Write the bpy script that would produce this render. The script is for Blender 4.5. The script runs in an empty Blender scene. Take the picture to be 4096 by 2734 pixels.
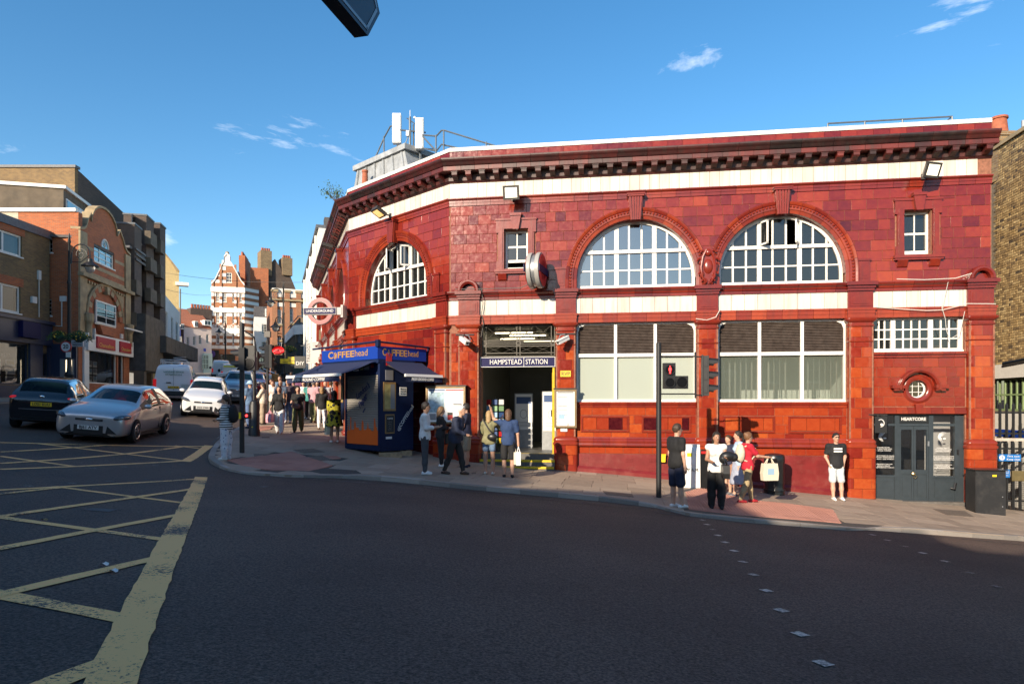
import bpy,bmesh,math,random,time
import numpy as np
from mathutils import Matrix,Vector,geometry
T0=time.time()
random.seed(7)
R=math.radians
scn=bpy.context.scene
COL=scn.collection
EYE=1.6
FPX=2660.0
cd=bpy.data.cameras.new('camera');cam=bpy.data.objects.new('camera',cd);COL.objects.link(cam)
cam.location=(0,0,EYE);cam.rotation_euler=(R(90),0,0)
cd.sensor_width=36;cd.lens=36*FPX/4096;cd.shift_y=243/4096;cd.clip_end=3000;cd.clip_start=.05
scn.camera=cam
SUN_EL,SUN_AZ=20.5,32.0
w=bpy.data.worlds.new('World');scn.world=w;w.use_nodes=True
nt=w.node_tree;nt.nodes.clear()
def wn(t,**k):
 n=nt.nodes.new(t)
 for a,b in k.items():setattr(n,a,b)
 return n
sky=wn('ShaderNodeTexSky',sky_type='NISHITA',sun_disc=False,sun_elevation=R(SUN_EL),sun_rotation=R(180+SUN_AZ))
sky.air_density=1.0;sky.dust_density=0.6;sky.ozone_density=2.0;sky.altitude=100
bg=wn('ShaderNodeBackground');bg.inputs['Strength'].default_value=0.15
out=wn('ShaderNodeOutputWorld')
tc=wn('ShaderNodeTexCoord')
mp=wn('ShaderNodeMapping');mp.inputs['Scale'].default_value=(2.1,3.2,8.5);mp.inputs['Location'].default_value=(2.10,0.4,1.25)
mp.inputs['Rotation'].default_value=(0,R(-14),R(12))
nz=wn('ShaderNodeTexNoise');nz.inputs['Scale'].default_value=1.7;nz.inputs['Detail'].default_value=9;nz.inputs['Roughness'].default_value=.62
nz.inputs['Distortion'].default_value=.5
rp=wn('ShaderNodeValToRGB');rp.color_ramp.elements[0].position=.62;rp.color_ramp.elements[1].position=.95
mx=wn('ShaderNodeMix',data_type='RGBA');mx.inputs['B'].default_value=(8.0,7.8,7.6,1)
hs=wn('ShaderNodeHueSaturation');hs.inputs['Saturation'].default_value=1.30;hs.inputs['Hue'].default_value=.4965;hs.inputs['Value'].default_value=.76
L=nt.links.new
L(tc.outputs['Generated'],mp.inputs['Vector']);L(mp.outputs[0],nz.inputs['Vector']);L(nz.outputs['Fac'],rp.inputs['Fac'])
L(sky.outputs[0],hs.inputs['Color']);L(hs.outputs[0],mx.inputs['A']);L(rp.outputs[0],mx.inputs['Factor'])
L(mx.outputs['Result'],bg.inputs['Color']);L(bg.outputs[0],out.inputs['Surface'])
sl=bpy.data.lights.new('sun','SUN');sun=bpy.data.objects.new('sun',sl);COL.objects.link(sun)
sl.energy=4.2;sl.angle=R(.5);sl.color=(1.0,.85,.66)
_d=Vector((math.sin(R(SUN_AZ))*math.cos(R(SUN_EL)),math.cos(R(SUN_AZ))*math.cos(R(SUN_EL)),-math.sin(R(SUN_EL))))
sun.rotation_euler=_d.to_track_quat('-Z','Y').to_euler();sun.location=(-20,-30,30)
scn.view_settings.view_transform='Standard';scn.view_settings.look='None';scn.view_settings.exposure=0.95;scn.view_settings.gamma=1
scn.render.engine='CYCLES'
try:
 scn.cycles.use_denoising=True;scn.cycles.denoiser='OPENIMAGEDENOISE';scn.cycles.denoising_input_passes='RGB_ALBEDO_NORMAL'
except Exception:pass
scn.cycles.max_bounces=6;scn.cycles.diffuse_bounces=3;scn.cycles.glossy_bounces=3;scn.cycles.transmission_bounces=4;scn.cycles.transparent_max_bounces=8
scn.cycles.caustics_reflective=False;scn.cycles.caustics_refractive=False
MATS={}
def mat(name,color=(.5,.5,.5),rough=.6,metal=0.,noise=0.,nscale=8.,bump=0.,bscale=40.,coat=0.,emit=None,estr=1.,spec=.5,dirt=0.,dscale=1.2,dcol=(.04,.035,.03),trans=0.,alpha=1.,coords='Object'):
 """plain procedural surface: base colour with mottling, wear and fine relief"""
 if name in MATS:return MATS[name]
 m=bpy.data.materials.new(name);m.use_nodes=True;MATS[name]=m
 t=m.node_tree;b=t.nodes['Principled BSDF']
 b.inputs['Base Color'].default_value=(*color,1);b.inputs['Roughness'].default_value=rough;b.inputs['Metallic'].default_value=metal
 b.inputs['Specular IOR Level'].default_value=spec
 if coat:b.inputs['Coat Weight'].default_value=coat;b.inputs['Coat Roughness'].default_value=.06
 if trans:b.inputs['Transmission Weight'].default_value=trans;b.inputs['IOR'].default_value=1.45
 if alpha<1:b.inputs['Alpha'].default_value=alpha
 if emit:b.inputs['Emission Color'].default_value=(*emit,1);b.inputs['Emission Strength'].default_value=estr
 if noise or bump or dirt:
  co=t.nodes.new('ShaderNodeTexCoord');vec=co.outputs[coords]
 cur=None
 if noise:
  n=t.nodes.new('ShaderNodeTexNoise');n.inputs['Scale'].default_value=nscale;n.inputs['Detail'].default_value=6
  t.links.new(vec,n.inputs['Vector'])
  r=t.nodes.new('ShaderNodeValToRGB');r.color_ramp.elements[0].position=.3;r.color_ramp.elements[1].position=.72
  r.color_ramp.elements[0].color=(*[c*(1-noise)for c in color],1);r.color_ramp.elements[1].color=(*[min(1,c*(1+noise))for c in color],1)
  t.links.new(n.outputs['Fac'],r.inputs['Fac']);cur=r.outputs[0]
 if dirt:
  n=t.nodes.new('ShaderNodeTexNoise');n.inputs['Scale'].default_value=dscale;n.inputs['Detail'].default_value=9;n.inputs['Roughness'].default_value=.7
  t.links.new(vec,n.inputs['Vector'])
  r=t.nodes.new('ShaderNodeValToRGB');r.color_ramp.elements[0].position=.48;r.color_ramp.elements[1].position=.75
  r.color_ramp.elements[1].color=(dirt,dirt,dirt,1)
  t.links.new(n.outputs['Fac'],r.inputs['Fac'])
  x=t.nodes.new('ShaderNodeMix');x.data_type='RGBA';x.inputs['B'].default_value=(*dcol,1)
  if cur:t.links.new(cur,x.inputs['A'])
  else:x.inputs['A'].default_value=(*color,1)
  t.links.new(r.outputs[0],x.inputs['Factor']);cur=x.outputs['Result']
 if cur:t.links.new(cur,b.inputs['Base Color'])
 if bump:
  n=t.nodes.new('ShaderNodeTexNoise');n.inputs['Scale'].default_value=bscale;n.inputs['Detail'].default_value=5
  t.links.new(vec,n.inputs['Vector'])
  bp=t.nodes.new('ShaderNodeBump');bp.inputs['Strength'].default_value=bump;bp.inputs['Distance'].default_value=.02
  t.links.new(n.outputs['Fac'],bp.inputs['Height']);t.links.new(bp.outputs[0],b.inputs['Normal'])
 return m
from mathutils import noise as mnoise
def tint_mat(name,stops,rough=.2,mottle=.25,mscale=9.,bump=.12,bscale=14.,coat=0.,streak=0.,rvar=.0):
 """colour chosen piece by piece through the mesh attribute 'tint' (0..1)"""
 m=bpy.data.materials.new(name);m.use_nodes=True;MATS[name]=m
 t=m.node_tree;b=t.nodes['Principled BSDF'];lk=t.links.new
 a=t.nodes.new('ShaderNodeAttribute');a.attribute_name='tint'
 co=t.nodes.new('ShaderNodeTexCoord')
 n=t.nodes.new('ShaderNodeTexNoise');n.inputs['Scale'].default_value=mscale;n.inputs['Detail'].default_value=6;n.inputs['Roughness'].default_value=.65
 lk(co.outputs['Object'],n.inputs['Vector'])
 ad=t.nodes.new('ShaderNodeMath');ad.operation='MULTIPLY_ADD';ad.inputs[1].default_value=mottle;
 sb=t.nodes.new('ShaderNodeMath');sb.operation='SUBTRACT';sb.inputs[1].default_value=.5
 lk(n.outputs['Fac'],sb.inputs[0]);lk(sb.outputs[0],ad.inputs[0]);lk(a.outputs['Fac'],ad.inputs[2])
 r=t.nodes.new('ShaderNodeValToRGB');e=r.color_ramp.elements
 e[0].position=stops[0][0];e[0].color=(*stops[0][1],1);e[1].position=stops[-1][0];e[1].color=(*stops[-1][1],1)
 for p,c in stops[1:-1]:
  q=e.new(p);q.color=(*c,1)
 lk(ad.outputs[0],r.inputs['Fac']);cur=r.outputs[0]
 if streak:
  mpn=t.nodes.new('ShaderNodeMapping');mpn.inputs['Scale'].default_value=(5,5,.5);lk(co.outputs['Object'],mpn.inputs['Vector'])
  n3=t.nodes.new('ShaderNodeTexNoise');n3 .inputs['Scale'].default_value=1.5;n3 .inputs['Detail'].default_value=7;lk(mpn.outputs[0],n3 .inputs['Vector'])
  r3=t.nodes.new('ShaderNodeValToRGB');r3 .color_ramp.elements[0].position=.5;r3 .color_ramp.elements[1].position=.8
  r3 .color_ramp.elements[1].color=(streak,streak,streak,1);lk(n3 .outputs['Fac'],r3 .inputs['Fac'])
  x=t.nodes.new('ShaderNodeMix');x.data_type='RGBA';x.inputs['B'].default_value=(.03,.025,.02,1)
  lk(cur,x.inputs['A']);lk(r3 .outputs[0],x.inputs['Factor']);cur=x.outputs['Result']
 lk(cur,b.inputs['Base Color'])
 b.inputs['Roughness'].default_value=rough
 if rvar:
  mr=t.nodes.new('ShaderNodeMapRange');mr.inputs['To Min'].default_value=max(.04,rough-rvar);mr.inputs['To Max'].default_value=rough+rvar
  lk(n.outputs['Fac'],mr.inputs['Value']);mr.inputs['From Min'].default_value=.3;mr.inputs['From Max'].default_value=.7;lk(mr.outputs[0],b.inputs['Roughness'])
 if coat:b.inputs['Coat Weight'].default_value=coat;b.inputs['Coat Roughness'].default_value=.05
 if bump:
  n2=t.nodes.new('ShaderNodeTexNoise');n2 .inputs['Scale'].default_value=bscale;n2 .inputs['Detail'].default_value=3
  lk(co.outputs['Object'],n2 .inputs['Vector'])
  bp=t.nodes.new('ShaderNodeBump');bp.inputs['Strength'].default_value=bump;bp.inputs['Distance'].default_value=.02
  lk(n2 .outputs['Fac'],bp.inputs['Height']);lk(bp.outputs[0],b.inputs['Normal'])
 return m
def brick_mat(name,c1,c2,mortar,bw=.225,bh=.075,ms=.010,rough=.85,dirt=.35,stripes=None):
 """brickwork for walls too far off to pick the bricks apart; runs along x+y and up z of the wall's own frame"""
 if name in MATS:return MATS[name]
 m=bpy.data.materials.new(name);m.use_nodes=True;MATS[name]=m
 t=m.node_tree;b=t.nodes['Principled BSDF'];lk=t.links.new
 co=t.nodes.new('ShaderNodeTexCoord');sp=t.nodes.new('ShaderNodeSeparateXYZ');lk(co.outputs['Object'],sp.inputs[0])
 ad=t.nodes.new('ShaderNodeMath');ad.operation='ADD';lk(sp.outputs[0],ad.inputs[0]);lk(sp.outputs[1],ad.inputs[1])
 cb=t.nodes.new('ShaderNodeCombineXYZ');lk(ad.outputs[0],cb.inputs[0]);lk(sp.outputs[2],cb.inputs[1])
 br=t.nodes.new('ShaderNodeTexBrick');br.inputs['Scale'].default_value=1;br.inputs['Brick Width'].default_value=bw;br.inputs['Row Height'].default_value=bh
 br.inputs['Mortar Size'].default_value=ms;br.inputs['Mortar Smooth'].default_value=.2
 br.inputs['Color1'].default_value=(*c1,1);br.inputs['Color2'].default_value=(*c2,1);br.inputs['Mortar'].default_value=(*mortar,1)
 lk(cb.outputs[0],br.inputs['Vector'])
 n=t.nodes.new('ShaderNodeTexNoise');n.inputs['Scale'].default_value=.9;n.inputs['Detail'].default_value=8;n.inputs['Roughness'].default_value=.65;lk(co.outputs['Object'],n.inputs['Vector'])
 r=t.nodes.new('ShaderNodeValToRGB');r.color_ramp.elements[0].position=.42;r.color_ramp.elements[1].position=.75;r.color_ramp.elements[1].color=(dirt,dirt,dirt,1)
 lk(n.outputs['Fac'],r.inputs['Fac'])
 x=t.nodes.new('ShaderNodeMix');x.data_type='RGBA';x.inputs['B'].default_value=(.035,.028,.022,1)
 lk(br.outputs['Color'],x.inputs['A']);lk(r.outputs[0],x.inputs['Factor']);lk(x.outputs['Result'],b.inputs['Base Color'])
 b.inputs['Roughness'].default_value=rough
 bp=t.nodes.new('ShaderNodeBump');bp.inputs['Strength'].default_value=.5;bp.inputs['Distance'].default_value=.01;bp.invert=True
 lk(br.outputs['Fac'],bp.inputs['Height']);lk(bp.outputs[0],b.inputs['Normal'])
 return m
class MB:
 def __init__(s):s.v=[];s.f=[];s.t=[];s.M=None;s.tint=.5
 def add(s,vs,fs):
  o=len(s.v)
  if s.M is not None:vs=[tuple(s.M@Vector(p))for p in vs]
  s.v+=[tuple(p)for p in vs];s.t+=[s.tint]*len(vs)
  s.f+=[tuple(i+o for i in f)for f in fs];return s
 def box(s,x0,y0,z0,x1,y1,z1):
  if x0>x1:x0,x1=x1,x0
  if y0>y1:y0,y1=y1,y0
  if z0>z1:z0,z1=z1,z0
  return s.add([(x0,y0,z0),(x1,y0,z0),(x1,y1,z0),(x0,y1,z0),(x0,y0,z1),(x1,y0,z1),(x1,y1,z1),(x0,y1,z1)],[(3,2,1,0),(4,5,6,7),(0,1,5,4),(1,2,6,5),(2,3,7,6),(3,0,4,7)])
 def cbox(s,c,sz,rz=0.,rx=0.,ry=0.):
  m=Matrix.Translation(c)@Matrix.Rotation(rz,4,'Z')@Matrix.Rotation(ry,4,'Y')@Matrix.Rotation(rx,4,'X')
  old=s.M;s.M=m if old is None else old@m
  s.box(-sz[0]/2,-sz[1]/2,-sz[2]/2,sz[0]/2,sz[1]/2,sz[2]/2);s.M=old;return s
 def bev(s,x0,y0,z0,x1,y1,z1,b=.004):
  """box whose front (low y) edges are chamfered: a tile or slab standing on an xz wall"""
  return s.add([(x0,y1,z0),(x1,y1,z0),(x1,y1,z1),(x0,y1,z1),(x0,y0+b,z0),(x1,y0+b,z0),(x1,y0+b,z1),(x0,y0+b,z1),(x0+b,y0,z0+b),(x1-b,y0,z0+b),(x1-b,y0,z1-b),(x0+b,y0,z1-b)],[(8,9,10,11),(4,5,9,8),(5,6,10,9),(6,7,11,10),(7,4,8,11),(0,1,5,4),(1,2,6,5),(2,3,7,6),(3,0,4,7)])
 def prism(s,poly,a,b,axis='y',caps=True):
  """polygon (2d) extruded from a to b along an axis; poly in (x,z) for y, (y,z) for x, (x,y) for z"""
  def p3(p,q):return(p[0],q,p[1])if axis=='y' else(q,p[0],p[1])if axis=='x' else(p[0],p[1],q)
  n=len(poly);vs=[p3(p,a)for p in poly]+[p3(p,b)for p in poly]
  fs=[(i,(i+1)%n,n+(i+1)%n,n+i)for i in range(n)]
  if caps:
   tri=geometry.tessellate_polygon([[Vector((p[0],p[1],0))for p in poly]])
   fs+=[tuple(t)for t in tri]+[tuple(n+i for i in reversed(t))for t in tri]
  return s.add(vs,fs)
 def holed(s,outer,holes,y0,y1):
  """wall panel in xz with openings, from y0 (front) to y1 (back), with reveals"""
  loops=[outer]+holes;flat=[p for l in loops for p in l];n=len(flat)
  tri=geometry.tessellate_polygon([[Vector((p[0],p[1],0))for p in l]for l in loops])
  vs=[(p[0],y0,p[1])for p in flat]+[(p[0],y1,p[1])for p in flat]
  fs=[]
  for t in tri:
   a,b,c=[Vector((flat[i][0],flat[i][1]))for i in t]
   if(b-a).cross(c-a)<0:t=(t[0],t[2],t[1])
   fs+=[tuple(t),tuple(n+i for i in reversed(t))]
  o=0
  for l in loops:
   k=len(l)
   for i in range(k):fs.append((o+i,o+(i+1)%k,n+o+(i+1)%k,n+o+i))
   o+=k
  return s.add(vs,fs)
 def tube(s,pts,r,n=8,caps=True):
  pts=[Vector(p)for p in pts];rs=r if isinstance(r,(list,tuple))else[r]*len(pts)
  vs=[];prev=None
  for i,p in enumerate(pts):
   d=(pts[min(i+1,len(pts)-1)]-pts[max(i-1,0)])
   d=d.normalized()if d.length>1e-9 else Vector((0,0,1))
   a=Vector((0,0,1))if abs(d.z)<.9 else Vector((1,0,0))
   if prev is not None:
    x=(prev-d*prev.dot(d))
    x=x.normalized()if x.length>1e-6 else d.cross(a).normalized()
   else:x=d.cross(a).normalized()
   prev=x;y=d.cross(x)
   for k in range(n):
    an=2*math.pi*k/n;vs.append(tuple(p+(x*math.cos(an)+y*math.sin(an))*rs[i]))
  fs=[]
  for i in range(len(pts)-1):
   for k in range(n):fs.append((i*n+k,i*n+(k+1)%n,(i+1)*n+(k+1)%n,(i+1)*n+k))
  if caps:fs+=[tuple(reversed(range(n))),tuple(range((len(pts)-1)*n,len(pts)*n))]
  return s.add(vs,fs)
 def lathe(s,prof,n=16,c=(0,0,0),axis='z'):
  vs=[]
  for(r,z)in prof:
   for k in range(n):
    a=2*math.pi*k/n;x,y=r*math.cos(a),r*math.sin(a)
    vs.append((c[0]+x,c[1]+y,c[2]+z)if axis=='z' else(c[0]+x,c[1]+z,c[2]+y)if axis=='y' else(c[0]+z,c[1]+x,c[2]+y))
  fs=[]
  for i in range(len(prof)-1):
   for k in range(n):
    q=(i*n+k,i*n+(k+1)%n,(i+1)*n+(k+1)%n,(i+1)*n+k)
    fs.append(q if axis!='y' else tuple(reversed(q)))
  fs+=[tuple(reversed(range(n))),tuple(range((len(prof)-1)*n,len(prof)*n))]
  return s.add(vs,fs)
 def ball(s,c,r,n=10,m=6,sx=1,sy=1,sz=1):
  prof=[(max(1e-4,math.sin(math.pi*i/m))*r,-math.cos(math.pi*i/m)*r)for i in range(m+1)]
  vs=[]
  for(q,z)in prof:
   for k in range(n):
    a=2*math.pi*k/n;vs.append((c[0]+q*math.cos(a)*sx,c[1]+q*math.sin(a)*sy,c[2]+z*sz))
  fs=[(i*n+k,i*n+(k+1)%n,(i+1)*n+(k+1)%n,(i+1)*n+k)for i in range(m)for k in range(n)]
  return s.add(vs,fs)
 def quad(s,a,b,c,d):return s.add([a,b,c,d],[(0,1,2,3)])
 def build(s,name,m,parent=None,mtx=None,smooth=False,kind=None):
  me=bpy.data.meshes.new(name);me.from_pydata(s.v,[],s.f)
  if m is not None:me.materials.append(m if not isinstance(m,str)else MATS[m])
  at=me.attributes.new('tint','FLOAT','POINT');at.data.foreach_set('value',s.t)
  if smooth:
   me.polygons.foreach_set('use_smooth',[True]*len(me.polygons))
   try:me.set_sharp_from_angle(angle=R(38))
   except Exception:pass
  me.update()
  return link(name,me,parent,mtx,kind)
def link(name,me,parent=None,mtx=None,kind=None):
 o=bpy.data.objects.new(name,me);COL.objects.link(o)
 if parent is not None:o.parent=parent
 if mtx is not None:o.matrix_local=mtx
 if kind:o['kind']=kind
 return o
def tag(o,label,cat,group=None):
 o['label']=label;o['category']=cat
 if group:o['group']=group
 return o
def thing(name,label,cat,loc=(0,0,0),rz=0.,group=None):
 o=bpy.data.objects.new(name,None);COL.objects.link(o);o.empty_display_size=.3
 o.location=loc;o.rotation_euler=(0,0,rz);return tag(o,label,cat,group)
def struct(o):o['kind']='structure';return o
def frame(origin,d,z=0.):
 """wall frame: x along the wall, y into the building, z up"""
 d=Vector((d[0],d[1])).normalized()
 return Matrix(((d.x,-d.y,0,origin[0]),(d.y,d.x,0,origin[1]),(0,0,1,z),(0,0,0,1)))
def copy_tree(o,parent=None):
 c=o.copy();COL.objects.link(c)
 if parent is not None:c.parent=parent
 for ch in o.children:copy_tree(ch,c)
 return c
_txt={}
def text(name,s,size,m,parent,mtx,depth=.003,align='CENTER',sx=1.,bold=0.,sp=1.,shear=0.,fit=None):
 """flat lettering cut from the built-in face, standing on the xz plane of its parent and facing -y"""
 cu=bpy.data.curves.new(name,'FONT');cu.body=s;cu.size=size;cu.align_x=align;cu.align_y='CENTER'
 cu.extrude=depth;cu.offset=bold;cu.space_character=sp;cu.shear=shear;cu.resolution_u=3
 o=bpy.data.objects.new(name,cu);COL.objects.link(o)
 me=bpy.data.meshes.new_from_object(o.evaluated_get(bpy.context.evaluated_depsgraph_get()))
 bpy.data.objects.remove(o);bpy.data.curves.remove(cu)
 n=len(me.vertices);a=np.zeros(n*3,np.float32);me.vertices.foreach_get('co',a);a=a.reshape(-1,3)
 if fit and n:
  sx=fit/max(1e-6,a[:,0].max()-a[:,0].min())
 b=np.stack([a[:,0]*sx,-a[:,2],a[:,1]],1);me.vertices.foreach_set('co',b.ravel());me.name=name
 me.materials.clear();me.materials.append(MATS[m]if isinstance(m,str)else m)
 me.update()
 return link(name,me,parent,mtx)
TR=Matrix.Translation
def RZ(a):return Matrix.Rotation(a,4,'Z')
def RX(a):return Matrix.Rotation(a,4,'X')
def RY(a):return Matrix.Rotation(a,4,'Y')
# ground
GP=[(9.2,18.9,-1.12),(12.7,18.3,-1.33),(11.4,14.8,-1.42),(3.8,15.5,-.74),(2.4,19.6,-.54),(.4,19.8,-.46),(-2.2,17.2,-.26),(-2,15.3,-.34),(-7.9,18,.06),(-5.9,24,.28),(-8.5,24.8,.48),(-6,22.4,.25),(-10.5,18.5,.40),(-14,19.4,.78),(-13,28,.97),(-16.8,32,1.60),(-26,35,1.75),(-26,44,2.4),(-27,60,3.3),(-43,95,5.7),(-30,95,5.7),(-11.6,40,1.5),(-26,60,3.3),(-18,60,2.9),(0,0,0.02),(4,5,-.36),(-4,5,.25),(-10,10,.45),(8,9,-.8),(20,12,-2.3),(30,-10,-2.6),(-30,5,1.6),(-25,-20,1.2),(10,-15,-.6),(30,30,-2.5),(-60,120,7),(10,60,1.0),(-60,40,3.6)]
_A=np.array(GP,float);_n=len(_A)
def _U(r2):return np.where(r2>1e-12,.5*r2*np.log(r2+1e-12),0)
_K=_U(((_A[:,None,:2]-_A[None,:,:2])**2).sum(-1))+np.eye(_n)*6.
_P=np.c_[np.ones(_n),_A[:,:2]]
_W=np.linalg.solve(np.block([[_K,_P],[_P.T,np.zeros((3,3))]]),np.r_[_A[:,2],0,0,0])
def gzv(x,y):
 x=np.asarray(x,float);y=np.asarray(y,float)
 xc=np.clip(x,-75,45);yc=np.clip(y,-45,130)
 r2=(xc[...,None]-_A[:,0])**2+(yc[...,None]-_A[:,1])**2
 return _U(r2)@_W[:_n]+_W[_n]+_W[_n+1]*xc+_W[_n+2]*yc
def gz(x,y):return float(gzv(x,y))
_YS=np.arange(2.5,130,.02)
def at(u,v,off=0.):
 """the spot on the sloping ground seen at a point of the photograph"""
 kx=(u-2048)/FPX;kz=(1610-v)/FPX
 d=EYE+kz*_YS-gzv(kx*_YS,_YS)-off
 i=int(np.argmax(d<0))if d.min()<0 else len(_YS)-1
 return(kx*_YS[i],_YS[i])
def wp(u,v,Y):return((u-2048)/FPX*Y,Y,EYE+(1610-v)/FPX*Y)
def road_material():
 m=bpy.data.materials.new('asphalt');m.use_nodes=True;MATS['asphalt']=m
 t=m.node_tree;b=t.nodes['Principled BSDF'];lk=t.links.new
 co=t.nodes.new('ShaderNodeTexCoord')
 n1=t.nodes.new('ShaderNodeTexNoise');n1 .inputs['Scale'].default_value=42;n1 .inputs['Detail'].default_value=5;n1 .inputs['Roughness'].default_value=.75
 n2=t.nodes.new('ShaderNodeTexNoise');n2 .inputs['Scale'].default_value=.35;n2 .inputs['Detail'].default_value=6
 vo=t.nodes.new('ShaderNodeTexVoronoi');vo.inputs['Scale'].default_value=70
 for n in(n1,n2,vo):lk(co.outputs['Object'],n.inputs['Vector'])
 r=t.nodes.new('ShaderNodeValToRGB');r.color_ramp.elements[0].position=.38;r.color_ramp.elements[1].position=.66
 r.color_ramp.elements[0].color=(.030,.0205,.0165,1);r.color_ramp.elements[1].color=(.185,.128,.100,1)
 lk(n1 .outputs['Fac'],r.inputs['Fac'])
 r2=t.nodes.new('ShaderNodeValToRGB');r2 .color_ramp.elements[0].position=.3;r2 .color_ramp.elements[1].position=.75
 r2 .color_ramp.elements[0].color=(.66,.66,.68,1);r2 .color_ramp.elements[1].color=(1.28,1.24,1.2,1);lk(n2 .outputs['Fac'],r2 .inputs['Fac'])
 x=t.nodes.new('ShaderNodeMix');x.data_type='RGBA';x.blend_type='MULTIPLY';x.inputs['Factor'].default_value=1
 lk(r.outputs[0],x.inputs['A']);lk(r2 .outputs[0],x.inputs['B'])
 n3=t.nodes.new('ShaderNodeTexVoronoi');n3 .inputs['Scale'].default_value=22;lk(co.outputs['Object'],n3 .inputs['Vector'])
 r3=t.nodes.new('ShaderNodeValToRGB');r3 .color_ramp.elements[0].position=.05;r3 .color_ramp.elements[1].position=.12
 r3 .color_ramp.elements[0].color=(.5,.5,.5,1);r3 .color_ramp.elements[1].color=(0,0,0,1);lk(n3 .outputs['Distance'],r3 .inputs['Fac'])
 x2=t.nodes.new('ShaderNodeMix');x2 .data_type='RGBA';x2 .inputs['B'].default_value=(.26,.22,.19,1)
 lk(x.outputs['Result'],x2 .inputs['A']);lk(r3 .outputs[0],x2 .inputs['Factor']);lk(x2 .outputs['Result'],b.inputs['Base Color'])
 b.inputs['Roughness'].default_value=.78;b.inputs['Specular IOR Level'].default_value=.35
 bp=t.nodes.new('ShaderNodeBump');bp.inputs['Strength'].default_value=.55;bp.inputs['Distance'].default_value=.012
 lk(vo.outputs['Distance'],bp.inputs['Height']);lk(bp.outputs[0],b.inputs['Normal'])
road_material()
def worn_paint(name,col,thr=.5):
 m=bpy.data.materials.new(name);m.use_nodes=True;MATS[name]=m
 t=m.node_tree;b=t.nodes['Principled BSDF'];lk=t.links.new
 co=t.nodes.new('ShaderNodeTexCoord')
 n1=t.nodes.new('ShaderNodeTexNoise');n1 .inputs['Scale'].default_value=30;n1 .inputs['Detail'].default_value=6;n1 .inputs['Roughness'].default_value=.8
 n2=t.nodes.new('ShaderNodeTexNoise');n2 .inputs['Scale'].default_value=1.1;n2 .inputs['Detail'].default_value=3
 for n in(n1,n2):lk(co.outputs['Object'],n.inputs['Vector'])
 a=t.nodes.new('ShaderNodeMath');a.operation='MULTIPLY_ADD';a.inputs[1].default_value=.75;lk(n2 .outputs['Fac'],a.inputs[0]);lk(n1 .outputs['Fac'],a.inputs[2])
 r=t.nodes.new('ShaderNodeValToRGB');r.color_ramp.elements[0].position=thr+.27;r.color_ramp.elements[1].position=thr+.45
 r.color_ramp.elements[0].color=(*col,1);r.color_ramp.elements[1].color=(.05,.05,.05,1)
 lk(a.outputs[0],r.inputs['Fac']);lk(r.outputs[0],b.inputs['Base Color']);b.inputs['Roughness'].default_value=.75
worn_paint('yellow_line_paint',(.96,.50,.175),.69)
worn_paint('white_stud_paint',(.72,.58,.48),.54)
worn_paint('faded_line_paint',(.36,.29,.22),.38)
def grid_sheet():
 xs=np.unique(np.r_[np.arange(-400,-80,40),np.arange(-80,-30,2.5),np.arange(-30,20,.8),np.arange(20,50,2.5),np.arange(50,401,50)])
 ys=np.unique(np.r_[np.arange(-300,-40,40),np.arange(-40,0,2.),np.arange(0,45,.8),np.arange(45,130,2.5),np.arange(130,601,60)])
 X,Y=np.meshgrid(xs,ys);Z=gzv(X,Y)
 nx,ny=len(xs),len(ys)
 v=np.stack([X,Y,Z],-1).reshape(-1,3)
 i=np.arange(nx*ny).reshape(ny,nx)
 f=np.stack([i[:-1,:-1],i[:-1,1:],i[1:,1:],i[1:,:-1]],-1).reshape(-1,4)
 me=bpy.data.meshes.new('road');me.from_pydata(v.tolist(),[],f.tolist());me.materials.append(MATS['asphalt'])
 me.polygons.foreach_set('use_smooth',[True]*len(me.polygons))
 return struct(link('road',me))
road=grid_sheet()
RX_,RY_=np.unique(np.r_[np.arange(-400,-80,40),np.arange(-80,-30,2.5),np.arange(-30,20,.8),np.arange(20,50,2.5),np.arange(50,401,50)]),np.unique(np.r_[np.arange(-300,-40,40),np.arange(-40,0,2.),np.arange(0,45,.8),np.arange(45,130,2.5),np.arange(130,601,60)])
def ribbon(mb,p,q,w0,w1=None,off=.006,edge=0.,step=.14):
 """a painted line following the ground from p to q"""
 w1=w0 if w1 is None else w1
 p=Vector(p);q=Vector(q);d=q-p;ln=d.length;d.normalize();s=Vector((-d.y,d.x))
 n=max(1,int(ln/step));vs=[];fs=[]
 for i in range(n+1):
  a=i/n;c=p.lerp(q,a);wd=(w0+(w1-w0)*a)/2
  for sg in(-1,1):
   e=c+s*sg*(wd+random.uniform(-edge,edge));vs.append((e.x,e.y,gz(e.x,e.y)+off))
 for i in range(n):fs.append((2*i,2*i+1,2*i+3,2*i+2))
 a,b,c=[Vector(vs[k])for k in fs[0][:3]]
 if(b-a).cross(c-a).z<0:fs=[tuple(reversed(f))for f in fs]
 mb.add(vs,fs)
def line_px(mb,a,b,w0,w1=None,off=.006,edge=0.):ribbon(mb,at(*a),at(*b),w0,w1,off,edge)
YB=struct(bpy.data.objects.new('box_junction_marking',None));COL.objects.link(YB)
def yline(a,b,w0,w1=None,off=.006,edge=.006):
 m=MB();line_px(m,a,b,w0,w1,off,edge);return m.build('painted_line',MATS['yellow_line_paint'],YB)
K=1400/2123
def k2(x,y):return(x*K,1700+y*K)
yline(k2(1222,316),k2(640,1640),.245,.25,.010,.008)
yline(k2(-60,398),k2(1222,325),.138)
yline(k2(-60,425),k2(380,378),.129,off=.009)
yline(k2(330,372),k2(1130,474),.129)
yline(k2(0,555),k2(1170,388),.138,off=.009)
yline(k2(-60,552),k2(1000,696),.146)
yline(k2(-60,762),k2(1095,543),.138,off=.009)
yline(k2(-120,1065),k2(960,808),.138,off=.009)
yline(k2(-120,1010),k2(770,1180),.163)
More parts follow.
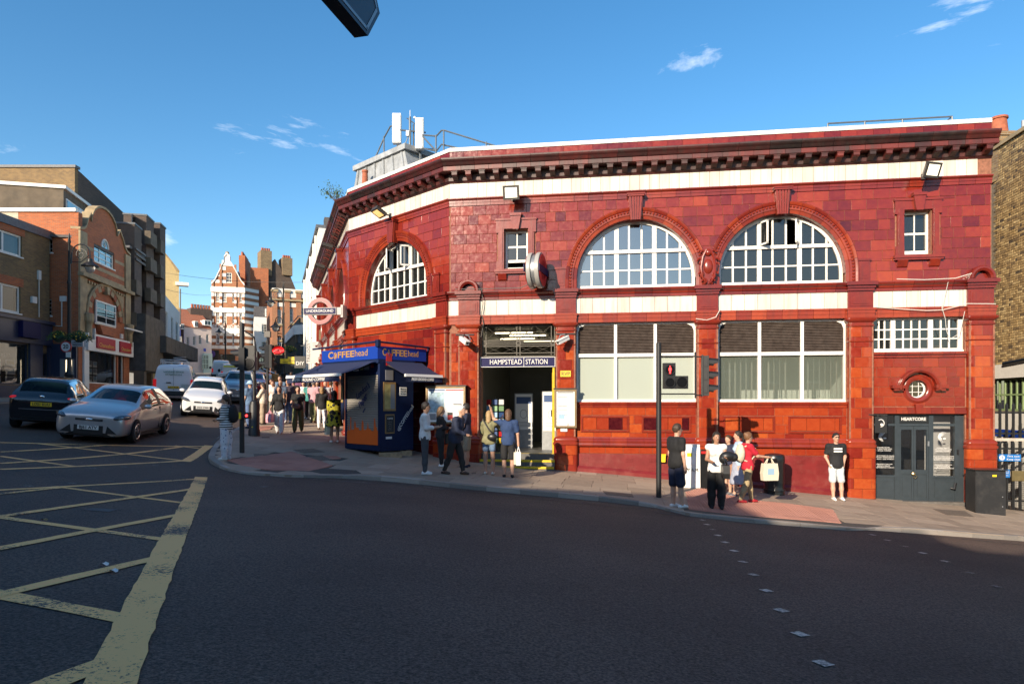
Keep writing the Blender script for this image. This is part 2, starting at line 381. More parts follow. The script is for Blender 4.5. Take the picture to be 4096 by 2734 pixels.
yline(k2(160,1640),k2(690,1430),.163,off=.009)
yline(k2(1268,124),k2(1122,222),.25,.25,.010,.008)
yline(k2(0,268),k2(1130,215),.146)
yline(k2(0,105),k2(640,122),.129)
yline(k2(640,122),k2(1268,128),.129)
yline(k2(0,163),k2(640,122),.129,off=.009)
yline(k2(0,233),k2(1100,132),.138,off=.009)
yline(k2(220,110),k2(1130,217),.138)
yline(k2(0,188),k2(470,252),.138)
yline(k2(1060,125),k2(1205,141),.120,off=.009)
ST=struct(bpy.data.objects.new('crossing_stud_marking',None));COL.objects.link(ST)
def stud(u,v,sz,rz,nm='stud',m='white_stud_paint'):
 x,y=at(u,v);d=Vector((math.cos(rz),math.sin(rz)))*sz/2;s=Vector((-d.y,d.x));pts=[]
 for a,b in((-1,-1),(1,-1),(1,1),(-1,1)):
  e=Vector((x,y))+d*(a+random.uniform(-.08,.08))+s*(b+random.uniform(-.08,.08));pts.append((e.x,e.y,gz(e.x,e.y)+.007))
 mb=MB();mb.add(pts,[(0,1,2,3)]);return mb.build(nm,MATS[m],ST)
K4=1496/2349
for x,y in[(303,178),(329,204),(359,232),(392,263),(428,300),(471,343),(528,397),(583,467),(650,548),(732,648),(826,772),(943,922),(1086,1108)]:
 stud(2600+x*K4,1950+y*K4,.105,R(-62))
for x,y in[(1313,266),(1397,296),(1491,330),(1596,368),(1713,411),(1852,463),(2010,535),(2178,622)]:
 stud(2600+x*K4,1950+y*K4,.105,R(-62))
for x,y in[(120,278),(175,370),(340,270),(437,352),(565,262),(665,341),(755,253),(890,328),(940,245),(1098,316),(1288,305),(1478,297),(1100,238)]:
 p=k2(x,y);stud(p[0],p[1],.13,R(12),m='faded_line_paint')
fm=struct(bpy.data.objects.new('faded_road_marking',None));COL.objects.link(fm)
for a,b,wd in[((1060,1893),(1500,1925),.07),((1066,1903),(1540,1936),.06),((1500,1925),(2600,2040),.05),((2640,2052),(2760,2064),.09),((670,1678),(905,1686),.10),((665,1648),(705,1640),.10),((850,1770),(905,1725),.05),((862,1775),(918,1730),.05),((3450,2120),(4090,2178),.05),((0,1655),(20,1650),.1)]:
 m=MB();line_px(m,a,b,wd,off=.008);m.build('painted_line',MATS['faded_line_paint'],fm)
def plate(nm,pts,m,off=.010,label=None):
 mb=MB();v=[(x,y,gz(x,y)+off)for x,y in pts];mb.add(v,[tuple(range(len(v)))])
 a,b,c=Vector(v[0]),Vector(v[1]),Vector(v[2])
 if(b-a).cross(c-a).z<0:mb.f=[tuple(reversed(f))for f in mb.f]
 return mb.build(nm,m)
iron=mat('cast_iron_cover',(.045,.043,.042),.6,noise=.3,bump=.5,bscale=60)
for pts in([(505,515),(560,503),(715,512),(660,527)],[(1530,300),(1560,290),(1690,292),(1660,303)],[(1570,372),(1600,368),(1632,373),(1600,378)]):
 struct(plate('manhole_cover',[at(*k2(*p))for p in pts],iron,.006))
# pavement of the station corner
PV=.10
def seg_dist(p,a,b):
 p,a,b=Vector(p),Vector(a),Vector(b);d=b-a;t=max(0,min(1,(p-a).dot(d)/d.dot(d)));return(p-a-d*t).length
kerb_px=[(1000,1676),(960,1702),(925,1722),(891,1743),(862,1768),(843,1795),(833,1818),(840,1836),(865,1850),(905,1864),(975,1878),(1060,1885),(1150,1890),(1387,1896),(1600,1911),(1982,1949),(2200,1968),(2417,1987),(2623,2011),(2759,2043),(2982,2068),(3386,2100),(3507,2101),(3835,2126),(4096,2145)]
KERB=[Vector(at(u,v,PV))for u,v in kerb_px]
KERB=[Vector((-14.2,41.5)),Vector((-12.3,35.5)),Vector((-11.0,31.0))]+KERB+[Vector((16.5,13.6)),Vector((24,11.6))]
DROPS=[(Vector(at(1040,1884)),Vector(at(1250,1893))),(Vector(at(2800,2048)),Vector(at(3330,2096)))]
def pv(x,y):
 """pavement surface above datum: one kerb height, dropped at the two crossings"""
 o=PV
 for a,b in DROPS:
  d=seg_dist((x,y),a,b);s=max(0.,min(1.,(1.7-d)/1.5));s=s*s*(3-2*s);o=min(o,PV-.075*s)
 return gz(x,y)+o
C1=Vector((-1.9,20.4));C2=Vector((-5.96,24.3));C3=Vector((-11.6,39.9))
DM=Vector((.9898,-.1425));EM=C1+DM*15.20
def inward(p,d,k):return p+Vector((-d.y,d.x))*k
PAVE=KERB+[Vector((26,17.2)),inward(EM,DM,.3)+DM*1.5,inward(C1,DM,.3),inward(C2,(C1-C2).normalized(),.3),inward(C3,(C2-C3).normalized(),.3)]
def clip_poly(subject,clip):
 """Sutherland-Hodgman: subject polygon cut by a convex counter-clockwise polygon"""
 res=subject
 for i in range(len(clip)):
  a,b=clip[i],clip[(i+1)%len(clip)];e=b-a;inp=res;res=[]
  if not inp:break
  for j in range(len(inp)):
   p,q=inp[j-1],inp[j]
   sp=e.x*(p.y-a.y)-e.y*(p.x-a.x);sq=e.x*(q.y-a.y)-e.y*(q.x-a.x)
   if sq>=0:
    if sp<0:res.append(p.lerp(q,sp/(sp-sq)))
    res.append(q)
   elif sp>=0:res.append(p.lerp(q,sp/(sp-sq)))
 out=[]
 for p in res:
  if not out or(p-out[-1]).length>1e-4:out.append(p)
 if len(out)>1 and(out[0]-out[-1]).length<1e-4:out.pop()
 return out
def parea(p):return.5*sum(p[i-1].x*p[i].y-p[i].x*p[i-1].y for i in range(len(p)))
def slab_piece(mb,poly,top,th=.05,gap=.005,bev=.006):
 """a flat stone with eased edges laid on the slope"""
 c=sum(poly,Vector((0,0)))/len(poly);n=len(poly)
 def ins(p,k):d=c-p;return p+d.normalized()*min(k,d.length*.5)
 o=[ins(p,gap)for p in poly];i=[ins(p,gap+bev)for p in poly]
 vs=[(p.x,p.y,top(p.x,p.y)-th)for p in o]+[(p.x,p.y,top(p.x,p.y)-bev*.7)for p in o]+[(p.x,p.y,top(p.x,p.y))for p in i]
 fs=[(2*n+k for k in range(n))]
 fs=[tuple(2*n+k for k in range(n))]+[(k,(k+1)%n,n+(k+1)%n,n+k)for k in range(n)]+[(n+k,n+(k+1)%n,2*n+(k+1)%n,2*n+k)for k in range(n)]
 mb.add(vs,fs)
tint_mat('paving_stone',[(0,(.19,.145,.105)),(.5,(.32,.245,.18)),(1,(.46,.36,.27))],rough=.8,mottle=.5,mscale=5,bump=.25,bscale=60,streak=0)
tint_mat('kerb_granite',[(0,(.18,.16,.14)),(1,(.38,.33,.28))],rough=.75,mottle=.6,mscale=30,bump=.3,bscale=70)
tint_mat('tactile_red',[(0,(.34,.15,.11)),(1,(.48,.23,.17))],rough=.8,mottle=.4,mscale=14,bump=.2,bscale=80)
mat('pavement_joint',(.06,.054,.047),.9,noise=.4,nscale=20)
pavement=struct(bpy.data.objects.new('pavement',None));COL.objects.link(pavement)
mb=MB();dcol=DM;dper=Vector((-DM.y,DM.x))
def cells(step_a,step_b,org,da,db,ra,rb):
 for j in range(rb[0],rb[1]):
  for i in range(ra[0],ra[1]):yield i,j,[org+da*(i*step_a)+db*(j*step_b),org+da*((i+1)*step_a)+db*(j*step_b),org+da*((i+1)*step_a)+db*((j+1)*step_b),org+da*(i*step_a)+db*((j+1)*step_b)]
PAVE_CCW=PAVE if parea(PAVE)>0 else list(reversed(PAVE))
for i,j,c in cells(1.2,1.2,C1,dcol,dper,(-16,24),(-8,20)):
 p=clip_poly(PAVE_CCW,c)
 if len(p)>2 and abs(parea(p))>1e-3:mb.add([(q.x,q.y,pv(q.x,q.y)-.012)for q in p],[tuple(range(len(p)))])
n=len(KERB)
mb.build('pavement_bed',MATS['pavement_joint'],pavement)
def pxpoly(pts,off=PV):
 p=[Vector(at(u,v,off))for u,v in pts];return p if parea(p)>0 else list(reversed(p))
c6=lambda x,y:(800+x*.3508,1350+y*.3508)
TAC=[pxpoly([c6(290,1420),c6(640,1380),c6(1050,1322),c6(1330,1420),c6(1510,1475),c6(1240,1515),c6(820,1505),c6(500,1470)],.04),pxpoly([c6(1390,1345),c6(1560,1352),c6(1610,1378),c6(1480,1385)]),pxpoly([c6(600,1045),c6(660,1012),c6(850,1005),c6(800,1048),c6(700,1062)]),pxpoly([(2742,1975),(2755,2033),(2960,2056),(3366,2088),(3330,2046),(3130,2020),(2960,2005),(2905,1960),(2830,1952)],.05)]
def inside(p,poly):
 r=False
 for i in range(len(poly)):
  a,b=poly[i-1],poly[i]
  if(a.y>p.y)!=(b.y>p.y)and p.x<(b.x-a.x)*(p.y-a.y)/(b.y-a.y)+a.x:r=not r
 return r
stones=[]
rows=0;rb=random.Random(3)
j=-8;y=-8*.62
while y<13:
 h=rb.choice([.55,.6,.62,.7]);x=-18.5+rb.uniform(0,.6)
 while x<28:
  wd=rb.choice([.6,.75,.75,.9]);org=C1+dcol*x+dper*(y-6.2)
  c=[org,org+dcol*wd,org+dcol*wd+dper*h,org+dper*h];x+=wd
  p=clip_poly(PAVE_CCW,c)
  if len(p)<3 or abs(parea(p))<.02:continue
  ctr=sum(p,Vector((0,0)))/len(p)
  if any(inside(ctr,t)for t in TAC):continue
  if min(seg_dist(ctr,KERB[k],KERB[k+1])for k in range(len(KERB)-1))<.12:continue
  stones.append((ctr.length,p,min(1,max(0,rb.gauss(.5,.12)))))
 y+=h
stones.sort(key=lambda s:s[0])
rest=MB()
for k,(d,p,ti)in enumerate(stones):
 if k<290:
  m=MB();m.tint=ti;slab_piece(m,p,pv);m.build('paving_stone',MATS['paving_stone'],pavement)
 else:rest.tint=ti;slab_piece(rest,p,pv)
rest.build('paving_stones',MATS['paving_stone'],pavement,kind='stuff')
blis=MB()
for ti_,tp in enumerate(TAC):
 x0=min(p.x for p in tp);x1=max(p.x for p in tp);y0=min(p.y for p in tp);y1=max(p.y for p in tp)
 da=dcol if ti_==3 else Vector((.97,-.24)).normalized();db=Vector((-da.y,da.x));org=Vector(((x0+x1)/2,(y0+y1)/2))
 for i,j,c in cells(.4,.4,org,da,db,(-9,9),(-7,7)):
  p=clip_poly(tp,c)
  if len(p)<3 or abs(parea(p))<.01:continue
  m=MB();m.tint=rb.random();slab_piece(m,p,lambda x,y:pv(x,y)+.012,gap=.003);m.build('tactile_slab',MATS['tactile_red'],pavement)
  for a in range(6):
   for b in range(6):
    q=c[0]+da*(.0333+a*.0667)+db*(.0333+b*.0667)
    if inside(q,p):
     z=pv(q.x,q.y)+.012;r=.018;blis.tint=.6
     blis.add([(q.x+r*math.cos(t),q.y+r*math.sin(t),z)for t in(0,1.57,3.14,4.71)]+[(q.x+r*.6*math.cos(t),q.y+r*.6*math.sin(t),z+.007)for t in(0,1.57,3.14,4.71)],[(4,5,6,7),(0,1,5,4),(1,2,6,5),(2,3,7,6),(3,0,4,7)])
blis.build('tactile_blisters',MATS['tactile_red'],pavement,kind='stuff')
def kerb_run(line,top,parent,name='kerb_stone',wd=.16,lens=(.75,1.0)):
 acc=[];L=[0]
 for i in range(1,len(line)):L.append(L[-1]+(line[i]-line[i-1]).length)
 def pt(s):
  s=max(0,min(L[-1],s));i=max(1,next((k for k in range(len(L))if L[k]>=s),len(L)-1));t=(s-L[i-1])/max(1e-6,L[i]-L[i-1]);return line[i-1].lerp(line[i],t)
 s=0
 while s<L[-1]-.1:
  e=min(L[-1],s+rb.uniform(*lens));k=4
  P=[pt(s+.004+(e-s-.008)*a/k)for a in range(k+1)]
  rows=[]
  for a,p in enumerate(P):
   d=(P[min(a+1,k)]-P[max(a-1,0)]).normalized();nrm=Vector((-d.y,d.x));q=p+nrm*wd
   zt=top(p.x,p.y)+.006;zq=top(q.x,q.y)+.006
   rows.append([(p.x,p.y,gz(p.x,p.y)-.08),(p.x,p.y,zt-.022),(p.x+nrm.x*.022,p.y+nrm.y*.022,zt),(q.x,q.y,zq),(q.x,q.y,zq-.1)])
  vs=[v for r in rows for v in r];fs=[]
  for a in range(k):
   for b in range(4):fs.append((a*5+b,(a+1)*5+b,(a+1)*5+b+1,a*5+b+1))
  fs+=[(0,1,2,3,4),tuple(k*5+b for b in(4,3,2,1,0))]
  m=MB();m.tint=rb.random();m.add(vs,fs);m.build(name,MATS['kerb_granite'],parent);s=e
kerb_run(KERB,pv,pavement)
for pts in([c6(1060,1280),c6(1290,1265),c6(1430,1305),c6(1180,1318)],[c6(1105,1370),c6(1400,1340),c6(1510,1388),c6(1215,1420)],[c6(610,1325),c6(930,1330),c6(900,1345),c6(620,1365)],[c6(700,1130),c6(790,1128),c6(800,1140),c6(705,1142)],[(2410,1963),(2530,1976),(2535,1987),(2425,1978)],[(3730,2035),(3860,2044),(3900,2068),(3790,2060)],[(1885,1890),(1905,1889),(1905,1894),(1887,1895)]):
 p=[Vector(at(u,v,PV))for u,v in pts]
 if parea(p)<0:p.reverse()
 m=MB();slab_piece(m,p,lambda x,y:pv(x,y)+.010);m.build('inspection_cover',mat('cover_infill',(.15,.115,.085),.8,noise=.3,nscale=25,bump=.4,bscale=60),pavement)
# the red tiled station
RED=[(0,(.036,.004,.007)),(.22,(.105,.008,.009)),(.5,(.205,.021,.011)),(.78,(.31,.046,.013)),(1,(.43,.10,.022))]
tint_mat('red_glazed_tile',RED,rough=.16,mottle=.34,mscale=7,bump=.16,bscale=6,rvar=.10)
tint_mat('red_moulding',[(0,(.04,.005,.008)),(.5,(.175,.018,.011)),(1,(.33,.050,.015))],rough=.24,mottle=.4,mscale=4,bump=.10,bscale=7,streak=.35)
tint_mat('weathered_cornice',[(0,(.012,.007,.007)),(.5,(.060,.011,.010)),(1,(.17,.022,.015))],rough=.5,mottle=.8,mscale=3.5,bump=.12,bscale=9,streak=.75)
tint_mat('cream_tile',[(0,(.47,.43,.36)),(1,(.66,.62,.54))],rough=.22,mottle=.4,mscale=3,bump=.05,bscale=6,streak=.38)
mat('tile_grout',(.24,.10,.06),.85,noise=.35,nscale=12)
mat('white_joinery',(.72,.70,.65),.45,noise=.06,dirt=.25,dscale=4,dcol=(.3,.27,.22))
mat('coping_white',(.62,.60,.56),.55,noise=.1,dirt=.35,dscale=2.2,dcol=(.2,.18,.15))
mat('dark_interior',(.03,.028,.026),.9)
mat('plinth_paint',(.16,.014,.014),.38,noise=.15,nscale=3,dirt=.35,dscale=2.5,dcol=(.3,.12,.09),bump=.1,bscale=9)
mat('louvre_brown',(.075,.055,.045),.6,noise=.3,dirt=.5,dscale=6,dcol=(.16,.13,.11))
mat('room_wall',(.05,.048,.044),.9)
def glass_mat(name,tint=(.05,.06,.06),gl=.16,opac=.75,rough=.01,ior=1.5):
 if name in MATS:return MATS[name]
 m=bpy.data.materials.new(name);m.use_nodes=True;MATS[name]=m
 t=m.node_tree;t.nodes.clear();lk=t.links.new
 o=t.nodes.new('ShaderNodeOutputMaterial');tr=t.nodes.new('ShaderNodeBsdfTransparent');df=t.nodes.new('ShaderNodeBsdfDiffuse');g=t.nodes.new('ShaderNodeBsdfGlossy')
 df.inputs['Color'].default_value=(*tint,1);g.inputs['Roughness'].default_value=rough
 m1=t.nodes.new('ShaderNodeMixShader');m1 .inputs[0].default_value=opac;lk(tr.outputs[0],m1 .inputs[1]);lk(df.outputs[0],m1 .inputs[2])
 fr=t.nodes.new('ShaderNodeFresnel');fr.inputs['IOR'].default_value=ior
 mr=t.nodes.new('ShaderNodeMapRange');mr.inputs['To Min'].default_value=gl;lk(fr.outputs[0],mr.inputs['Value'])
 co=t.nodes.new('ShaderNodeTexCoord');n=t.nodes.new('ShaderNodeTexNoise');n.inputs['Scale'].default_value=1.3;lk(co.outputs['Object'],n.inputs['Vector'])
 bp=t.nodes.new('ShaderNodeBump');bp.inputs['Strength'].default_value=.06;bp.inputs['Distance'].default_value=.02;lk(n.outputs['Fac'],bp.inputs['Height'])
 lk(bp.outputs[0],g.inputs['Normal'])
 m2=t.nodes.new('ShaderNodeMixShader');lk(mr.outputs[0],m2 .inputs[0]);lk(m1 .outputs[0],m2 .inputs[1]);lk(g.outputs[0],m2 .inputs[2]);lk(m2 .outputs[0],o.inputs['Surface'])
 return m
glass_mat('window_glass',(.018,.02,.02),.045,.70)
glass_mat('sky_glass',(.02,.024,.024),.26,.70);glass_mat('shop_glass',(.02,.022,.024),.12,.35)
glass_mat('frosted_glass',(.39,.43,.37),.06,.93,.15)
glass_mat('blind_glass',(.20,.23,.19),.06,.40,.03)
station=thing('underground_station','red glazed-tile corner station with white bands and big arched windows','station',(C1 .x,C1 .y,0))
SINV=TR((-C1 .x,-C1 .y,0))
def fr(o,d):return SINV@frame(o,d)
FM,FC,FS=fr(C1,DM),fr(C2,C1-C2),fr(C3,C2-C3)
LM,LC,LS=15.20,(C1-C2).length,(C2-C3).length
ZB=-2.2
ZS0,ZS1,ZW0,ZW1,ZT=4.99,7.6,7.83,8.33,9.39
def arch_loop(tc_,r,z0,zc,n=28):
 return[(tc_+r,z0)]+[(tc_+r*math.cos(a),zc+r*math.sin(a))for a in[math.pi*k/n for k in range(n+1)]]+[(tc_-r,z0)]
def rect(a,b,c,d):return[(a,c),(b,c),(b,d),(a,d)]
RI,RO,ZC=1.76,2.06,5.28
class Field:
 """tiles of one wall: collected, the largest 300 become objects, the rest one mesh"""
 def __init__(s):s.p=[]
 def zone(s,t0,t1,z0,z1,tw,th,rects=(),circs=(),proud=.014,lo=.2,hi=.8,bond=.5,spread=None):
  rr=rb;nrow=max(1,round((z1-z0)/th));h=(z1-z0)/nrow
  for j in range(nrow):
   x=t0-(tw*bond if j%2 else 0);base=rr.uniform(lo,hi)
   while x<t1-.01:
    w_=tw*rr.choice([.9,1,1,1.1,.75]);a,b=max(x,t0),min(x+w_,t1);x+=w_
    if b-a<.05:continue
    if t1-b<.09:b=t1;x=t1
    pcs=[(a,b,z0+j*h,z0+(j+1)*h)]
    for(ra,rb_,rc,rd)in rects:
     nx=[]
     for(pa,pb,pc,pd)in pcs:
      if pb<=ra or pa>=rb_ or pd<=rc or pc>=rd:nx.append((pa,pb,pc,pd));continue
      if pc<rc:nx.append((pa,pb,pc,rc))
      if pd>rd:nx.append((pa,pb,rd,pd))
      if pa<ra:nx.append((pa,ra,max(pc,rc),min(pd,rd)))
      if pb>rb_:nx.append((rb_,pb,max(pc,rc),min(pd,rd)))
     pcs=nx
    for(pa,pb,pc,pd)in pcs:
     if pb-pa<.04 or pd-pc<.04:continue
     poly=[Vector((pa,pc)),Vector((pb,pc)),Vector((pb,pd)),Vector((pa,pd))]
     for(cx,cz,r,*full)in circs:
      o=Vector((cx,cz));c=sum(poly,Vector((0,0)))/len(poly)
      if not full and c.y<cz and abs(c.x-cx)<r+.3:
       poly=[p for p in poly]
       if abs(c.x-cx)<r:poly=[]
       break
      if min((p-o).length for p in poly)>=r and(c-o).length>r:continue
      if max((p-o).length for p in poly)<=r:poly=[];break
      dr=(c-o).normalized();q=o+dr*(r-.02);tn=Vector((-dr.y,dr.x));big=[q+tn*9,q-tn*9,q-tn*9+dr*18,q+tn*9+dr*18]
      if parea(big)<0:big.reverse()
      poly=clip_poly(poly,big)
      if len(poly)<3 or abs(parea(poly))<.004:poly=[];break
     if len(poly)>=3:s.p.append((poly,min(1,max(0,rr.gauss((lo+hi)/2+.24*mnoise.noise(Vector((pa*.45,pc*.7,3.1))),(hi-lo)*.2)if spread is None else rr.choice(spread))),proud))
 def emit(s,parent,mname='red_glazed_tile',nobj=300,name='tile'):
  s.p.sort(key=lambda q:-abs(parea(q[0])));st=MB()
  for k,(poly,ti,pr)in enumerate(s.p):
   m=MB()if k<nobj else st;m.tint=ti;n=len(poly);c=sum(poly,Vector((0,0)))/n
   if parea(poly)<0:poly=list(reversed(poly))
   def ins(p,k_):d=c-p;return p+Vector((math.copysign(min(abs(d.x),k_),d.x),math.copysign(min(abs(d.y),k_),d.y)))
   o=[ins(p,.0045)for p in poly];i=[ins(p,.0085)for p in poly];yj=rb.uniform(-.0015,.0015)
   tl=[rb.uniform(-.0012,.0012)for _ in i]
   vs=[(p.x,0,p.y)for p in o]+[(p.x,-pr+.004,p.y)for p in o]+[(p.x,-pr+yj+tl[q],p.y)for q,p in enumerate(i)]
   fs=[tuple(2*n+q for q in range(n))]+[(q,(q+1)%n,n+(q+1)%n,n+q)for q in range(n)]+[(n+q,n+(q+1)%n,2*n+(q+1)%n,2*n+q)for q in range(n)]
   m.add(vs,fs)
   if k<nobj:m.build(name,MATS[mname],parent)
  if len(s.p)>nobj:st.build(name+'_field',MATS[mname],parent,kind='stuff')
def sweep_pieces(path,prof,seg,gap=.004,tl=(.3,.7),mb=None,close=True):
 """moulding run: a profile (outward, z) swept along plan corners, cut into glazed blocks. path is world plan, outward to the left-hand side of -d"""
 mb=mb or MB()
 P=[Vector(p)for p in path];nr=[]
 for i in range(len(P)):
  ns=[]
  if i>0:d=(P[i]-P[i-1]).normalized();ns.append(Vector((d.y,-d.x)))
  if i<len(P)-1:d=(P[i+1]-P[i]).normalized();ns.append(Vector((d.y,-d.x)))
  if len(ns)==1:nr.append(ns[0])
  else:s=(ns[0]+ns[1]).normalized();nr.append(s/max(.3,s.dot(ns[0])))
 for i in range(len(P)-1):
  a,b=P[i],P[i+1];ln=(b-a).length;k=max(1,round(ln/seg))
  for j in range(k):
   s0,s1=j/k,(j+1)/k;g=gap/ln
   e0=s0+(g if True else 0);e1=s1-g
   vs=[]
   for e in(e0,e1):
    c=a.lerp(b,e);nn=nr[i].lerp(nr[i+1],e)if k>1 else(nr[i]if e<.5 else nr[i+1])
    d=(b-a).normalized();n0=Vector((d.y,-d.x))
    if k>1:
     n_use=n0
     if j==0 and e==e0:n_use=nr[i]
     if j==k-1 and e==e1:n_use=nr[i+1]
    else:n_use=nn
    vs+=[((c+n_use*q).x-C1 .x,(c+n_use*q).y-C1 .y,z)for q,z in prof]
   n=len(prof);mb.tint=rb.uniform(*tl)
   fs=[(q,n+q,n+(q+1)%n,(q+1)%n)for q in range(n if close else n-1)]
   fs+=[tuple(range(n)),tuple(reversed(range(n,2*n)))]
   mb.add(vs,fs)
 return mb
E_RET=EM+Vector((-DM.y,DM.x))*1.2
RUN=[C3,C2,C1,EM]
def mould(name,prof,seg,mname,tl=(.3,.7),path=RUN,gap=.004):
 return sweep_pieces(path,prof,seg,gap,tl).build(name,MATS[mname],station)
bays=[(3.86,7.33),(7.95,11.46)]
AR=[5.60,9.70]
sash=[(1.70,2.40,5.66,6.83),(12.97,13.66,5.73,6.94)]
wallM=MB();holes=[arch_loop(a,RI,ZS0+.01,ZC)for a in AR]+[rect(*s)for s in sash]+[rect(a,b,1.62,4.0)for a,b in bays]+[rect(.95,3.24,-.62,4.0),rect(12.16,14.53,3.02,3.98),rect(12.16,14.53,-1.35,1.28),[(13.32+.27*math.cos(k*math.pi/10),1.98+.27*math.sin(k*math.pi/10))for k in range(20)]]
wallM.holed(rect(0,LM,ZB,9.28),holes,0,.42)
wm=wallM.build('wall',MATS['tile_grout'],station,FM)
wallC=MB();wallC.holed(rect(0,LC,ZB,9.28),[arch_loop(LC/2,RI,ZS0+.01,ZC)],.002,.42);wc=wallC.build('wall',MATS['tile_grout'],station,FC)
SAR=[14.1,9.95,5.8,1.9]
wallS=MB();wallS.holed(rect(0,LS,ZB,9.28),[arch_loop(a,RI,ZS0+.01,ZC)for a in SAR]+[rect(a-1.55,a+1.55,.2,3.9)for a in SAR],.004,.42);ws=wallS.build('wall',MATS['tile_grout'],station,FS)
f=Field()
sashR=[(s[0]-.24,s[1]+.24,s[2]-.12,s[3]+.30)for s in sash]
f.zone(0.02,LM-.02,ZS0,ZS1,.40,.29,rects=sashR,circs=[(a,ZC,RO-.06)for a in AR],lo=.22,hi=.70)
f.zone(.62,.93,-.5,3.72,.31,.285,lo=.4,hi=.75)
for a,b in bays:
 f.zone(a,b,1.23,1.46,.52,.24,lo=.5,hi=.85);f.zone(a,b,.10,.32,.52,.24,lo=.55,hi=.9)
 for x0,x1 in((a,a+.16),((a+b)/2-.2,(a+b)/2+.2),(b-.16,b)):f.zone(x0,x1,.72,1.23,.40,.25,lo=.5,hi=.85)
 f.zone(a,b,.58,.72,.52,.24,lo=.5,hi=.85)
 for k,(x0,x1)in enumerate(((a+.2,(a+b)/2-.24),((a+b)/2+.24,b-.2))):
  f.zone(x0,x1,.80,1.16,.40,.37,lo=.55,hi=.9,proud=.024,spread=[.05,.6,.7,.75,.8]if a<4 else None)
f.zone(12.16,14.53,1.50,2.86,.36,.27,circs=[(13.32,1.98,.36,1)],lo=.35,hi=.75)
f.zone(.04,.3,-.4,3.72,.26,.285,lo=.4,hi=.75)
f.emit(wm)
f=Field();f.zone(.02,LC-.02,ZS0,ZS1,.40,.29,circs=[(LC/2,ZC,RO-.06)],lo=.28,hi=.68)
f.zone(.5,LC-.62,-.3,3.95,.42,.285,lo=.25,hi=.6);f.emit(wc,nobj=150)
f=Field();f.zone(.02,LS-.02,ZS0,ZS1,.40,.29,circs=[(a,ZC,RO-.06)for a in SAR],lo=.3,hi=.66)
for a,b in((0,.3),(3.5,4.2),(7.4,8.35),(11.55,12.5),(15.7,LS)):f.zone(a,b,0,3.95,.42,.285,lo=.35,hi=.7)
f.emit(ws,nobj=0)
mould('coping',[(-.42,9.27),(.05,9.27),(.05,9.38),(.0,9.41),(-.42,9.41)],1.9,'coping_white',gap=.003)
mould('parapet_tile_course',[(-.05,8.90),(.025,8.90),(.025,9.268),(-.05,9.268)],.44,'red_glazed_tile',(.25,.6))
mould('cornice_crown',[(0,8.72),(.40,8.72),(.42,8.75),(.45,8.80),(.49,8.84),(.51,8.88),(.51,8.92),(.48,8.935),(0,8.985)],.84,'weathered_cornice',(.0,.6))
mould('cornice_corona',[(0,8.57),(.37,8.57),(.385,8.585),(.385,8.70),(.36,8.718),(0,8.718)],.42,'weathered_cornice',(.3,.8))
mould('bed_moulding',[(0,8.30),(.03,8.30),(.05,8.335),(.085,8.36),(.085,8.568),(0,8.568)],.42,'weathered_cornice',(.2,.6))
def modillions(path):
 for i in range(len(path)-1):
  a,b=Vector(path[i]),Vector(path[i+1]);d=(b-a).normalized();ln=(b-a).length;k=round(ln/.42)
  for j in range(k):
   c=a+d*((j+.5)*ln/k)-C1;M=frame((c.x,c.y),d)
   m=MB();m.M=M;m.tint=rb.uniform(.2,.8)
   m.prism([(-.085,8.565),(-.34,8.565),(-.35,8.54),(-.345,8.46),(-.31,8.43),(-.25,8.44),(-.17,8.40),(-.12,8.37),(-.085,8.37)],-.08,.08,'x')
   m.prism([(-.085,8.566),(-.365,8.566),(-.365,8.545),(-.085,8.545)],-.095,.095,'x')
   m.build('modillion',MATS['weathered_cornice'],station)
modillions([C3,C2,C1,EM])
mould('white_frieze',[(-.02,ZW0),(.012,ZW0),(.012,ZW1-.02),(-.02,ZW1-.02)],.285,'cream_tile',(.3,.9),path=[C3,C2,C1,EM-DM*.35],gap=.005)
mould('string_course',[(0,7.60),(.045,7.60),(.045,7.69),(.06,7.69),(.06,7.755),(.085,7.77),(.12,7.80),(.12,7.83),(0,7.845)],.42,'red_moulding',(.35,.75))
mould('sill_course',[(0,4.72),(.05,4.72),(.05,4.80),(.08,4.81),(.09,4.86),(.15,4.90),(.17,4.94),(.17,4.97),(0,5.0)],.50,'red_moulding',(.2,.6))
mould('architrave',[(0,3.98),(.055,3.98),(.055,4.09),(.07,4.09),(.07,4.19),(.09,4.20),(.09,4.25),(0,4.27)],.42,'red_moulding',(.6,1.),path=[C3,C2,C1,EM])
mould('white_band',[(-.02,4.26),(.018,4.26),(.018,4.72),(-.02,4.72)],.36,'cream_tile',(.3,.9),path=[C3,C2,C1,EM],gap=.005)
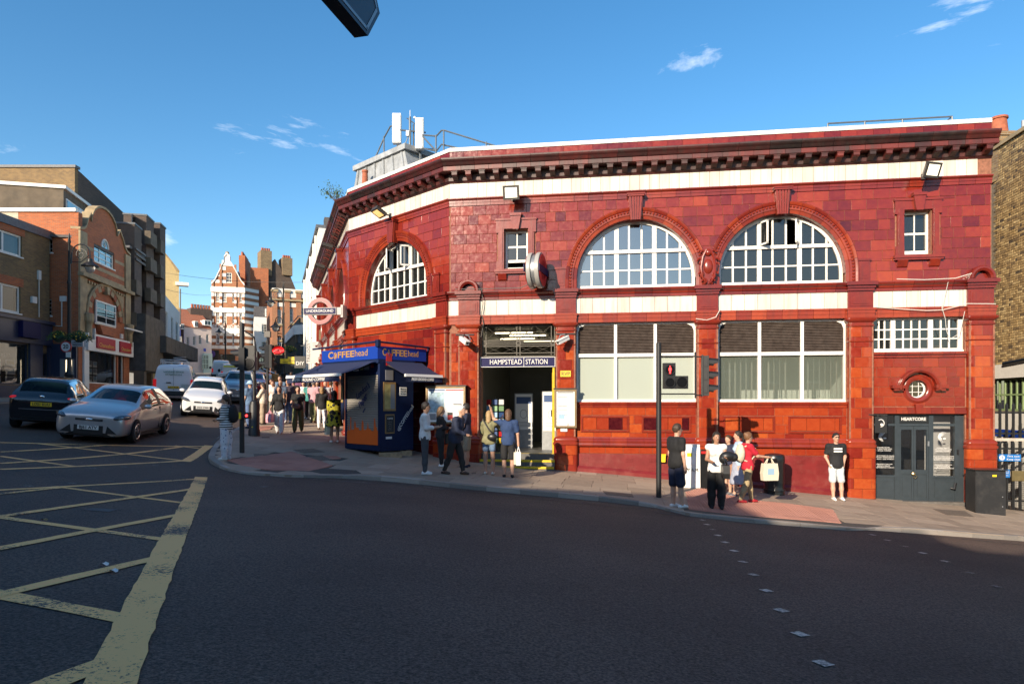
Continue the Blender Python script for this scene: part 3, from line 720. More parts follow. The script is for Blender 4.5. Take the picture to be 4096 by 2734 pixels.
def arch_ring(parent_f,tc_,keyz=True):
 mb=MB();mb.M=parent_f;nseg=17
 prof=[(RI-.03,.0),(RI-.03,-.03),(RI+.06,-.045),(RI+.075,-.07),(RI+.12,-.075),(RI+.19,-.075),(RI+.2,-.10),(RI+.245,-.125),(RO-.02,-.13),(RO,-.10),(RO,0)]
 for s_ in range(nseg):
  a0=math.pi*s_/nseg+.002;a1=math.pi*(s_+1)/nseg-.002;mb.tint=rb.uniform(.4,.8);vs=[];k=3
  for j in range(k+1):
   a=a0+(a1-a0)*j/k
   vs+=[(tc_+r*math.cos(a),y,ZC+r*math.sin(a))for r,y in prof]
  n=len(prof);fs=[]
  for j in range(k):
   for q in range(n-1):fs.append((j*n+q,j*n+q+1,(j+1)*n+q+1,(j+1)*n+q))
  fs+=[tuple(range(n-1,-1,-1)),tuple(range(k*n,(k+1)*n))]
  mb.add(vs,fs)
 for sg in(-1,1):
  mb.tint=.6
  pr=[(tc_+sg*r,y)for r,y in prof]
  mb.add([(x,y,ZS0+.005)for x,y in pr]+[(x,y,ZC)for x,y in pr],[(q,q+1,len(pr)+q+1,len(pr)+q)for q in range(len(pr)-1)])
 mb.tint=.5;n=24;vs=[]
 for j in range(n+1):
  a=math.pi*j/n
  vs+=[(tc_+(RI-.03)*math.cos(a),0,ZC+(RI-.03)*math.sin(a)),(tc_+(RI-.03)*math.cos(a),.3,ZC+(RI-.03)*math.sin(a))]
 mb.add(vs,[(2*j,2*j+1,2*j+3,2*j+2)for j in range(n)])
 ring=mb.build('arch_moulding',MATS['red_moulding'],station,smooth=True)
 be=MB();be.M=parent_f;be.tint=.65
 nb=64
 for j in range(nb):
  a=math.pi*(j+.5)/nb;be.ball((tc_+(RI+.155)*math.cos(a),-.085,ZC+(RI+.155)*math.sin(a)),.036,6,4,1,1,1)
 for sg in(-1,1):
  for j in range(3):be.ball((tc_+sg*(RI+.155),-.085,ZS0+.06+j*.09),.036,6,4)
 be.build('bead_enrichment',MATS['red_moulding'],ring,kind='stuff')
 ks=MB();ks.M=parent_f;ks.tint=.6;z0,z1=ZC+RI-.10,7.70
 for j in range(5):
  x=-1+j*.4
  w0,w1=.14,.20
  ks.prism([(tc_+x*w0,z0),(tc_+(x+.3)*w0,z0),(tc_+(x+.3)*w1,z1-.08),(tc_+x*w1,z1-.08)],-.22,-.16)
 ks.prism([(tc_-.15,z0),(tc_+.15,z0),(tc_+.21,z1-.08),(tc_-.21,z1-.08)],-.175,0)
 ks.box(tc_-.24,-.25,z1-.08,tc_+.24,0,z1-.01);ks.box(tc_-.26,-.27,z1-.03,tc_+.26,0,z1+.01)
 ks.build('keystone',MATS['red_moulding'],station)
def springer(parent_f,x0,x1):
 m=MB();m.M=parent_f;m.tint=.5;m.box(x0,-.07,ZS0,x1,0,5.62);m.box(x0-.02,-.10,5.58,x1+.02,0,5.64)
 m.box(x0+.05,-.082,5.08,x1-.05,-.06,5.5);m.box(x0+.09,-.092,5.16,x1-.09,-.06,5.42);m.build('springer_block',MATS['red_moulding'],station)
def arch_window(parent_f,tc_,opened=(),gm='window_glass'):
 r=RI-.035;yb=.26;z0=ZS0+.015
 w_=MB();w_.M=parent_f
 o=arch_loop(tc_,r,z0,ZC);i_=arch_loop(tc_,r-.085,z0+.10,ZC)
 w_.holed(o,[list(reversed(i_))],yb-.05,yb+.05)
 zt=6.10
 half=lambda z:math.sqrt(max(0,(r-.05)**2-(z-ZC)**2))if z>ZC else r-.05
 w_.box(tc_-half(zt),yb-.08,zt-.05,tc_+half(zt),yb+.03,zt+.05)
 cw=2*(r-.06)/9
 xs=[tc_-(r-.06)+k*cw for k in range(10)]
 for k in range(1,9):
  th=.062 if k in(3,6)else.026;zz=ZC+math.sqrt(max(0,(r-.05)**2-(xs[k]-tc_)**2))
  w_.box(xs[k]-th,yb-(.045 if th>.03 else.025),z0+.08,xs[k]+th,yb+.03,max(zt,zz)if zz>zt else zz)
 zm=5.55;w_.box(tc_-half(zm),yb-.024,zm-.022,tc_+half(zm),yb+.02,zm+.022)
 win=w_.build('window',MATS['white_joinery'],station)
 def topz(x):return ZC+math.sqrt(max(0,(r-.07)**2-(x-tc_)**2))
 for k in range(9):
  a,b=xs[k]+.02,xs[k+1]-.02
  for(zl,zh)in((z0+.09,zm),(zm,zt-.04),(zt+.04,9)):
   if(k,zl>zt)in opened:continue
   pts=[];
   for q in range(5):
    x=a+(b-a)*q/4;pts.append((x,min(zh,topz(x))))
   if max(p[1]for p in pts)<zl+.06:continue
   poly=[(a,zl),(b,zl)]+[(x,max(zl+.005,z))for x,z in reversed(pts)]
   p=MB();p.M=parent_f;n=len(poly);tl_=rb.uniform(-.003,.003);tv=rb.uniform(-.002,.002)
   p.add([(x,yb+.005+(x-a)*tl_+(z-zl)*tv,z)for x,z in poly],[tuple(range(n))]);p.build('pane',MATS[gm],win)
 for(k,up)in opened:
  if not up:continue
  a,b=xs[k]+.02,xs[k+1]-.02;h=min(topz(a),topz(b))-zt-.06
  q=MB();sgn=1 if opened.index((k,up))%2 else-1
  hx=b if sgn>0 else a
  q.M=parent_f@TR((hx,yb-.05,zt+.05))@RZ(R(-62 if sgn<0 else 62));wd=(b-a)*(1 if sgn<0 else-1)
  for(x0,x1,zz0,zz1)in((0,wd,0,.05),(0,wd,h-.05,h),(0,math.copysign(.045,wd),0,h),(wd,wd-math.copysign(.045,wd),0,h)):q.box(x0,-.02,zz0,x1,.02,zz1)
  c_=q.build('casement',MATS['white_joinery'],win)
  q2=MB();q2 .M=q.M;q2 .quad((0,0,.04),(wd,0,.04),(wd,0,h-.04),(0,0,h-.04));q2 .build('pane',MATS['window_glass'],c_)
 return win
for tcx in AR:arch_ring(FM,tcx)
arch_ring(FC,LC/2)
for tcx in SAR:arch_ring(FS,tcx)
arch_window(FM,AR[0],gm='sky_glass');arch_window(FM,AR[1],opened=[(3,True),(5,True)]);arch_window(FC,LC/2,opened=[(3,True),(5,True)])
for tcx in SAR:arch_window(FS,tcx)
springer(FM,AR[0]-RO-.30,AR[0]-RO+.02);springer(FM,AR[1]+RO-.02,AR[1]+RO+.30);springer(FC,LC/2-RO-.26,LC/2-RO+.02);springer(FC,LC/2+RO-.02,LC/2+RO+.30)
m=MB();m.M=FM;m.tint=.55;cx=(AR[0]+AR[1])/2
m.prism([(cx+x,z)for x,z in[(-.10,5.02),(.10,5.02),(.16,5.18),(.24,5.3),(.26,5.62),(.19,5.8),(.13,5.98),(.0,6.12),(-.13,5.98),(-.19,5.8),(-.26,5.62),(-.24,5.3),(-.16,5.18)]],-.16,0)
m.ball((cx,-.14,5.52),.15,14,8,.95,.5,1.5)
m.ball((cx,-.17,5.92),.10,10,6,1,.8,1.1)
for sg in(-1,1):
 for(px,pz,pr,rr_)in((.2,5.3,.07,.03),(.24,5.68,.075,.03),(.15,5.92,.06,.025),(.11,5.1,.07,.03)):
  m.tube([(cx+sg*(px+pr*math.cos(t)),-.17,pz+pr*math.sin(t))for t in[k*.5 for k in range(11)]],rr_,6)
 m.tube([(cx+sg*.06,-.2,5.05),(cx+sg*.17,-.22,5.22),(cx+sg*.2,-.2,5.5),(cx+sg*.15,-.2,5.8),(cx+sg*.05,-.2,6.0)],.03,6)
m.build('cartouche',MATS['red_moulding'],station,smooth=True)
def sash_window(parent_f,s,raised):
 a,b,z0,z1=s
 q=MB();q.M=parent_f;q.tint=.55
 for x0,x1,c_,d_ in((a-.20,a-.02,z0-.05,z1+.05),(b+.02,b+.20,z0-.05,z1+.05)):
  q.box(x0,-.06,c_,x1,0,d_);q.box(x0+.04,-.085,c_,x1-.04,0,d_)
  q.box(x0-(.06 if x0<a else 0),-.075,z1-.1,x1+(.06 if x0>a else 0),0,z1+.27);q.box(x0-(.05 if x0<a else 0),-.072,z0-.06,x1+(.05 if x0>a else 0),0,z0+.22)
 q.box(a-.26,-.07,z1+.02,b+.26,0,z1+.30);q.box(a-.28,-.10,z1+.27,b+.28,0,z1+.33)
 q.box(a-.30,-.15,z0-.12,b+.30,.10,z0-.04);q.box(a-.28,-.12,z0-.17,b+.28,0,z0-.12)
 for x in(a-.20,b-.06):q.prism([(-.13,z0-.17),(0,z0-.17),(0,z0-.38),(-.06,z0-.34)],x,x+.26,'x')
 c_=(a+b)/2;q.prism([(c_-.09,z1-.02),(c_+.09,z1-.02),(c_+.16,z1+.40),(c_-.16,z1+.40)],-.17,-.02);q.prism([(c_-.17,z1+.38),(c_+.17,z1+.38),(c_+.18,z1+.46),(c_-.18,z1+.46)],-.2,-.02)
 q.build('window_surround',MATS['red_moulding'],station)
 w_=MB();w_.M=parent_f;y=.2
 w_.box(a,y-.04,z0,a+.06,y+.06,z1);w_.box(b-.06,y-.04,z0,b,y+.06,z1);w_.box(a+.06,y-.04,z1-.07,b-.06,y+.06,z1);w_.box(a+.06,y-.06,z0,b-.06,y+.06,z0+.05)
 zm=(z0+z1)/2;lift=.16 if raised else 0
 w_.box(a+.06,y-.02,zm-.03+lift*.6,b-.06,y+.03,zm+.03+lift*.6);w_.box(c_-.015,y-.01,z0+.05+lift,c_+.015,y+.03,z1-.07)
 w_.box(a+.06,y-.02,z0+.05+lift,b-.06,y+.03,z0+.13+lift)
 win=w_.build('window',MATS['white_joinery'],station)
 for x0,x1 in((a+.06,c_-.015),(c_+.015,b-.06)):
  for zz0,zz1 in((z0+.13+lift,zm+lift*.6-.03),(zm+.03+lift*.6,z1-.07)):
   p=MB();p.M=parent_f;t_=rb.uniform(-.003,.003);p.quad((x0,y+.01,zz0),(x1,y+.01+t_,zz0),(x1,y+.01+t_,zz1),(x0,y+.01,zz1));p.build('pane',MATS['window_glass'],win)
sash_window(FM,sash[0],True);sash_window(FM,sash[1],False)
def pilaster(parent_f,x0,x1,p=.16,zt=3.72,blockz=True,rr_=.10,hood=False,ret=False):
 core=MB();core.M=parent_f;core.box(x0+.012,-p+.014,ZB,x1-.012,.0,4.0);core.build('pilaster_core',MATS['tile_grout'],station)
 def plan(off):
  pts=[(x0-off,0),(x0-off,-p-off+rr_)]
  for k in range(1,5):a=math.pi/2*k/4;pts.append((x0-off+rr_-rr_*math.cos(a),-p-off+rr_-rr_*math.sin(a)))
  pts.append((x1+off-rr_,-p-off))
  for k in range(1,5):a=math.pi/2*k/4;pts.append((x1+off-rr_+rr_*math.sin(a),-p-off+rr_-rr_*math.cos(a)))
  pts.append((x1+off,0));return[Vector(q)for q in pts]
 def cut(path,s0,s1):
  L=[0]
  for i in range(1,len(path)):L.append(L[-1]+(path[i]-path[i-1]).length)
  tot=L[-1];s0*=tot;s1*=tot
  def pt(s):
   for i in range(1,len(L)):
    if L[i]>=s-1e-9:return path[i-1].lerp(path[i],(s-L[i-1])/max(1e-9,L[i]-L[i-1]))
   return path[-1]
  return[pt(s0+.004)]+[path[i]for i in range(len(L))if s0+.01<L[i]<s1-.01]+[pt(s1-.004)]
 mb=MB();mb.M=parent_f;mlow=MB();mlow.M=parent_f
 h=.283;z=zt;row=0
 while z>-1.9:
  low=z-h<.50;off=.055 if low else 0.;path=plan(off)
  if.34<z<=.62:
   z=.34;row+=1;continue
  cuts=[0,.5,1]if row%2==0 else[0,.3,.72,1]
  if z-h>.34 or low:
   zz0=max(z-h,.60)if not low else z-h
   for a,b in zip(cuts,cuts[1:]):
    pp=cut(path,a,b);mq=mlow if low else mb;mq.tint=rb.uniform(.4,.85);vs=[(q.x,q.y,zz0+.004)for q in pp]+[(q.x,q.y,z-.004)for q in pp];n=len(pp)
    mq.add(vs,[(q,q+1,n+q+1,n+q)for q in range(n-1)])
  z-=h;row+=1
 pil=mb.build('pilaster',MATS['red_glazed_tile'],station,smooth=True);mlow.build('pilaster_plinth',MATS['red_glazed_tile'],pil,smooth=True)
 prof=[(.055,.335),(.075,.36),(.075,.42),(.05,.45),(.065,.49),(.055,.54),(.02,.58),(0,.605)]
 caps=[(0,3.72),(.03,3.74),(.03,3.77),(.005,3.79),(.005,3.84),(.05,3.87),(.085,3.92),(.085,3.97),(.04,3.985)]
 if zt<3.9:ring_z=[(.012,3.30),(.03,3.315),(.012,3.335)]
 for pr_,nm_ in((prof,'base_moulding'),(caps,'capital_moulding'),(ring_z,'collar_moulding')):
  ba=MB();ba.M=parent_f
  paths=[[(q.x,q.y,zz)for q in plan(o_)]for o_,zz in pr_];n=len(paths[0]);ba.tint=rb.uniform(.5,.8)
  ba.add([v for pth in paths for v in pth],[(i*n+q,i*n+q+1,(i+1)*n+q+1,(i+1)*n+q)for i in range(len(paths)-1)for q in range(n-1)])
  ba.build(nm_,MATS['red_moulding'],pil,smooth=True)
 bl=MB();bl.M=parent_f;bl.tint=.5
 bl.box(x0+.0,-.09,4.25,x1-.0,0,4.73);bl.box(x0+.06,-.105,4.31,x1-.06,-.08,4.67);bl.box(x0+.12,-.118,4.37,x1-.12,-.09,4.61)
 bl.tint=.75;bl.box(x0-.02,-.15,3.99,x1+.02,0,4.10);bl.box(x0-.03,-.165,4.10,x1+.03,0,4.19);bl.box(x0-.05,-.185,4.19,x1+.05,0,4.248)
 bl.tint=.4;bl.box(x0-.02,-.14,4.732,x1+.02,0,4.81);bl.box(x0-.04,-.18,4.81,x1+.04,0,4.88);bl.box(x0-.08,-.24,4.88,x1+.08,0,4.98)
 bl.build('pilaster_block',MATS['red_moulding'],pil)
 if hood:
  c_=(x0+x1)/2;hb=MB();hb.M=parent_f;hb.tint=.45
  for k in range(10):
   a0,a1=math.pi*k/10,math.pi*(k+1)/10;vs=[]
   for a in(a0,a1):
    for r_,y_ in((.20,-.02),(.20,-.20),(.26,-.24),(.31,-.24),(.33,-.2),(.33,0)):vs.append((c_+r_*math.cos(a),y_,4.99+r_*1.05*math.sin(a)))
   hb.add(vs,[(q,q+1,6+q+1,6+q)for q in range(5)])
  hb.prism([(c_-.2,4.98),(c_+.2,4.98)]+[(c_+.2*math.cos(a),4.98+.2*math.sin(a))for a in[math.pi*k/8 for k in range(1,8)]],-.06,-.0)
  hb.build('hood_pediment',MATS['red_moulding'],pil)
 return pil
pilaster(FM,.28,.93,hood=True)
pilaster(FM,3.25,3.85);pilaster(FM,7.34,7.94);pilaster(FM,11.47,12.13);pilaster(FM,14.56,15.22,hood=True)
pilaster(FC,.06,.52);pilaster(FC,LC-.58,LC-.04)
for a in(.1,3.5,7.6,11.75,15.95):pilaster(FS,a,a+.55)
for a,b in bays+[(11.2,11.46)]:
 m=MB();m.M=FM;m.tint=.7
 if b-a>1:
  for i in range(7):
   x0=a+(b-a)*i/7;x1=a+(b-a)*(i+1)/7;m.tint=rb.uniform(.45,.8)
   m.prism([(0,1.46),(-.03,1.46),(-.035,1.53),(-.07,1.56),(-.075,1.615),(0,1.63)],x0+.003,x1-.003,'x')
   m.prism([(0,.32),(-.11,.32),(-.12,.36),(-.11,.41),(-.075,.43),(-.085,.47),(-.06,.52),(-.03,.55),(-.02,.585),(0,.59)],x0+.003,x1-.003,'x')
  for x0,x1 in((a+.14,(a+b)/2-.18),((a+b)/2+.18,b-.14)):
   m.tint=.6
   for(p0,p1,q0,q1)in((x0,x1,1.16,1.22),(x0,x1,.73,.79),(x0,x0+.055,.79,1.16),(x1-.055,x1,.79,1.16)):m.box(p0,-.034,q0,p1,0,q1);m.box(p0+.018,-.046,q0+.018,p1-.018,0,q1-.018)
  m.build('dado_moulding',MATS['red_moulding'],station)
 p=MB();p.M=FM;p.box(a,-.055,ZB,b,.0,.095)
 if b-a>1:p.prism([(0,ZB),(-.16,ZB),(-.16,gz(C1 .x+a,19.5)+PV-.02),(-.10,gz(C1 .x+a,19.5)+PV+.10),(-.05,gz(C1 .x+a,19.5)+PV+.14),(0,0)],a+.01,b-.01,'x')if False else None
 pl=p.build('plinth',MATS['plinth_paint'],station)
 if b-a>1:
  for vx in(a+.25,a+1.55,b-1.25,b-.7):
   for vz in(-.08,-.34):
    v=MB();v.M=FM;v.box(vx-.12,-.062,vz-.07,vx+.12,-.05,vz+.07)
    for i in range(5):
     for j in range(3):v.box(vx-.10+i*.043,-.07,vz-.055+j*.04,vx-.10+i*.043+.028,-.056,vz-.055+j*.04+.026)
    v.build('vent_grille',MATS['plinth_paint'],pl)
for a,b in bays:
 m=MB();m.M=FM;vs=[]
 for i in range(9):
  x=a+(b-a)*i/8;wx,wy=C1 .x+DM.x*x,C1 .y+DM.y*x;g_=pv(wx,wy)
  vs+=[(x,-.15,g_-.3),(x,-.15,g_+.10),(x,-.09,g_+.17),(x,-.05,g_+.17)]
 m.add(vs,[(i*4+q,(i+1)*4+q,(i+1)*4+q+1,i*4+q+1)for i in range(8)for q in range(3)]);m.build('plinth_skirting',MATS['plinth_paint'],station)
def bay_window(a,b,kind):
 w_=MB();w_.M=FM;y=.14
 w_.box(a,y-.05,1.62,b,y+.06,1.70);w_.box(a,y-.09,1.60,b,y-.05,1.66)
 w_.box(a,y-.05,1.70,a+.05,y+.06,3.98);w_.box(b-.05,y-.05,1.70,b,y+.06,3.98);w_.box(a+.05,y-.05,3.92,b-.05,y+.06,3.99)
 w_.box(a+.05,y-.07,2.96,b-.05,y+.06,3.06)
 d3=(b-a)/3;ms=[a+d3,b-d3]
 for x in ms:w_.box(x-.045,y-.06,1.70,x+.045,y+.06,2.96);w_.box(x-.045,y-.06,3.06,x+.045,y+.06,3.92)
 for x,sg in((a+.05,1),(b-.05,-1)):w_.prism([(x,3.92),(x,3.72),(x+sg*.05,3.84),(x+sg*.2,3.92)],y-.04,y+.04)
 win=w_.build('window',MATS['white_joinery'],station)
 xs=[a+.05]+[v for x in ms for v in(x-.045,x+.045)]+[b-.05]
 for k in range(3):
  x0,x1=xs[2*k],xs[2*k+1]
  p=MB();p.M=FM;p.quad((x0,y+.02,1.70),(x1,y+.022,1.70),(x1,y+.022,2.96),(x0,y+.02,2.96));p.build('pane',MATS['frosted_glass' if kind==0 else 'blind_glass'],win)
  nl=19
  for i in range(nl):
   zz=3.06+(i+.5)*.86/nl;s_=MB();s_.M=FM;s_.prism([(y-.035,zz-.022),(y-.030,zz-.026),(y+.03,zz+.022),(y+.025,zz+.026)],x0,x1,'x');s_.build('louvre_slat',MATS['louvre_brown'],win)
  bk=MB();bk.M=FM;bk.box(x0,y+.045,3.06,x1,y+.058,3.92);bk.build('louvre_back',MATS['dark_interior'],win)
 return win
win0=bay_window(*bays[0],0);win1=bay_window(*bays[1],1)
mat('blind_fabric',(.56,.60,.50),.8,noise=.05);mat('room_blue',(.50,.56,.50),.9,noise=.1,nscale=.7)
bl_=thing('vertical_blind','pale vertical strip blind hanging inside the clear ground-floor window','blind',(C1 .x,C1 .y,0))
a,b=bays[1]
m=MB();m.M=FM;m.box(a,.50,2.92,b,.54,2.97);m.build('head_rail',MATS['white_joinery'],bl_)
for i in range(22):
 x=a+.1+i*(b-a-.2)/21
 if rb.random()<.06:continue
 m=MB();m.M=FM@TR((x,.52,0))@RZ(R(52+rb.uniform(-8,8)));m.box(-.045,-.001,1.74,.045,.001,2.92);m.build('blind_slat',MATS['blind_fabric'],bl_)
rm=MB();rm.M=FM
rm.box(3.56,2.4,1.0,15.0,2.6,3.99)
for x in(3.5,7.64,11.8):rm.box(x-.05,.42,-1.0,x+.05,7.0,4.5)
rm.box(3.5,.42,1.2,15,3,1.55)
rm.build('room_partition',MATS['room_blue'],station)
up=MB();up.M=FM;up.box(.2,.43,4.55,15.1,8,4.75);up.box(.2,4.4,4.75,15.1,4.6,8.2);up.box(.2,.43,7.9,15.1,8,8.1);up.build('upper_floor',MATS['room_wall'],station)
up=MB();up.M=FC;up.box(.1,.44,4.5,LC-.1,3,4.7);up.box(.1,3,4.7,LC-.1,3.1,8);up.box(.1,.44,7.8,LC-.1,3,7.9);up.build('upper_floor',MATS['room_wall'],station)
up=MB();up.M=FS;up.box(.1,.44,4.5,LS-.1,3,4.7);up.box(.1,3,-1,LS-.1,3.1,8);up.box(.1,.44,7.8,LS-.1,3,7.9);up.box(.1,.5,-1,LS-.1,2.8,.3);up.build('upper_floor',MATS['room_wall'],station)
for a in SAR:
 w_=MB();w_.M=FS;w_.box(a-1.55,.1,.2,a-1.48,.2,3.9);w_.box(a+1.48,.1,.2,a+1.55,.2,3.9);w_.box(a-1.48,.1,3.8,a+1.48,.2,3.9);w_.box(a-1.48,.1,2.9,a+1.48,.2,2.98);w_.box(a-.04,.1,.2,a+.04,.2,2.9);w_.box(a-1.48,.08,.2,a+1.48,.2,.5)
 wi=w_.build('window',MATS['white_joinery'],station)
 for x0,x1,z0,z1 in((a-1.48,a-.04,.5,2.9),(a+.04,a+1.48,.5,2.9),(a-1.48,a+1.48,2.98,3.8)):
  p=MB();p.M=FS;p.quad((x0,.15,z0),(x1,.15,z0),(x1,.15,z1),(x0,.15,z1));p.build('pane',MATS['shop_glass'],wi)
bk=inward(EM,DM,14)
roofp=[C3,C2,C1,EM,bk,inward(C3,(C2-C3).normalized(),9)]
mat('roof_felt',(.12,.12,.125),.85,noise=.3)
rf=MB();ins_=[p+(sum(roofp,Vector((0,0)))/len(roofp)-p).normalized()*.35 for p in roofp]
rf.prism([(p.x-C1 .x,p.y-C1 .y)for p in ins_],8.85,8.95,'z');rf.build('roof',MATS['roof_felt'],station)
brick_mat('yellow_stock_brick',(.30,.20,.09),(.17,.10,.05),(.22,.19,.14))
sd=MB()
for p,q in((EM,bk),(bk,roofp[5]),(roofp[5],C3)):
 d=(q-p).normalized();M=frame((p.x-C1 .x,p.y-C1 .y),d);sd.M=M;sd.box(.43,0,ZB,(q-p).length,.3,9.2)
sd.build('flank_wall',MATS['yellow_stock_brick'],station)
# station entrance, shopfront and fittings
def tu(u):
 k=(u-2048)/FPX;Y=20.126/(1+.144*k);return(k*Y+1.9)*1.0103
mat('sign_navy',(.012,.012,.062),.5,spec=.15);mat('sign_white',(.66,.65,.62),.45);mat('sign_frame',(.50,.49,.47),.4,metal=.3)
mat('yellow_paint',(.62,.43,.02),.42,noise=.08,dirt=.3,dscale=5,dcol=(.2,.13,.03));mat('black_iron',(.012,.012,.013),.42,noise=.3);mat('steel_grey',(.30,.31,.32),.4,metal=.6,noise=.15)
mat('step_stone',(.11,.10,.09),.8,noise=.3,nscale=9,dirt=.4,dscale=3)
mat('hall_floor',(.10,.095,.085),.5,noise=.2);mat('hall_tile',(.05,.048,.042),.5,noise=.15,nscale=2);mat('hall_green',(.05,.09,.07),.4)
mat('tube_light',(1,.95,.8),.5,emit=(1,.86,.55),estr=2.0)
mat('poster_white',(.74,.74,.72),.4);mat('poster_blue',(.03,.07,.19),.4);mat('poster_red',(.45,.02,.02),.4);mat('print_grey',(.22,.22,.23),.5);mat('print_black',(.02,.02,.02),.5);mat('print_green',(.20,.34,.17),.5);mat('print_lblue',(.27,.42,.55),.5)
mat('bronze_frame',(.20,.14,.075),.4,metal=.5,noise=.2)
hall=MB();hall.M=FM
hall.box(.95,.0,-1.2,3.24,9,.07);hall.build('hall_floor',MATS['hall_floor'],station)
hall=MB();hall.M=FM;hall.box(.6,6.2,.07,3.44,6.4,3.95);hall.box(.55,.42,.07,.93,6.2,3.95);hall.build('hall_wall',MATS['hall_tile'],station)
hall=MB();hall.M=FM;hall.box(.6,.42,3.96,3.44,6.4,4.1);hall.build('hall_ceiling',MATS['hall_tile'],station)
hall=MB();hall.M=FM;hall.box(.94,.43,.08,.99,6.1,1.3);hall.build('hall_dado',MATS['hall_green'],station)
for i,(x,y)in enumerate([(1.75,1.6),(2.1,2.5),(1.6,3.6),(2.3,4.8)]):
 l=thing('strip_light','slim fluorescent strip light on the ticket hall ceiling, %s from the doorway'%('first','second','third','last')[i],'light',(0,0,0),0,'ticket hall strip lights')
 W_=frame(C1,DM);l.matrix_local=W_@TR((x,y,3.88))
 m=MB();m.box(-.75,-.06,.02,.75,.06,.07);m.build('housing',MATS['white_joinery'],l);m=MB();m.box(-.62,-.018,-.02,.62,.018,.018);m.build('tube',MATS['tube_light'],l)
for i in range(3):
 z1=.07-i*.172;s_=MB();s_.M=FM;y0=.05-(i+1)*.29+.29
 s_.box(.97,y0-.29,z1-.5,3.23,y0,z1-.172 if i<3 else z1)
 st=s_.build('step',MATS['step_stone'],station);n_=MB();n_.M=FM;n_.box(.97,y0-.005,z1-.055,3.23,y0+.055,z1+.004);n_.box(.97,y0-.012,z1-.06,3.23,y0-.004,z1-.002);n_.build('step_nosing',MATS['yellow_paint'],st)
W=frame(C1,DM)
sg=thing('station_name_sign','long navy panel lettered HAMPSTEAD STATION over the doorway','sign');sg.matrix_local=W@TR((2.09,.02,2.83))
m=MB();m.box(-1.14,-.02,-.15,1.14,.02,.15);m.build('board',MATS['sign_navy'],sg)
m=MB();
for a in((-1.14,-.15,1.14,-.135),(-1.14,.135,1.14,.15),(-1.14,-.135,-1.125,.135),(1.125,-.135,1.14,.135),(.185,-.135,.197,.135)):m.box(a[0],-.028,a[1],a[2],-.018,a[3])
m.build('border',MATS['sign_white'],sg)
text('lettering','HAMPSTEAD',.215,'sign_white',sg,TR((-.36,-.026,0)),fit=.98);text('lettering','STATION',.215,'sign_white',sg,TR((.58,-.026,0)),fit=.66)
gr=MB();gr.M=FM;x0,x1,z0,z1,y=1.0,3.2,3.02,3.93,.12
for z in(z0,z0+.09,z0+.30,z0+.36,z0+.42,z0+.48,z1):gr.box(x0,y-.012,z-.011,x1,y+.012,z+.011)
for x in(x0,x0+.10,2.05,2.15,x1-.10,x1):gr.box(x-.011,y-.012,z0,x+.011,y+.012,z1)
for k in range(4):
 xa=x0+.1+k*.5;xb=xa+.5
 gr.tube([(xa,y,z0+.5),(xb,y,z1)],.009,4);gr.tube([(xa,y,z1),(xb,y,z0+.5)],.009,4);gr.tube([(xa,y,z0+.09),(xb,y,z0+.3)],.008,4);gr.tube([(xa,y,z0+.3),(xb,y,z0+.09)],.008,4)
for x in(2.10,x1-.05,x0+.05):gr.tube([(x+.07*math.cos(t),y,z0+.39+.07*math.sin(t))for t in[k*.52 for k in range(13)]],.012,5)
gr.build('iron_grille',MATS['steel_grey']if False else mat('grille_iron',(.09,.08,.065),.5,metal=.3),station)
dl=MB();dl.M=FM@TR((3.18,-.02,.07))@RZ(R(96));dl.box(0,-.03,0,.62,.03,2.58)
for zz0,zz1 in((.15,.8),(.95,1.5),(1.65,2.45)):dl.box(.08,-.036,zz0,.54,.036,zz1)
dlo=dl.build('door',MATS['yellow_paint'],station);h_=MB();h_.M=dl.M;h_.box(.5,.03,1.1,.54,.07,1.3);h_.box(.5,-.07,1.1,.54,-.03,1.3);h_.build('handle',MATS['black_iron'],dlo)
def board(name,label,M,w_,h_,legs=True,head=(0,0,0)):
 t=thing(name,label,'notice board');t.matrix_local=M
 m=MB();m.box(-w_/2,-.03,0,w_/2,.03,h_);m.build('frame',MATS['steel_grey'],t)
 m=MB();m.box(-w_/2+.03,-.034,.62,w_/2-.03,-.03,h_-.03);m.build('sheet',MATS['poster_white'],t);m=MB();m.box(-w_/2+.06,-.037,h_-.35,w_/2-.06,-.034,h_-.12);m.build('title_bar',MATS['poster_blue'],t)
 m=MB();m.tube([(.12*math.cos(k*.63),-.037,1.15+.15*math.sin(k*.63))for k in range(11)],.008,4);m.build('drawing',MATS['print_grey'],t)
 for i in range(4):m=MB();m.box(-w_/2+.12,-.037,.72+i*.05,w_/2-.12-.05*(i%2),-.0345,.735+i*.05);m.build('text_line',MATS['print_grey'],t)
 return t
board('notice_board','white notice board with blue title standing at the left of the ticket hall',W@TR((1.95,2.6,.07)),.62,1.85)
board('notice_board','white notice board with route sketch near the yellow door',W@TR((2.98,1.7,.07)),.62,1.9)
rk=thing('souvenir_rack','tall rack of postcards and packets inside the station doorway','display rack');rk.matrix_local=W@TR((1.28,.75,.07))
m=MB();m.tube([(0,0,0),(0,0,1.75)],.02,6);m.tube([(-.25,0,.02),(.25,0,.02)],.02,6);m.build('pole',MATS['black_iron'],rk)
cols=['poster_red','print_lblue','yellow_paint','poster_white','print_green','poster_blue']
for i in range(7):
 for j in range(3):
  m=MB();m.cbox((-.2+.2*j,-.05-.02*(j==1),.35+i*.2),(.15,.03,.16),rz=(j-1)*.5);m.build('packet',MATS[rb.choice(cols)],rk)
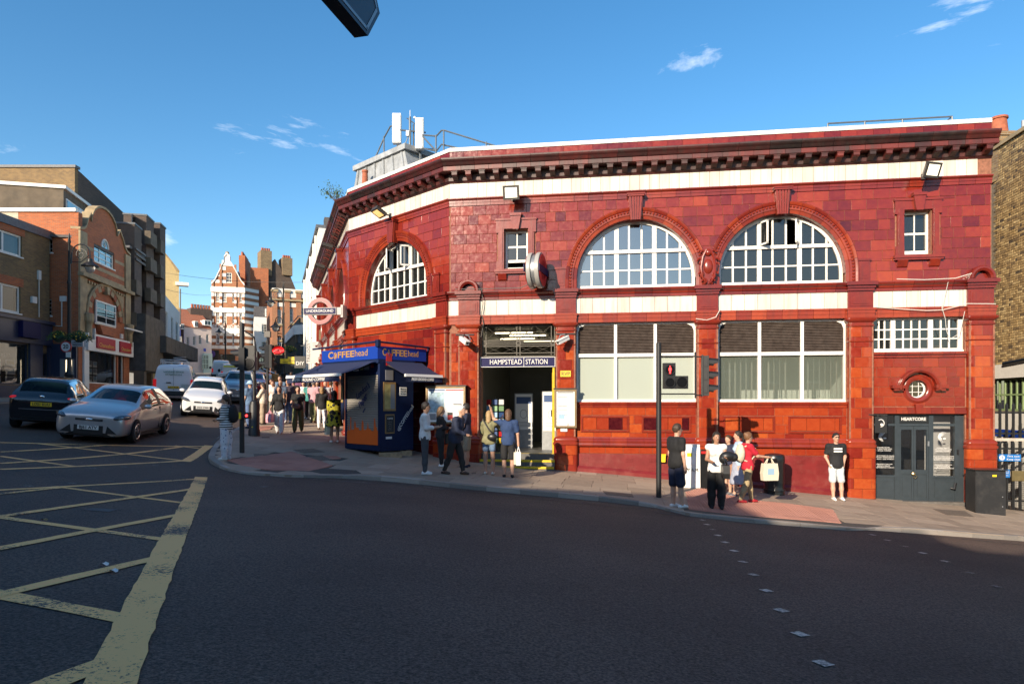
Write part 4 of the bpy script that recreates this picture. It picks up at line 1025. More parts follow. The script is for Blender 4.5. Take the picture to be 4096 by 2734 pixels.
def notice_frame(label,M,w_,h_,depth=.12):
 t=thing('poster_frame',label,'poster frame');t.matrix_local=M;b_=.06
 m=MB();m.box(-w_/2,-.02,-h_/2,w_/2,depth,h_/2);m.build('case',MATS['black_iron'],t)
 m=MB()
 for a in((-w_/2,-h_/2,w_/2,-h_/2+b_),(-w_/2,h_/2-b_,w_/2,h_/2),(-w_/2,-h_/2+b_,-w_/2+b_,h_/2-b_),(w_/2-b_,-h_/2+b_,w_/2,h_/2-b_)):m.box(a[0],-.05,a[1],a[2],-.018,a[3])
 m.build('frame',MATS['bronze_frame'],t);m=MB();m.box(-w_/2+b_,-.03,-h_/2+b_,w_/2-b_,-.021,h_/2-b_);m.build('sheet',MATS['poster_white'],t)
 m=MB();m.box(-w_/2-.03,-.07,h_/2,w_/2+.03,depth,h_/2+.035);m.build('cap',MATS['black_iron'],t)
 return t
def pr(t,m,x0,z0,x1,z1,nm='print_block',y=-.034):q=MB();q.box(x0,y,z0,x1,-.029,z1);return q.build(nm,MATS[m],t)
t=notice_frame('framed street map and notices on the corner between kiosk and doorway',W@TR((-.05,-.34,1.53)),1.22,1.13,.34)
pr(t,'poster_blue',-.55,.43,-.02,.47);pr(t,'poster_red',.0,.43,.55,.47)
mm=mat('street_map_print',(.30,.42,.50),.5,noise=.35,nscale=14,dirt=.9,dscale=2.2,dcol=(.22,.36,.18));q=MB();q.box(-.52,-.034,-.22,-.04,-.029,.40);q.build('street_map',mm,t)
for i in range(7):pr(t,'print_grey',.08,.34-i*.05,.30+.03*(i%3),.35-i*.05,'text_line')
pr(t,'print_grey',.24,.0,.5,.06);pr(t,'poster_red',.06,-.45,.22,-.30);pr(t,'print_black',.06,-.30,.22,-.22);pr(t,'print_grey',-.5,-.45,-.3,-.26)
t=notice_frame('framed white timetable on the tiled pier beside the doorway',W@TR((3.55,-.20,1.43)),.66,1.14,.035)
pr(t,'print_black',-.24,.46,.24,.49)
for i in range(5):pr(t,'print_black',-.23,.33-i*.13,.05,.345-i*.13,'text_line');pr(t,'print_grey',-.23,.28-i*.13,-.05,.285-i*.13,'text_line')
for i in range(9):pr(t,'print_grey',.12,.34-i*.075,.21-.02*(i%3),.345-i*.075,'text_line')
q=MB();q.tube([(.07+.03*math.cos(k*.63),-.034,-.47+.03*math.sin(k*.63))for k in range(11)],.006,4);q.build('emblem',MATS['poster_red'],t);pr(t,'print_lblue',-.2,-.3,-.02,-.18)
rv=thing('rvp_sign','small yellow plate lettered RVP on the tiled pier','sign');rv.matrix_local=W@TR((3.55,-.185,2.46))
m=MB();m.box(-.155,-.006,-.09,.155,.01,.09);m.build('plate',MATS['yellow_paint'],rv);text('lettering','RVP',.15,'print_black',rv,TR((0,-.009,-.005)))
for tx,lab in((.62,'white plate under the framed street map'),(3.50,'small white plate under the framed timetable')):
 if tx>1:
  q=MB();q.box(-.1,0,-.05,.1,.014,.05);o=q.build('small_plate',MATS['sign_white']);o.matrix_local=W@TR((tx,-.19,.80));tag(o,lab,'plate')
mat('case_pale',(.32,.31,.29),.4)
ck=thing('projecting_roundel','white double-faced round sign box projecting from the tiles above the doorway','sign');ck.matrix_local=W@TR((2.72,-.62,5.45))@RZ(R(-8))
for sx in(-1,1):
 m=MB();m.lathe([(.46,sx*.06),(.51,sx*.065),(.52,sx*.11),(.51,sx*.18),(.46,sx*.19)],36,axis='x');m.build('ring_case',MATS['case_pale'],ck,smooth=True)
 m=MB();m.lathe([(.28,sx*.208),(.28,sx*.214),(.46,sx*.214),(.46,sx*.208)],36,axis='x');m.build('red_ring',MATS['poster_red'],ck,smooth=True)
 m=MB();m.box(sx*.21,-.56,-.10,sx*.235,.56,.10);m.build('bar',MATS['sign_navy'],ck)
m=MB();m.lathe([(.46,-.06),(.46,.06)],32,axis='x');m.build('drum',MATS['steel_grey'],ck,smooth=True);m=MB();m.box(-.04,.4,-.06,.04,.62,.06);m.build('bracket',MATS['steel_grey'],ck)
mat('lamp_lens',(.8,.76,.62),.1,emit=(1,.9,.65),estr=.6);mat('lamp_lens_warm',(.8,.55,.2),.12,emit=(1,.6,.2),estr=.5);mat('lamp_body',(.07,.065,.06),.45,metal=.4)  # pale lens glow stands in for the sun reflected in the glass
mat('case_lens',(.3,.29,.27),.2)
def flood(label,M,tilt=40,yaw=0,warm=False):
 t=thing('floodlight',label,'floodlight',group='floodlights on the station wall');t.matrix_local=M
 m=MB();m.tube([(0,0,0),(0,-.22,0),(0,-.38,.03)],.022,6);m.box(-.06,-.03,-.07,.06,0,.07);m.build('bracket',MATS['lamp_body'],t)
 H=TR((0,-.45,.04))@RZ(R(yaw))@RX(R(tilt));m=MB();m.M=H;m.prism([(-.19,-.05),(.19,-.05),(.24,.05),(.24,.08),(-.24,.08),(-.24,.05)],-.20,.20);m.build('housing',MATS['lamp_body'],t)
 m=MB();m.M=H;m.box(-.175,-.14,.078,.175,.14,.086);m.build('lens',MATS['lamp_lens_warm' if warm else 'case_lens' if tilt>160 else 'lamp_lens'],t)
WC,WS=frame(C2,C1-C2),frame(C3,C2-C3)
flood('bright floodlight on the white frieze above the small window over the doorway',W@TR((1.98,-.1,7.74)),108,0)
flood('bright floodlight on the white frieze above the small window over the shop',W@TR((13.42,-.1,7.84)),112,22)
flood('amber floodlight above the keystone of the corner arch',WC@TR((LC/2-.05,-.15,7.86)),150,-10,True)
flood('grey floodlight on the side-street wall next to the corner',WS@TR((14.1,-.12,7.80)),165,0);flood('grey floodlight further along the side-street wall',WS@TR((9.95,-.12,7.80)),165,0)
def cctv(label,M,yaw):
 t=thing('security_camera',label,'camera');t.matrix_local=M;t['group']='security cameras by the doorway'
 m=MB();m.tube([(-.28,0,.18),(.28,0,.18)],.025,8);m.tube([(0,0,.18),(0,-.22,.16),(0,-.25,.05)],.022,8);m.build('bracket',MATS['lamp_body'],t)
 m=MB();m.M=TR((0,-.27,0))@RZ(R(yaw))@RX(R(24));m.box(-.065,-.30,-.055,.065,.12,.055);m.prism([(-.08,.05),(.08,.05),(.07,.075),(-.07,.075)],-.34,.12);b_=m.build('housing',MATS['sign_white'],t)
 q=MB();q.M=m.M;q.lathe([(.04,-.305),(.04,-.29)],12,axis='y');q.build('lens',MATS['print_black'],b_)
 m=MB();m.tube([(.0,-.1,.16),(.14*(1 if yaw>0 else-1),-.12,.14),(.2*(1 if yaw>0 else-1),-.12,.02),(.08*(1 if yaw>0 else-1),-.2,-.02)],.018,6);m.build('conduit',MATS['steel_grey'],t)
cctv('white security camera on the pier left of the doorway',W@TR((.50,-.17,3.48)),40);cctv('white security camera on the pier right of the doorway',W@TR((3.55,-.17,3.46)),-45)
mat('cable_white',(.55,.52,.46),.6);mat('cable_grey',(.12,.11,.10),.6)
def cable(pts,label,mname='cable_white',r=.012):
 P=[]
 for a,b in zip(pts,pts[1:]):
  for k in range(6):P.append(Vector(a).lerp(Vector(b),k/6))
 P.append(Vector(pts[-1]));m=MB();m.tube([W@p for p in P],r,5);o=m.build('cable',MATS[mname],smooth=True);tag(o,label,'cable');return o
cable([(12.2,-.12,4.26),(12.9,-.14,4.19),(13.5,-.14,4.14),(13.9,-.14,4.15),(14.5,-.2,4.30),(15.2,-.2,4.28)],'white cable sagging below the white band over the shop window')
cable([(12.7,-.2,5.02),(13.4,-.2,4.98),(14.2,-.2,5.0),(14.6,-.22,5.12)],'white cable lying on the sill course near the end pier')
cable([(13.9,-.14,4.6),(13.88,-.15,4.2),(13.97,-.14,3.9),(14.0,-.12,3.6),(14.1,-.10,3.35),(14.35,-.12,3.5),(14.45,-.16,4.1)],'thin cable looping down across the multi-pane window',r=.008)
cable([(14.05,-.15,4.98),(13.95,-.15,4.5),(13.9,-.15,4.2)],'thin cable dropping from the sill course across the white band',r=.007)
cable([(7.3,-.2,4.02),(7.6,-.24,3.97),(7.85,-.24,4.05),(7.97,-.2,4.26)],'white cable draped over the pier between the two big windows')
cable([(.9,-.2,5.0),(1.02,-.2,5.02),(1.05,-.1,4.6),(1.0,-.1,4.3),(1.06,-.1,4.0),(.98,-.06,3.6)],'grey cable hanging beside the doorway pier','cable_grey')
cable([(.2,-.2,5.04),(1.0,-.22,5.03),(2.2,-.2,5.03),(2.6,-.3,5.18),(2.72,-.4,5.25)],'grey conduit along the sill course to the round sign','cable_grey')
mat('shop_slate',(.030,.040,.048),.38,noise=.1,dirt=.2,dscale=6,dcol=(.07,.08,.085))
sf=MB();sf.M=FM;y=.08
def sx_(x):return tu(3350+x*.606)
def sz_(yy):return 1.6+(1610-(1200+yy*.606))/143.6
X=[sx_(v)for v in(225,245,385,415,610,640,782,850)]
zt,zb=1.30,-1.16
sf.box(X[0],y,zt-.06,X[7],y+.08,zt)
for a,b in((X[0],X[1]),(X[2],X[3]),(X[4],X[5]),(X[6],X[7])):sf.box(a,y-.02,ZB,b,y+.09,zt-.06)
for a,b in((X[1],X[2]),(X[3],X[4]),(X[5],X[6])):sf.box(a,y-.01,sz_(830),b,y+.08,sz_(815))
for a,b in((X[1],X[2]),(X[5],X[6])):
 sf.box(a,y,sz_(1325),b,y+.08,sz_(1172));sf.box(a,y-.02,sz_(1172),b,y+.09,sz_(1158));sf.box(a+.04,y-.012,sz_(1300),b-.04,y,sz_(1190))
shopf=sf.build('shopfront',MATS['shop_slate'],station)
th_=MB();th_.M=FM;th_.box(X[0],-.10,ZB,X[7],.3,zb+.03);th_.build('threshold',MATS['step_stone'],shopf)
for(a,b,z0,z1,nm)in((X[1],X[2],sz_(1158),sz_(830),'pane'),(X[5],X[6],sz_(1158),sz_(830),'pane'),(X[1],X[2],sz_(815),zt-.06,'pane'),(X[5],X[6],sz_(815),zt-.06,'pane')):
 p=MB();p.M=FM;p.quad((a,y+.04,z0),(b,y+.041,z0),(b,y+.041,z1),(a,y+.04,z1));p.build(nm,MATS['shop_glass'],shopf)
mid=(X[3]+X[4])/2
for a,b in((X[3],mid-.004),(mid+.004,X[4])):
 d_=MB();d_.M=FM;zz=[sz_(1325),sz_(1150),sz_(1120),sz_(855),sz_(832)]
 d_.box(a,y,zz[0],a+.05,y+.06,zz[4]);d_.box(b-.05,y,zz[0],b,y+.06,zz[4]);d_.box(a+.05,y,zz[3],b-.05,y+.06,zz[4]);d_.box(a+.05,y,zz[0],b-.05,y+.06,zz[0]+.08);d_.box(a+.05,y,zz[1],b-.05,y+.06,zz[2]);d_.box(a+.05,y+.02,zz[0]+.08,b-.05,y+.05,zz[1]);d_.box(a+.1,y+.01,zz[0]+.14,b-.1,y+.03,zz[1]-.06)
 do=d_.build('door',MATS['shop_slate'],shopf);p=MB();p.M=FM;p.quad((a+.05,y+.04,zz[2]),(b-.05,y+.04,zz[2]),(b-.05,y+.04,zz[3]),(a+.05,y+.04,zz[3]));p.build('pane',MATS['shop_glass'],do)
mat('brass',(.45,.33,.16),.3,metal=.9,noise=.2)
hd=MB();hd.M=FM;hd.ball((mid-.02,y-.04,sz_(1145)),.055,10,6,1,.6,1);hd.tube([(mid+.0,y-.05,sz_(1150)),(mid+.06,y-.06,sz_(1162)),(mid+.02,y-.05,sz_(1176)),(mid-.03,y-.05,sz_(1165))],.012,6);hd.build('padlock',MATS['brass'],shopf)
hd=MB();hd.M=FM;hd.box(X[4]-.03,y-.03,sz_(962),X[4]+.01,y,sz_(930));hd.build('keypad',MATS['steel_grey'],shopf)
hd=MB();hd.M=FM;hd.box(X[6]+.05,y-.06,sz_(1015),X[6]+.09,y-.01,sz_(983));hd.build('lock_box',MATS['black_iron'],shopf)
hd=MB();hd.M=FM;hd.tube([(X[6]-.12,y-.05,sz_(1235)),(X[6]-.04,y-.09,sz_(1240)),(X[6]+.0,y-.06,sz_(1200))],.035,8);hd.build('pull_handle',MATS['black_iron'],shopf)
bd=MB();bd.M=FM;bd.box(X[3],y+.02,sz_(815),X[4],y+.06,zt-.06);bd.build('fascia_board',mat('fascia_black',(.014,.016,.018),.3),shopf)
text('lettering','HEARTCORE',.12,'sign_white',shopf,FM@TR((mid,y+.012,sz_(785))),bold=.003,fit=.64)
def shell(cx,cz,r,y_):
 for i in range(4):
  rr_=r*(1-i*.24);m=MB();m.M=FM;m.tube([(cx-r*.1*i+rr_*math.cos(R(60+k*13)),y_,cz+rr_*math.sin(R(60+k*13)))for k in range(17)],.006+.003*i,4);m.build('shell_emblem',MATS['sign_white'],shopf)
 m=MB();m.M=FM;m.ball((cx+r*.25,y_,cz-r*.35),r*.22,8,5,1.6,.1,.7);m.build('shell_emblem',MATS['sign_white'],shopf)
for cx,sh in(((X[1]+X[2])/2,0),((X[5]+X[6])/2,.0)):
 shell(cx,sz_(902),.13,y+.033)
 for k,(yy,s_)in enumerate(((975,'DYNAMIC PILATES'),(985,'THE HEARTCORE CLASS'),(996,'PERSONAL TRAINING'),(1030,'JOIN US IN STUDIO OR ONLINE'),(1041,'FOR THE MOST TRANSFORMATIVE'),(1052,'MIND, BODY + SOUL WORKOUT'),(1086,'WEAREHEARTCORE.COM'),(1097,'@HEARTCORELIFE'),(1108,'HELLO@WEAREHEARTCORE.COM'))):
  text('window_lettering',s_,.042,'sign_white',shopf,FM@TR((cx,y+.034,sz_(yy))),sx=.95)
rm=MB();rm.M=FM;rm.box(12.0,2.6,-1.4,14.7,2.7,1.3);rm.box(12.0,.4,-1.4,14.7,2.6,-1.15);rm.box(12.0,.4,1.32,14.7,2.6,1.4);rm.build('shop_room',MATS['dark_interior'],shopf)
rm=MB();rm.M=FM;rm.box(X[5]-.02,y+.45,-.55,X[6]+.1,y+.47,1.2);rm.build('window_screen',MATS['poster_white'],shopf)  # white panel set behind the right-hand pane
hs_=thing('hanging_sign','small black hanging sign with white shell emblem beside the gym door','sign');hs_.matrix_local=W@TR((X[0]+.14,-.34,1.0))
m=MB();m.box(-.012,-.13,-.23,.012,.17,.23);m.M=RZ(R(0));m.build('board',MATS['fascia_black'],hs_)
m=MB();m.box(-.01,-.14,.26,.01,.34,.285);m.tube([(0,-.06,.23),(0,-.06,.27)],.008,5);m.tube([(0,.1,.23),(0,.1,.27)],.008,5);m.build('bracket',MATS['black_iron'],hs_)
m=MB();m.tube([(-.016,.02+.08*math.cos(R(50+k*16)),.04+.1*math.sin(R(50+k*16)))for k in range(15)],.012,4);m.ball((-.016,-.0,0),.035,8,5,.2,1,1);m.build('emblem',MATS['sign_white'],hs_)
hs_.rotation_euler.z+=R(55)
w_=MB();w_.M=FM;a,b,z0,z1,y=12.16,14.53,3.02,3.98,.16
w_.box(a,y-.04,z0,b,y+.06,z0+.10);w_.box(a,y-.04,z1-.06,b,y+.06,z1);w_.box(a,y-.04,z0+.1,a+.05,y+.06,z1-.06);w_.box(b-.12,y-.04,z0+.1,b,y+.06,z1-.06);w_.box(a-.02,y-.10,z0-.02,b+.02,y-.04,z0+.05)
tm=[sx_(378),sx_(628)]
for x in tm:w_.box(x-.06,y-.05,z0+.1,x+.06,y+.06,z1-.06)
cols_=[(a+.05,tm[0]-.06,3),(tm[0]+.06,tm[1]-.06,4),(tm[1]+.06,b-.12,3)]
pan=[]
for c0,c1,n in cols_:
 for i in range(n):
  x0=c0+(c1-c0)*i/n;x1=c0+(c1-c0)*(i+1)/n
  if i:w_.box(x0-.02,y-.02,z0+.1,x0+.02,y+.03,z1-.06)
  for j in range(3):pan.append((x0,x1,z0+.1+j*.267,z0+.1+(j+1)*.267))
 for j in(1,2):w_.box(c0,y-.018,z0+.1+j*.267-.018,c1,y+.03,z0+.1+j*.267+.018)
win=w_.build('window',MATS['white_joinery'],station)
for x0,x1,q0,q1 in pan:p=MB();p.M=FM;t_=rb.uniform(-.003,.003);p.quad((x0,y+.012,q0),(x1,y+.012+t_,q0),(x1,y+.012+t_,q1),(x0,y+.012,q1));p.build('pane',MATS['window_glass'],win)
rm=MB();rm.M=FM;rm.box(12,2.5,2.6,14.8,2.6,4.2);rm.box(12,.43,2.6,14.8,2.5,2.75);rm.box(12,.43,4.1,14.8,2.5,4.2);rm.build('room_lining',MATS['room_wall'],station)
pt_=thing('pot_plant','leafy plant in a wicker pot on the sill behind the multi-pane window','plant');pt_.matrix_local=W@TR((14.05,.42,3.02))
m=MB();m.lathe([(.10,0),(.13,.2),(.12,.2)],12);m.build('pot',mat('wicker',(.30,.18,.07),.8,noise=.4,nscale=60),pt_);m=MB()
for k in range(14):
 an=k*2.4;r_=.06+.1*rb.random();m.add([(0,0,.18),(r_*math.cos(an)*.6+.03,r_*math.sin(an)*.6,.34),(r_*math.cos(an)*1.4,r_*math.sin(an)*1.4,.42+.16*rb.random()),(r_*math.cos(an)*.6-.03,r_*math.sin(an)*.6,.34)],[(0,1,2,3)])
m.build('leaves',mat('leaf_green',(.05,.10,.025),.6,noise=.4,nscale=5),pt_)
q=MB();q.M=FM;q.tint=.55
nseg=20
prof=[(.24,.02),(.25,-.03),(.29,-.05),(.34,-.05),(.36,-.03),(.40,-.02),(.42,0)]
vs=[]
for k in range(nseg):
 an=2*math.pi*k/nseg;vs+=[(13.32+r_*math.cos(an),y_,1.98+r_*math.sin(an))for r_,y_ in prof]
n=len(prof);q.add(vs,[(k*n+i,k*n+i+1,((k+1)%nseg)*n+i+1,((k+1)%nseg)*n+i)for k in range(nseg)for i in range(n-1)])
vs=[]
for k in range(11):
 an=R(-5+19*k);rr_=.44;vs+=[(13.32+(rr_+o_)*math.cos(an),y_,2.0+(rr_+o_)*math.sin(an))for o_,y_ in((0,0),(0,-.16),(.05,-.2),(.09,-.2),(.10,0))]
q.add(vs,[(k*5+i,k*5+i+1,(k+1)*5+i+1,(k+1)*5+i)for k in range(10)for i in range(4)])
for sg_ in(-1,1):q.box(13.32+sg_*.40,-.19,2.0,13.32+sg_*.72,0,2.09);q.box(13.32+sg_*.42,-.15,1.93,13.32+sg_*.66,0,2.0)
q.prism([(13.22,1.56),(13.42,1.56),(13.40,1.30),(13.24,1.30)],-.12,0);q.build('oculus_surround',MATS['red_moulding'],station,smooth=True)
for nm_,zs_ in(('oculus_panel_cornice',((2.86,2.94,.06),(2.94,3.01,.12))),('shop_lintel_moulding',((1.30,1.40,.08),(1.40,1.48,.05)))):
 q=MB();q.M=FM
 for i in range(8):
  x0=12.14+i*.3;q.tint=rb.uniform(.4,.7)
  for z0_,z1_,p_ in zs_:q.box(x0+.003,-p_,z0_,min(x0+.3,14.55)-.003,0,z1_)
 q.build(nm_,MATS['red_moulding'],station)
ow=MB();ow.M=FM;ow.tube([(13.32+.235*math.cos(k*.349),.14,1.98+.235*math.sin(k*.349))for k in range(19)],.03,6)
for k in(-.08,.08):ow.box(13.32+k-.007,.13,1.77,13.32+k+.007,.15,2.19);ow.box(13.11,.132,1.98+k-.007,13.53,.152,1.98+k+.007)
owo=ow.build('window',MATS['white_joinery'],station);p=MB();p.M=FM;p.add([(13.32+.23*math.cos(k*.3142),.15,1.98+.23*math.sin(k*.3142))for k in range(20)],[tuple(range(20))]);p.build('pane',MATS['window_glass'],owo)
mat('galvanised',(.13,.15,.17),.45,metal=.4,noise=.15);mat('antenna_white',(.74,.74,.72),.5);mat('lead_cladding',(.30,.32,.34),.55,noise=.25,nscale=3,dirt=.5,dscale=2,dcol=(.12,.11,.09))
th=thing('roof_guard_rail','galvanised tube guard rail on the roof near the low end','railing');th.matrix_local=W
m=MB()
for x in(11.05,12.05,13.05,14.35):m.tube([(x,.3,8.95),(x,.3,9.62)],.024,6)
m.tube([(11.05,.3,9.62),(14.35,.3,9.62),(14.35,1.4,9.62)],.024,6);m.build('rail',MATS['galvanised'],th)
lh=thing('lift_housing','lead-clad plant housing on the roof at the street corner','plant housing',(-4.2,27.0,0))
def LHp(x,y,z):return(x,y,z)
m=MB();m.M=RZ(R(-44));m.prism([(-2.3,8.9),(2.3,8.9),(1.6,11.05),(-1.6,11.05)],-1.4,1.4);m.build('cladding',MATS['lead_cladding'],lh)
m=MB();m.M=RZ(R(-44));m.box(-1.75,-1.5,11.05,1.75,1.5,11.25);m.build('cap',MATS['lead_cladding'],lh)
for i in range(6):
 m=MB();m.M=RZ(R(-44));x=-1.9+i*.76;m.tube([(x,-1.43,8.95),(x*.76,-1.43,11.0)],.04,5);m.build('seam',MATS['lead_cladding'],lh)
def mast(label,x,y,z0,z1,w_):
 t=thing('phone_antenna',label,'antenna',(x,y,z0),group='tall white antennas on the roof');m=MB();m.box(-w_/2,-.12,0,w_/2,.12,z1-z0);m.box(-w_/2+.03,-.15,.04,w_/2-.03,-.12,z1-z0-.04);m.build('panel',MATS['antenna_white'],t);m=MB();m.tube([(0,.2,-.6),(0,.2,z1-z0-.3)],.05,6);m.build('pole',MATS['galvanised'],t)
mast('tall white antenna panel, the left-hand of the pair on the plant housing',*wp(1588,575,25.5)[:2],wp(1588,575,25.5)[2],wp(1588,458,25.5)[2],.32)
mast('white antenna panel beside the mast, on the street-front side of the housing',*wp(1679,598,25.0)[:2],wp(1679,598,25.0)[2],wp(1679,476,25.0)[2],.30)
mt=thing('radio_mast','grey tube mast with small aerials between the white antenna panels','mast',(*wp(1640,588,25.4)[:2],wp(1640,588,25.4)[2]-.3))
m=MB();m.tube([(0,0,0),(0,0,1.45)],.045,8);m.tube([(.12,.1,0),(.12,.1,1.2)],.03,6);m.tube([(-.5,0,.35),(.9,0,.2)],.03,6);m.tube([(-.4,0,.95),(.6,0,.85)],.03,6);m.tube([(-.12,0,1.4),(.3,0,1.1)],.02,5);m.tube([(-.3,.0,.1),(0,0,.9)],.02,5);m.build('pole',MATS['galvanised'],mt)
m=MB();m.tube([(0,0,1.45),(0,0,1.7)],.012,5);m.ball((.18,0,1.42),.05);m.box(-.14,-.08,.7,-.04,.02,.9);m.box(.3,-.05,.3,.38,.03,.5);m.build('aerial',MATS['antenna_white'],mt)
rl=thing('roof_access_rail','tube handrail stepping up round the plant housing on the corner roof','railing')
m=MB()
def rpt(u,v,Y):return wp(u,v,Y)
for path in([(1480,705,26.5),(1504,625,26.3),(1536,552,26.0),(1562,505,25.6),(1580,503,25.4)],[(1690,540,24.6),(1745,545,24.3),(1766,522,24.2),(1778,522,24.1),(1945,573,23.6),(1985,585,23.5)],[(1690,593,24.6),(1745,605,24.3),(1766,578,24.2),(1830,592,24.0)],[(1690,545,24.6),(1745,605,24.3)]):
 m.tube([rpt(*p)for p in path],.03,6)
for(u,v,Y,v2)in((1744,540,24.3,640),(1775,522,24.1,640),(1945,568,23.6,640),(1536,545,26.0,680),(1504,620,26.3,740),(1480,690,26.5,760)):m.tube([rpt(u,v,Y),rpt(u,v2,Y)],.03,6)
m.build('rail',MATS['galvanised'],rl)
pot=mat('chimney_pot',(.33,.10,.05),.8,noise=.25)
def chimney_pot(x,y,z,h=.5,r=.14,parent=None):
 m=MB();m.lathe([(r*1.05,0),(r*.95,h*.15),(r*.8,h*.85),(r*.95,h*.88),(r*.95,h),(r*.7,h),(r*.68,h*.7)],12);o=m.build('chimney_pot',pot,parent,TR((x,y,z)),smooth=True);return o
px_=wp(1460,735,26.0);o=chimney_pot(px_[0],px_[1],px_[2]-.1,.62,.13);tag(o,'lone terracotta pot on the roof edge by the corner shrub','chimney pot')
sh=thing('gutter_shrub','small green shrub growing out of the cornice at the street corner','shrub',(C2 .x-.45,C2 .y-.12,8.93))
m=MB();lf=MB()
for k in range(9):
 an=rb.uniform(0,6.28);tip=Vector((math.cos(an)*rb.uniform(.15,.5),math.sin(an)*.35,rb.uniform(.25,.65)));m.tube([(0,0,-.05),tuple(tip*.5+Vector((0,0,.05))),tuple(tip)],[.012,.008,.004],5)
 for j in range(34):
  c=tip*rb.uniform(.35,1.1)+Vector((rb.gauss(0,.07),rb.gauss(0,.07),rb.gauss(0,.06)));s_=rb.uniform(.02,.045);a_=Vector((rb.gauss(0,1),rb.gauss(0,1),rb.gauss(0,1))).normalized();b_=a_.orthogonal().normalized()
  lf.add([tuple(c-a_*s_),tuple(c+b_*s_*.5),tuple(c+a_*s_),tuple(c-b_*s_*.5)],[(0,1,2,3)])
m.build('stems',mat('bark',(.09,.06,.04),.9),sh);lf.build('foliage',mat('shrub_leaf',(.10,.17,.03),.6,noise=.4,nscale=7),sh)
# underground roundel over the corner
mat('roundel_red',(.27,.045,.05),.4,noise=.08);mat('case_grey',(.40,.37,.34),.5)
rc=wp(1283,1245,23.6)
ro=thing('underground_roundel','red ring with blue bar lettered UNDERGROUND bracketed off the corner wall','sign',rc);ro.rotation_euler=(0,0,R(-6))
def ring(name,r0,r1,y0,y1,m_,parent,n=48):
 m=MB();vs=[]
 for k in range(n):
  a=2*math.pi*k/n;c,s_=math.cos(a),math.sin(a);vs+=[(r0*c,y0,r0*s_),(r1*c,y0,r1*s_),(r1*c,y1,r1*s_),(r0*c,y1,r0*s_)]
 m.add(vs,[(k*4+i,((k+1)%n)*4+i,((k+1)%n)*4+(i+1)%4,k*4+(i+1)%4)for k in range(n)for i in range(4)]);return m.build(name,m_,parent)
ring('ring_case',.325,.475,-.06,.10,MATS['case_grey'],ro);ring('ring',.335,.465,-.075,-.055,MATS['roundel_red'],ro)
m=MB();m.box(-.60,-.09,-.125,.60,.10,.125);m.build('bar',MATS['case_grey'],ro);m=MB();m.box(-.58,-.10,-.105,.58,-.088,.105);m.build('bar_face',MATS['sign_navy'],ro)
text('lettering','UNDERGROUND',.14,'sign_white',ro,TR((0,-.103,0)),fit=1.0)
m=MB();m.box(.60,-.05,-.13,.78,.06,.13);m.box(.74,-.03,-.22,.82,.4,.22);m.build('bracket',MATS['case_grey'],ro)
# coffee kiosk
mat('kiosk_blue',(.007,.016,.055),.6,noise=.1,spec=.2);mat('fascia_blue',(.008,.04,.27),.5,spec=.2);mat('gold_letter',(.55,.30,.08),.35,metal=.3);mat('awning_navy',(.014,.022,.065),.8,noise=.1,nscale=20);mat('shutter_grey',(.30,.285,.26),.5,metal=.1,dirt=.35,dscale=3,dcol=(.25,.22,.2));mat('print_orange',(.75,.13,.012),.5,dirt=.25,dscale=4,dcol=(.4,.1,.03));mat('print_navy',(.02,.03,.12),.5);mat('chalkboard',(.02,.025,.03),.6);mat('menu_yellow',(.42,.33,.12),.6,noise=.3,nscale=6);mat('gilt_wood',(.28,.17,.06),.5,noise=.2)
KC=Vector((-3.9,19.7));KL=Vector((-.74,.67)).normalized();KR=Vector((.67,.74)).normalized();KZ=pv(-3.9,19.7)+.15
def SX(k):return Matrix.Scale(k,4,(1,0,0))
ko=thing('coffee_kiosk','navy coffee kiosk with blue fascia, awnings and skyline shutter on the corner','kiosk',(KC.x,KC.y,KZ))
FRt=frame((0,0),KR)@SX(.833)
FL=frame(KL*1.8,-KL)@SX(1.3235)
m=MB();m.M=FL;m.box(0,.02,.10,1.36,1.24,2.95);m.box(-.02,.0,.0,1.37,1.24,.10);m.build('body',MATS['kiosk_blue'],ko)
m=MB();m.M=FL;m.box(0,-.02,.02,.07,.03,2.95);m.box(1.29,-.02,.02,1.36,.03,2.95);m.box(.07,-.02,.02,1.29,.03,.16);m.box(.07,-.02,2.28,1.29,.03,2.36);m.build('frame',MATS['kiosk_blue'],ko)
shp=MB();shp.M=FL
for i in range(30):
 z0=.18+i*.07;shp.prism([(.03,z0),(.012,z0+.004),(-.006,z0+.02),(-.006,z0+.05),(.012,z0+.066),(.03,z0+.07)],.07,1.29,'x')
shu=shp.build('roller_shutter',MATS['shutter_grey'],ko)
sk=[(.07,.18),(1.29,.18),(1.29,.62),(1.24,.62),(1.24,.72),(1.20,.72),(1.17,.98),(1.14,.98),(1.12,.60),(1.02,.60),(1.0,.66),(.93,.66),(.90,.86),(.87,.66),(.80,.62),(.74,.62),(.73,.84),(.69,.92),(.66,.84),(.65,.6),(.56,.6),(.54,.68),(.44,.68),(.43,.78),(.39,.90),(.36,.78),(.35,.62),(.25,.6),(.24,1.0),(.21,1.0),(.20,.58),(.14,.58),(.13,.74),(.11,.74),(.10,.56),(.07,.56)]
q=MB();q.M=FL;q.prism(sk,-.010,-.0065);q.build('skyline_print',MATS['print_orange'],shu)
text('print',"London's",.26,'print_navy',shu,FL@TR((.70,-.011,1.80))@RY(R(-28)),shear=.2,bold=.006,fit=.62);text('print','Paper',.27,'print_navy',shu,FL@TR((.70,-.0115,1.50))@RY(R(-40)),shear=.2,bold=.006,fit=.46)
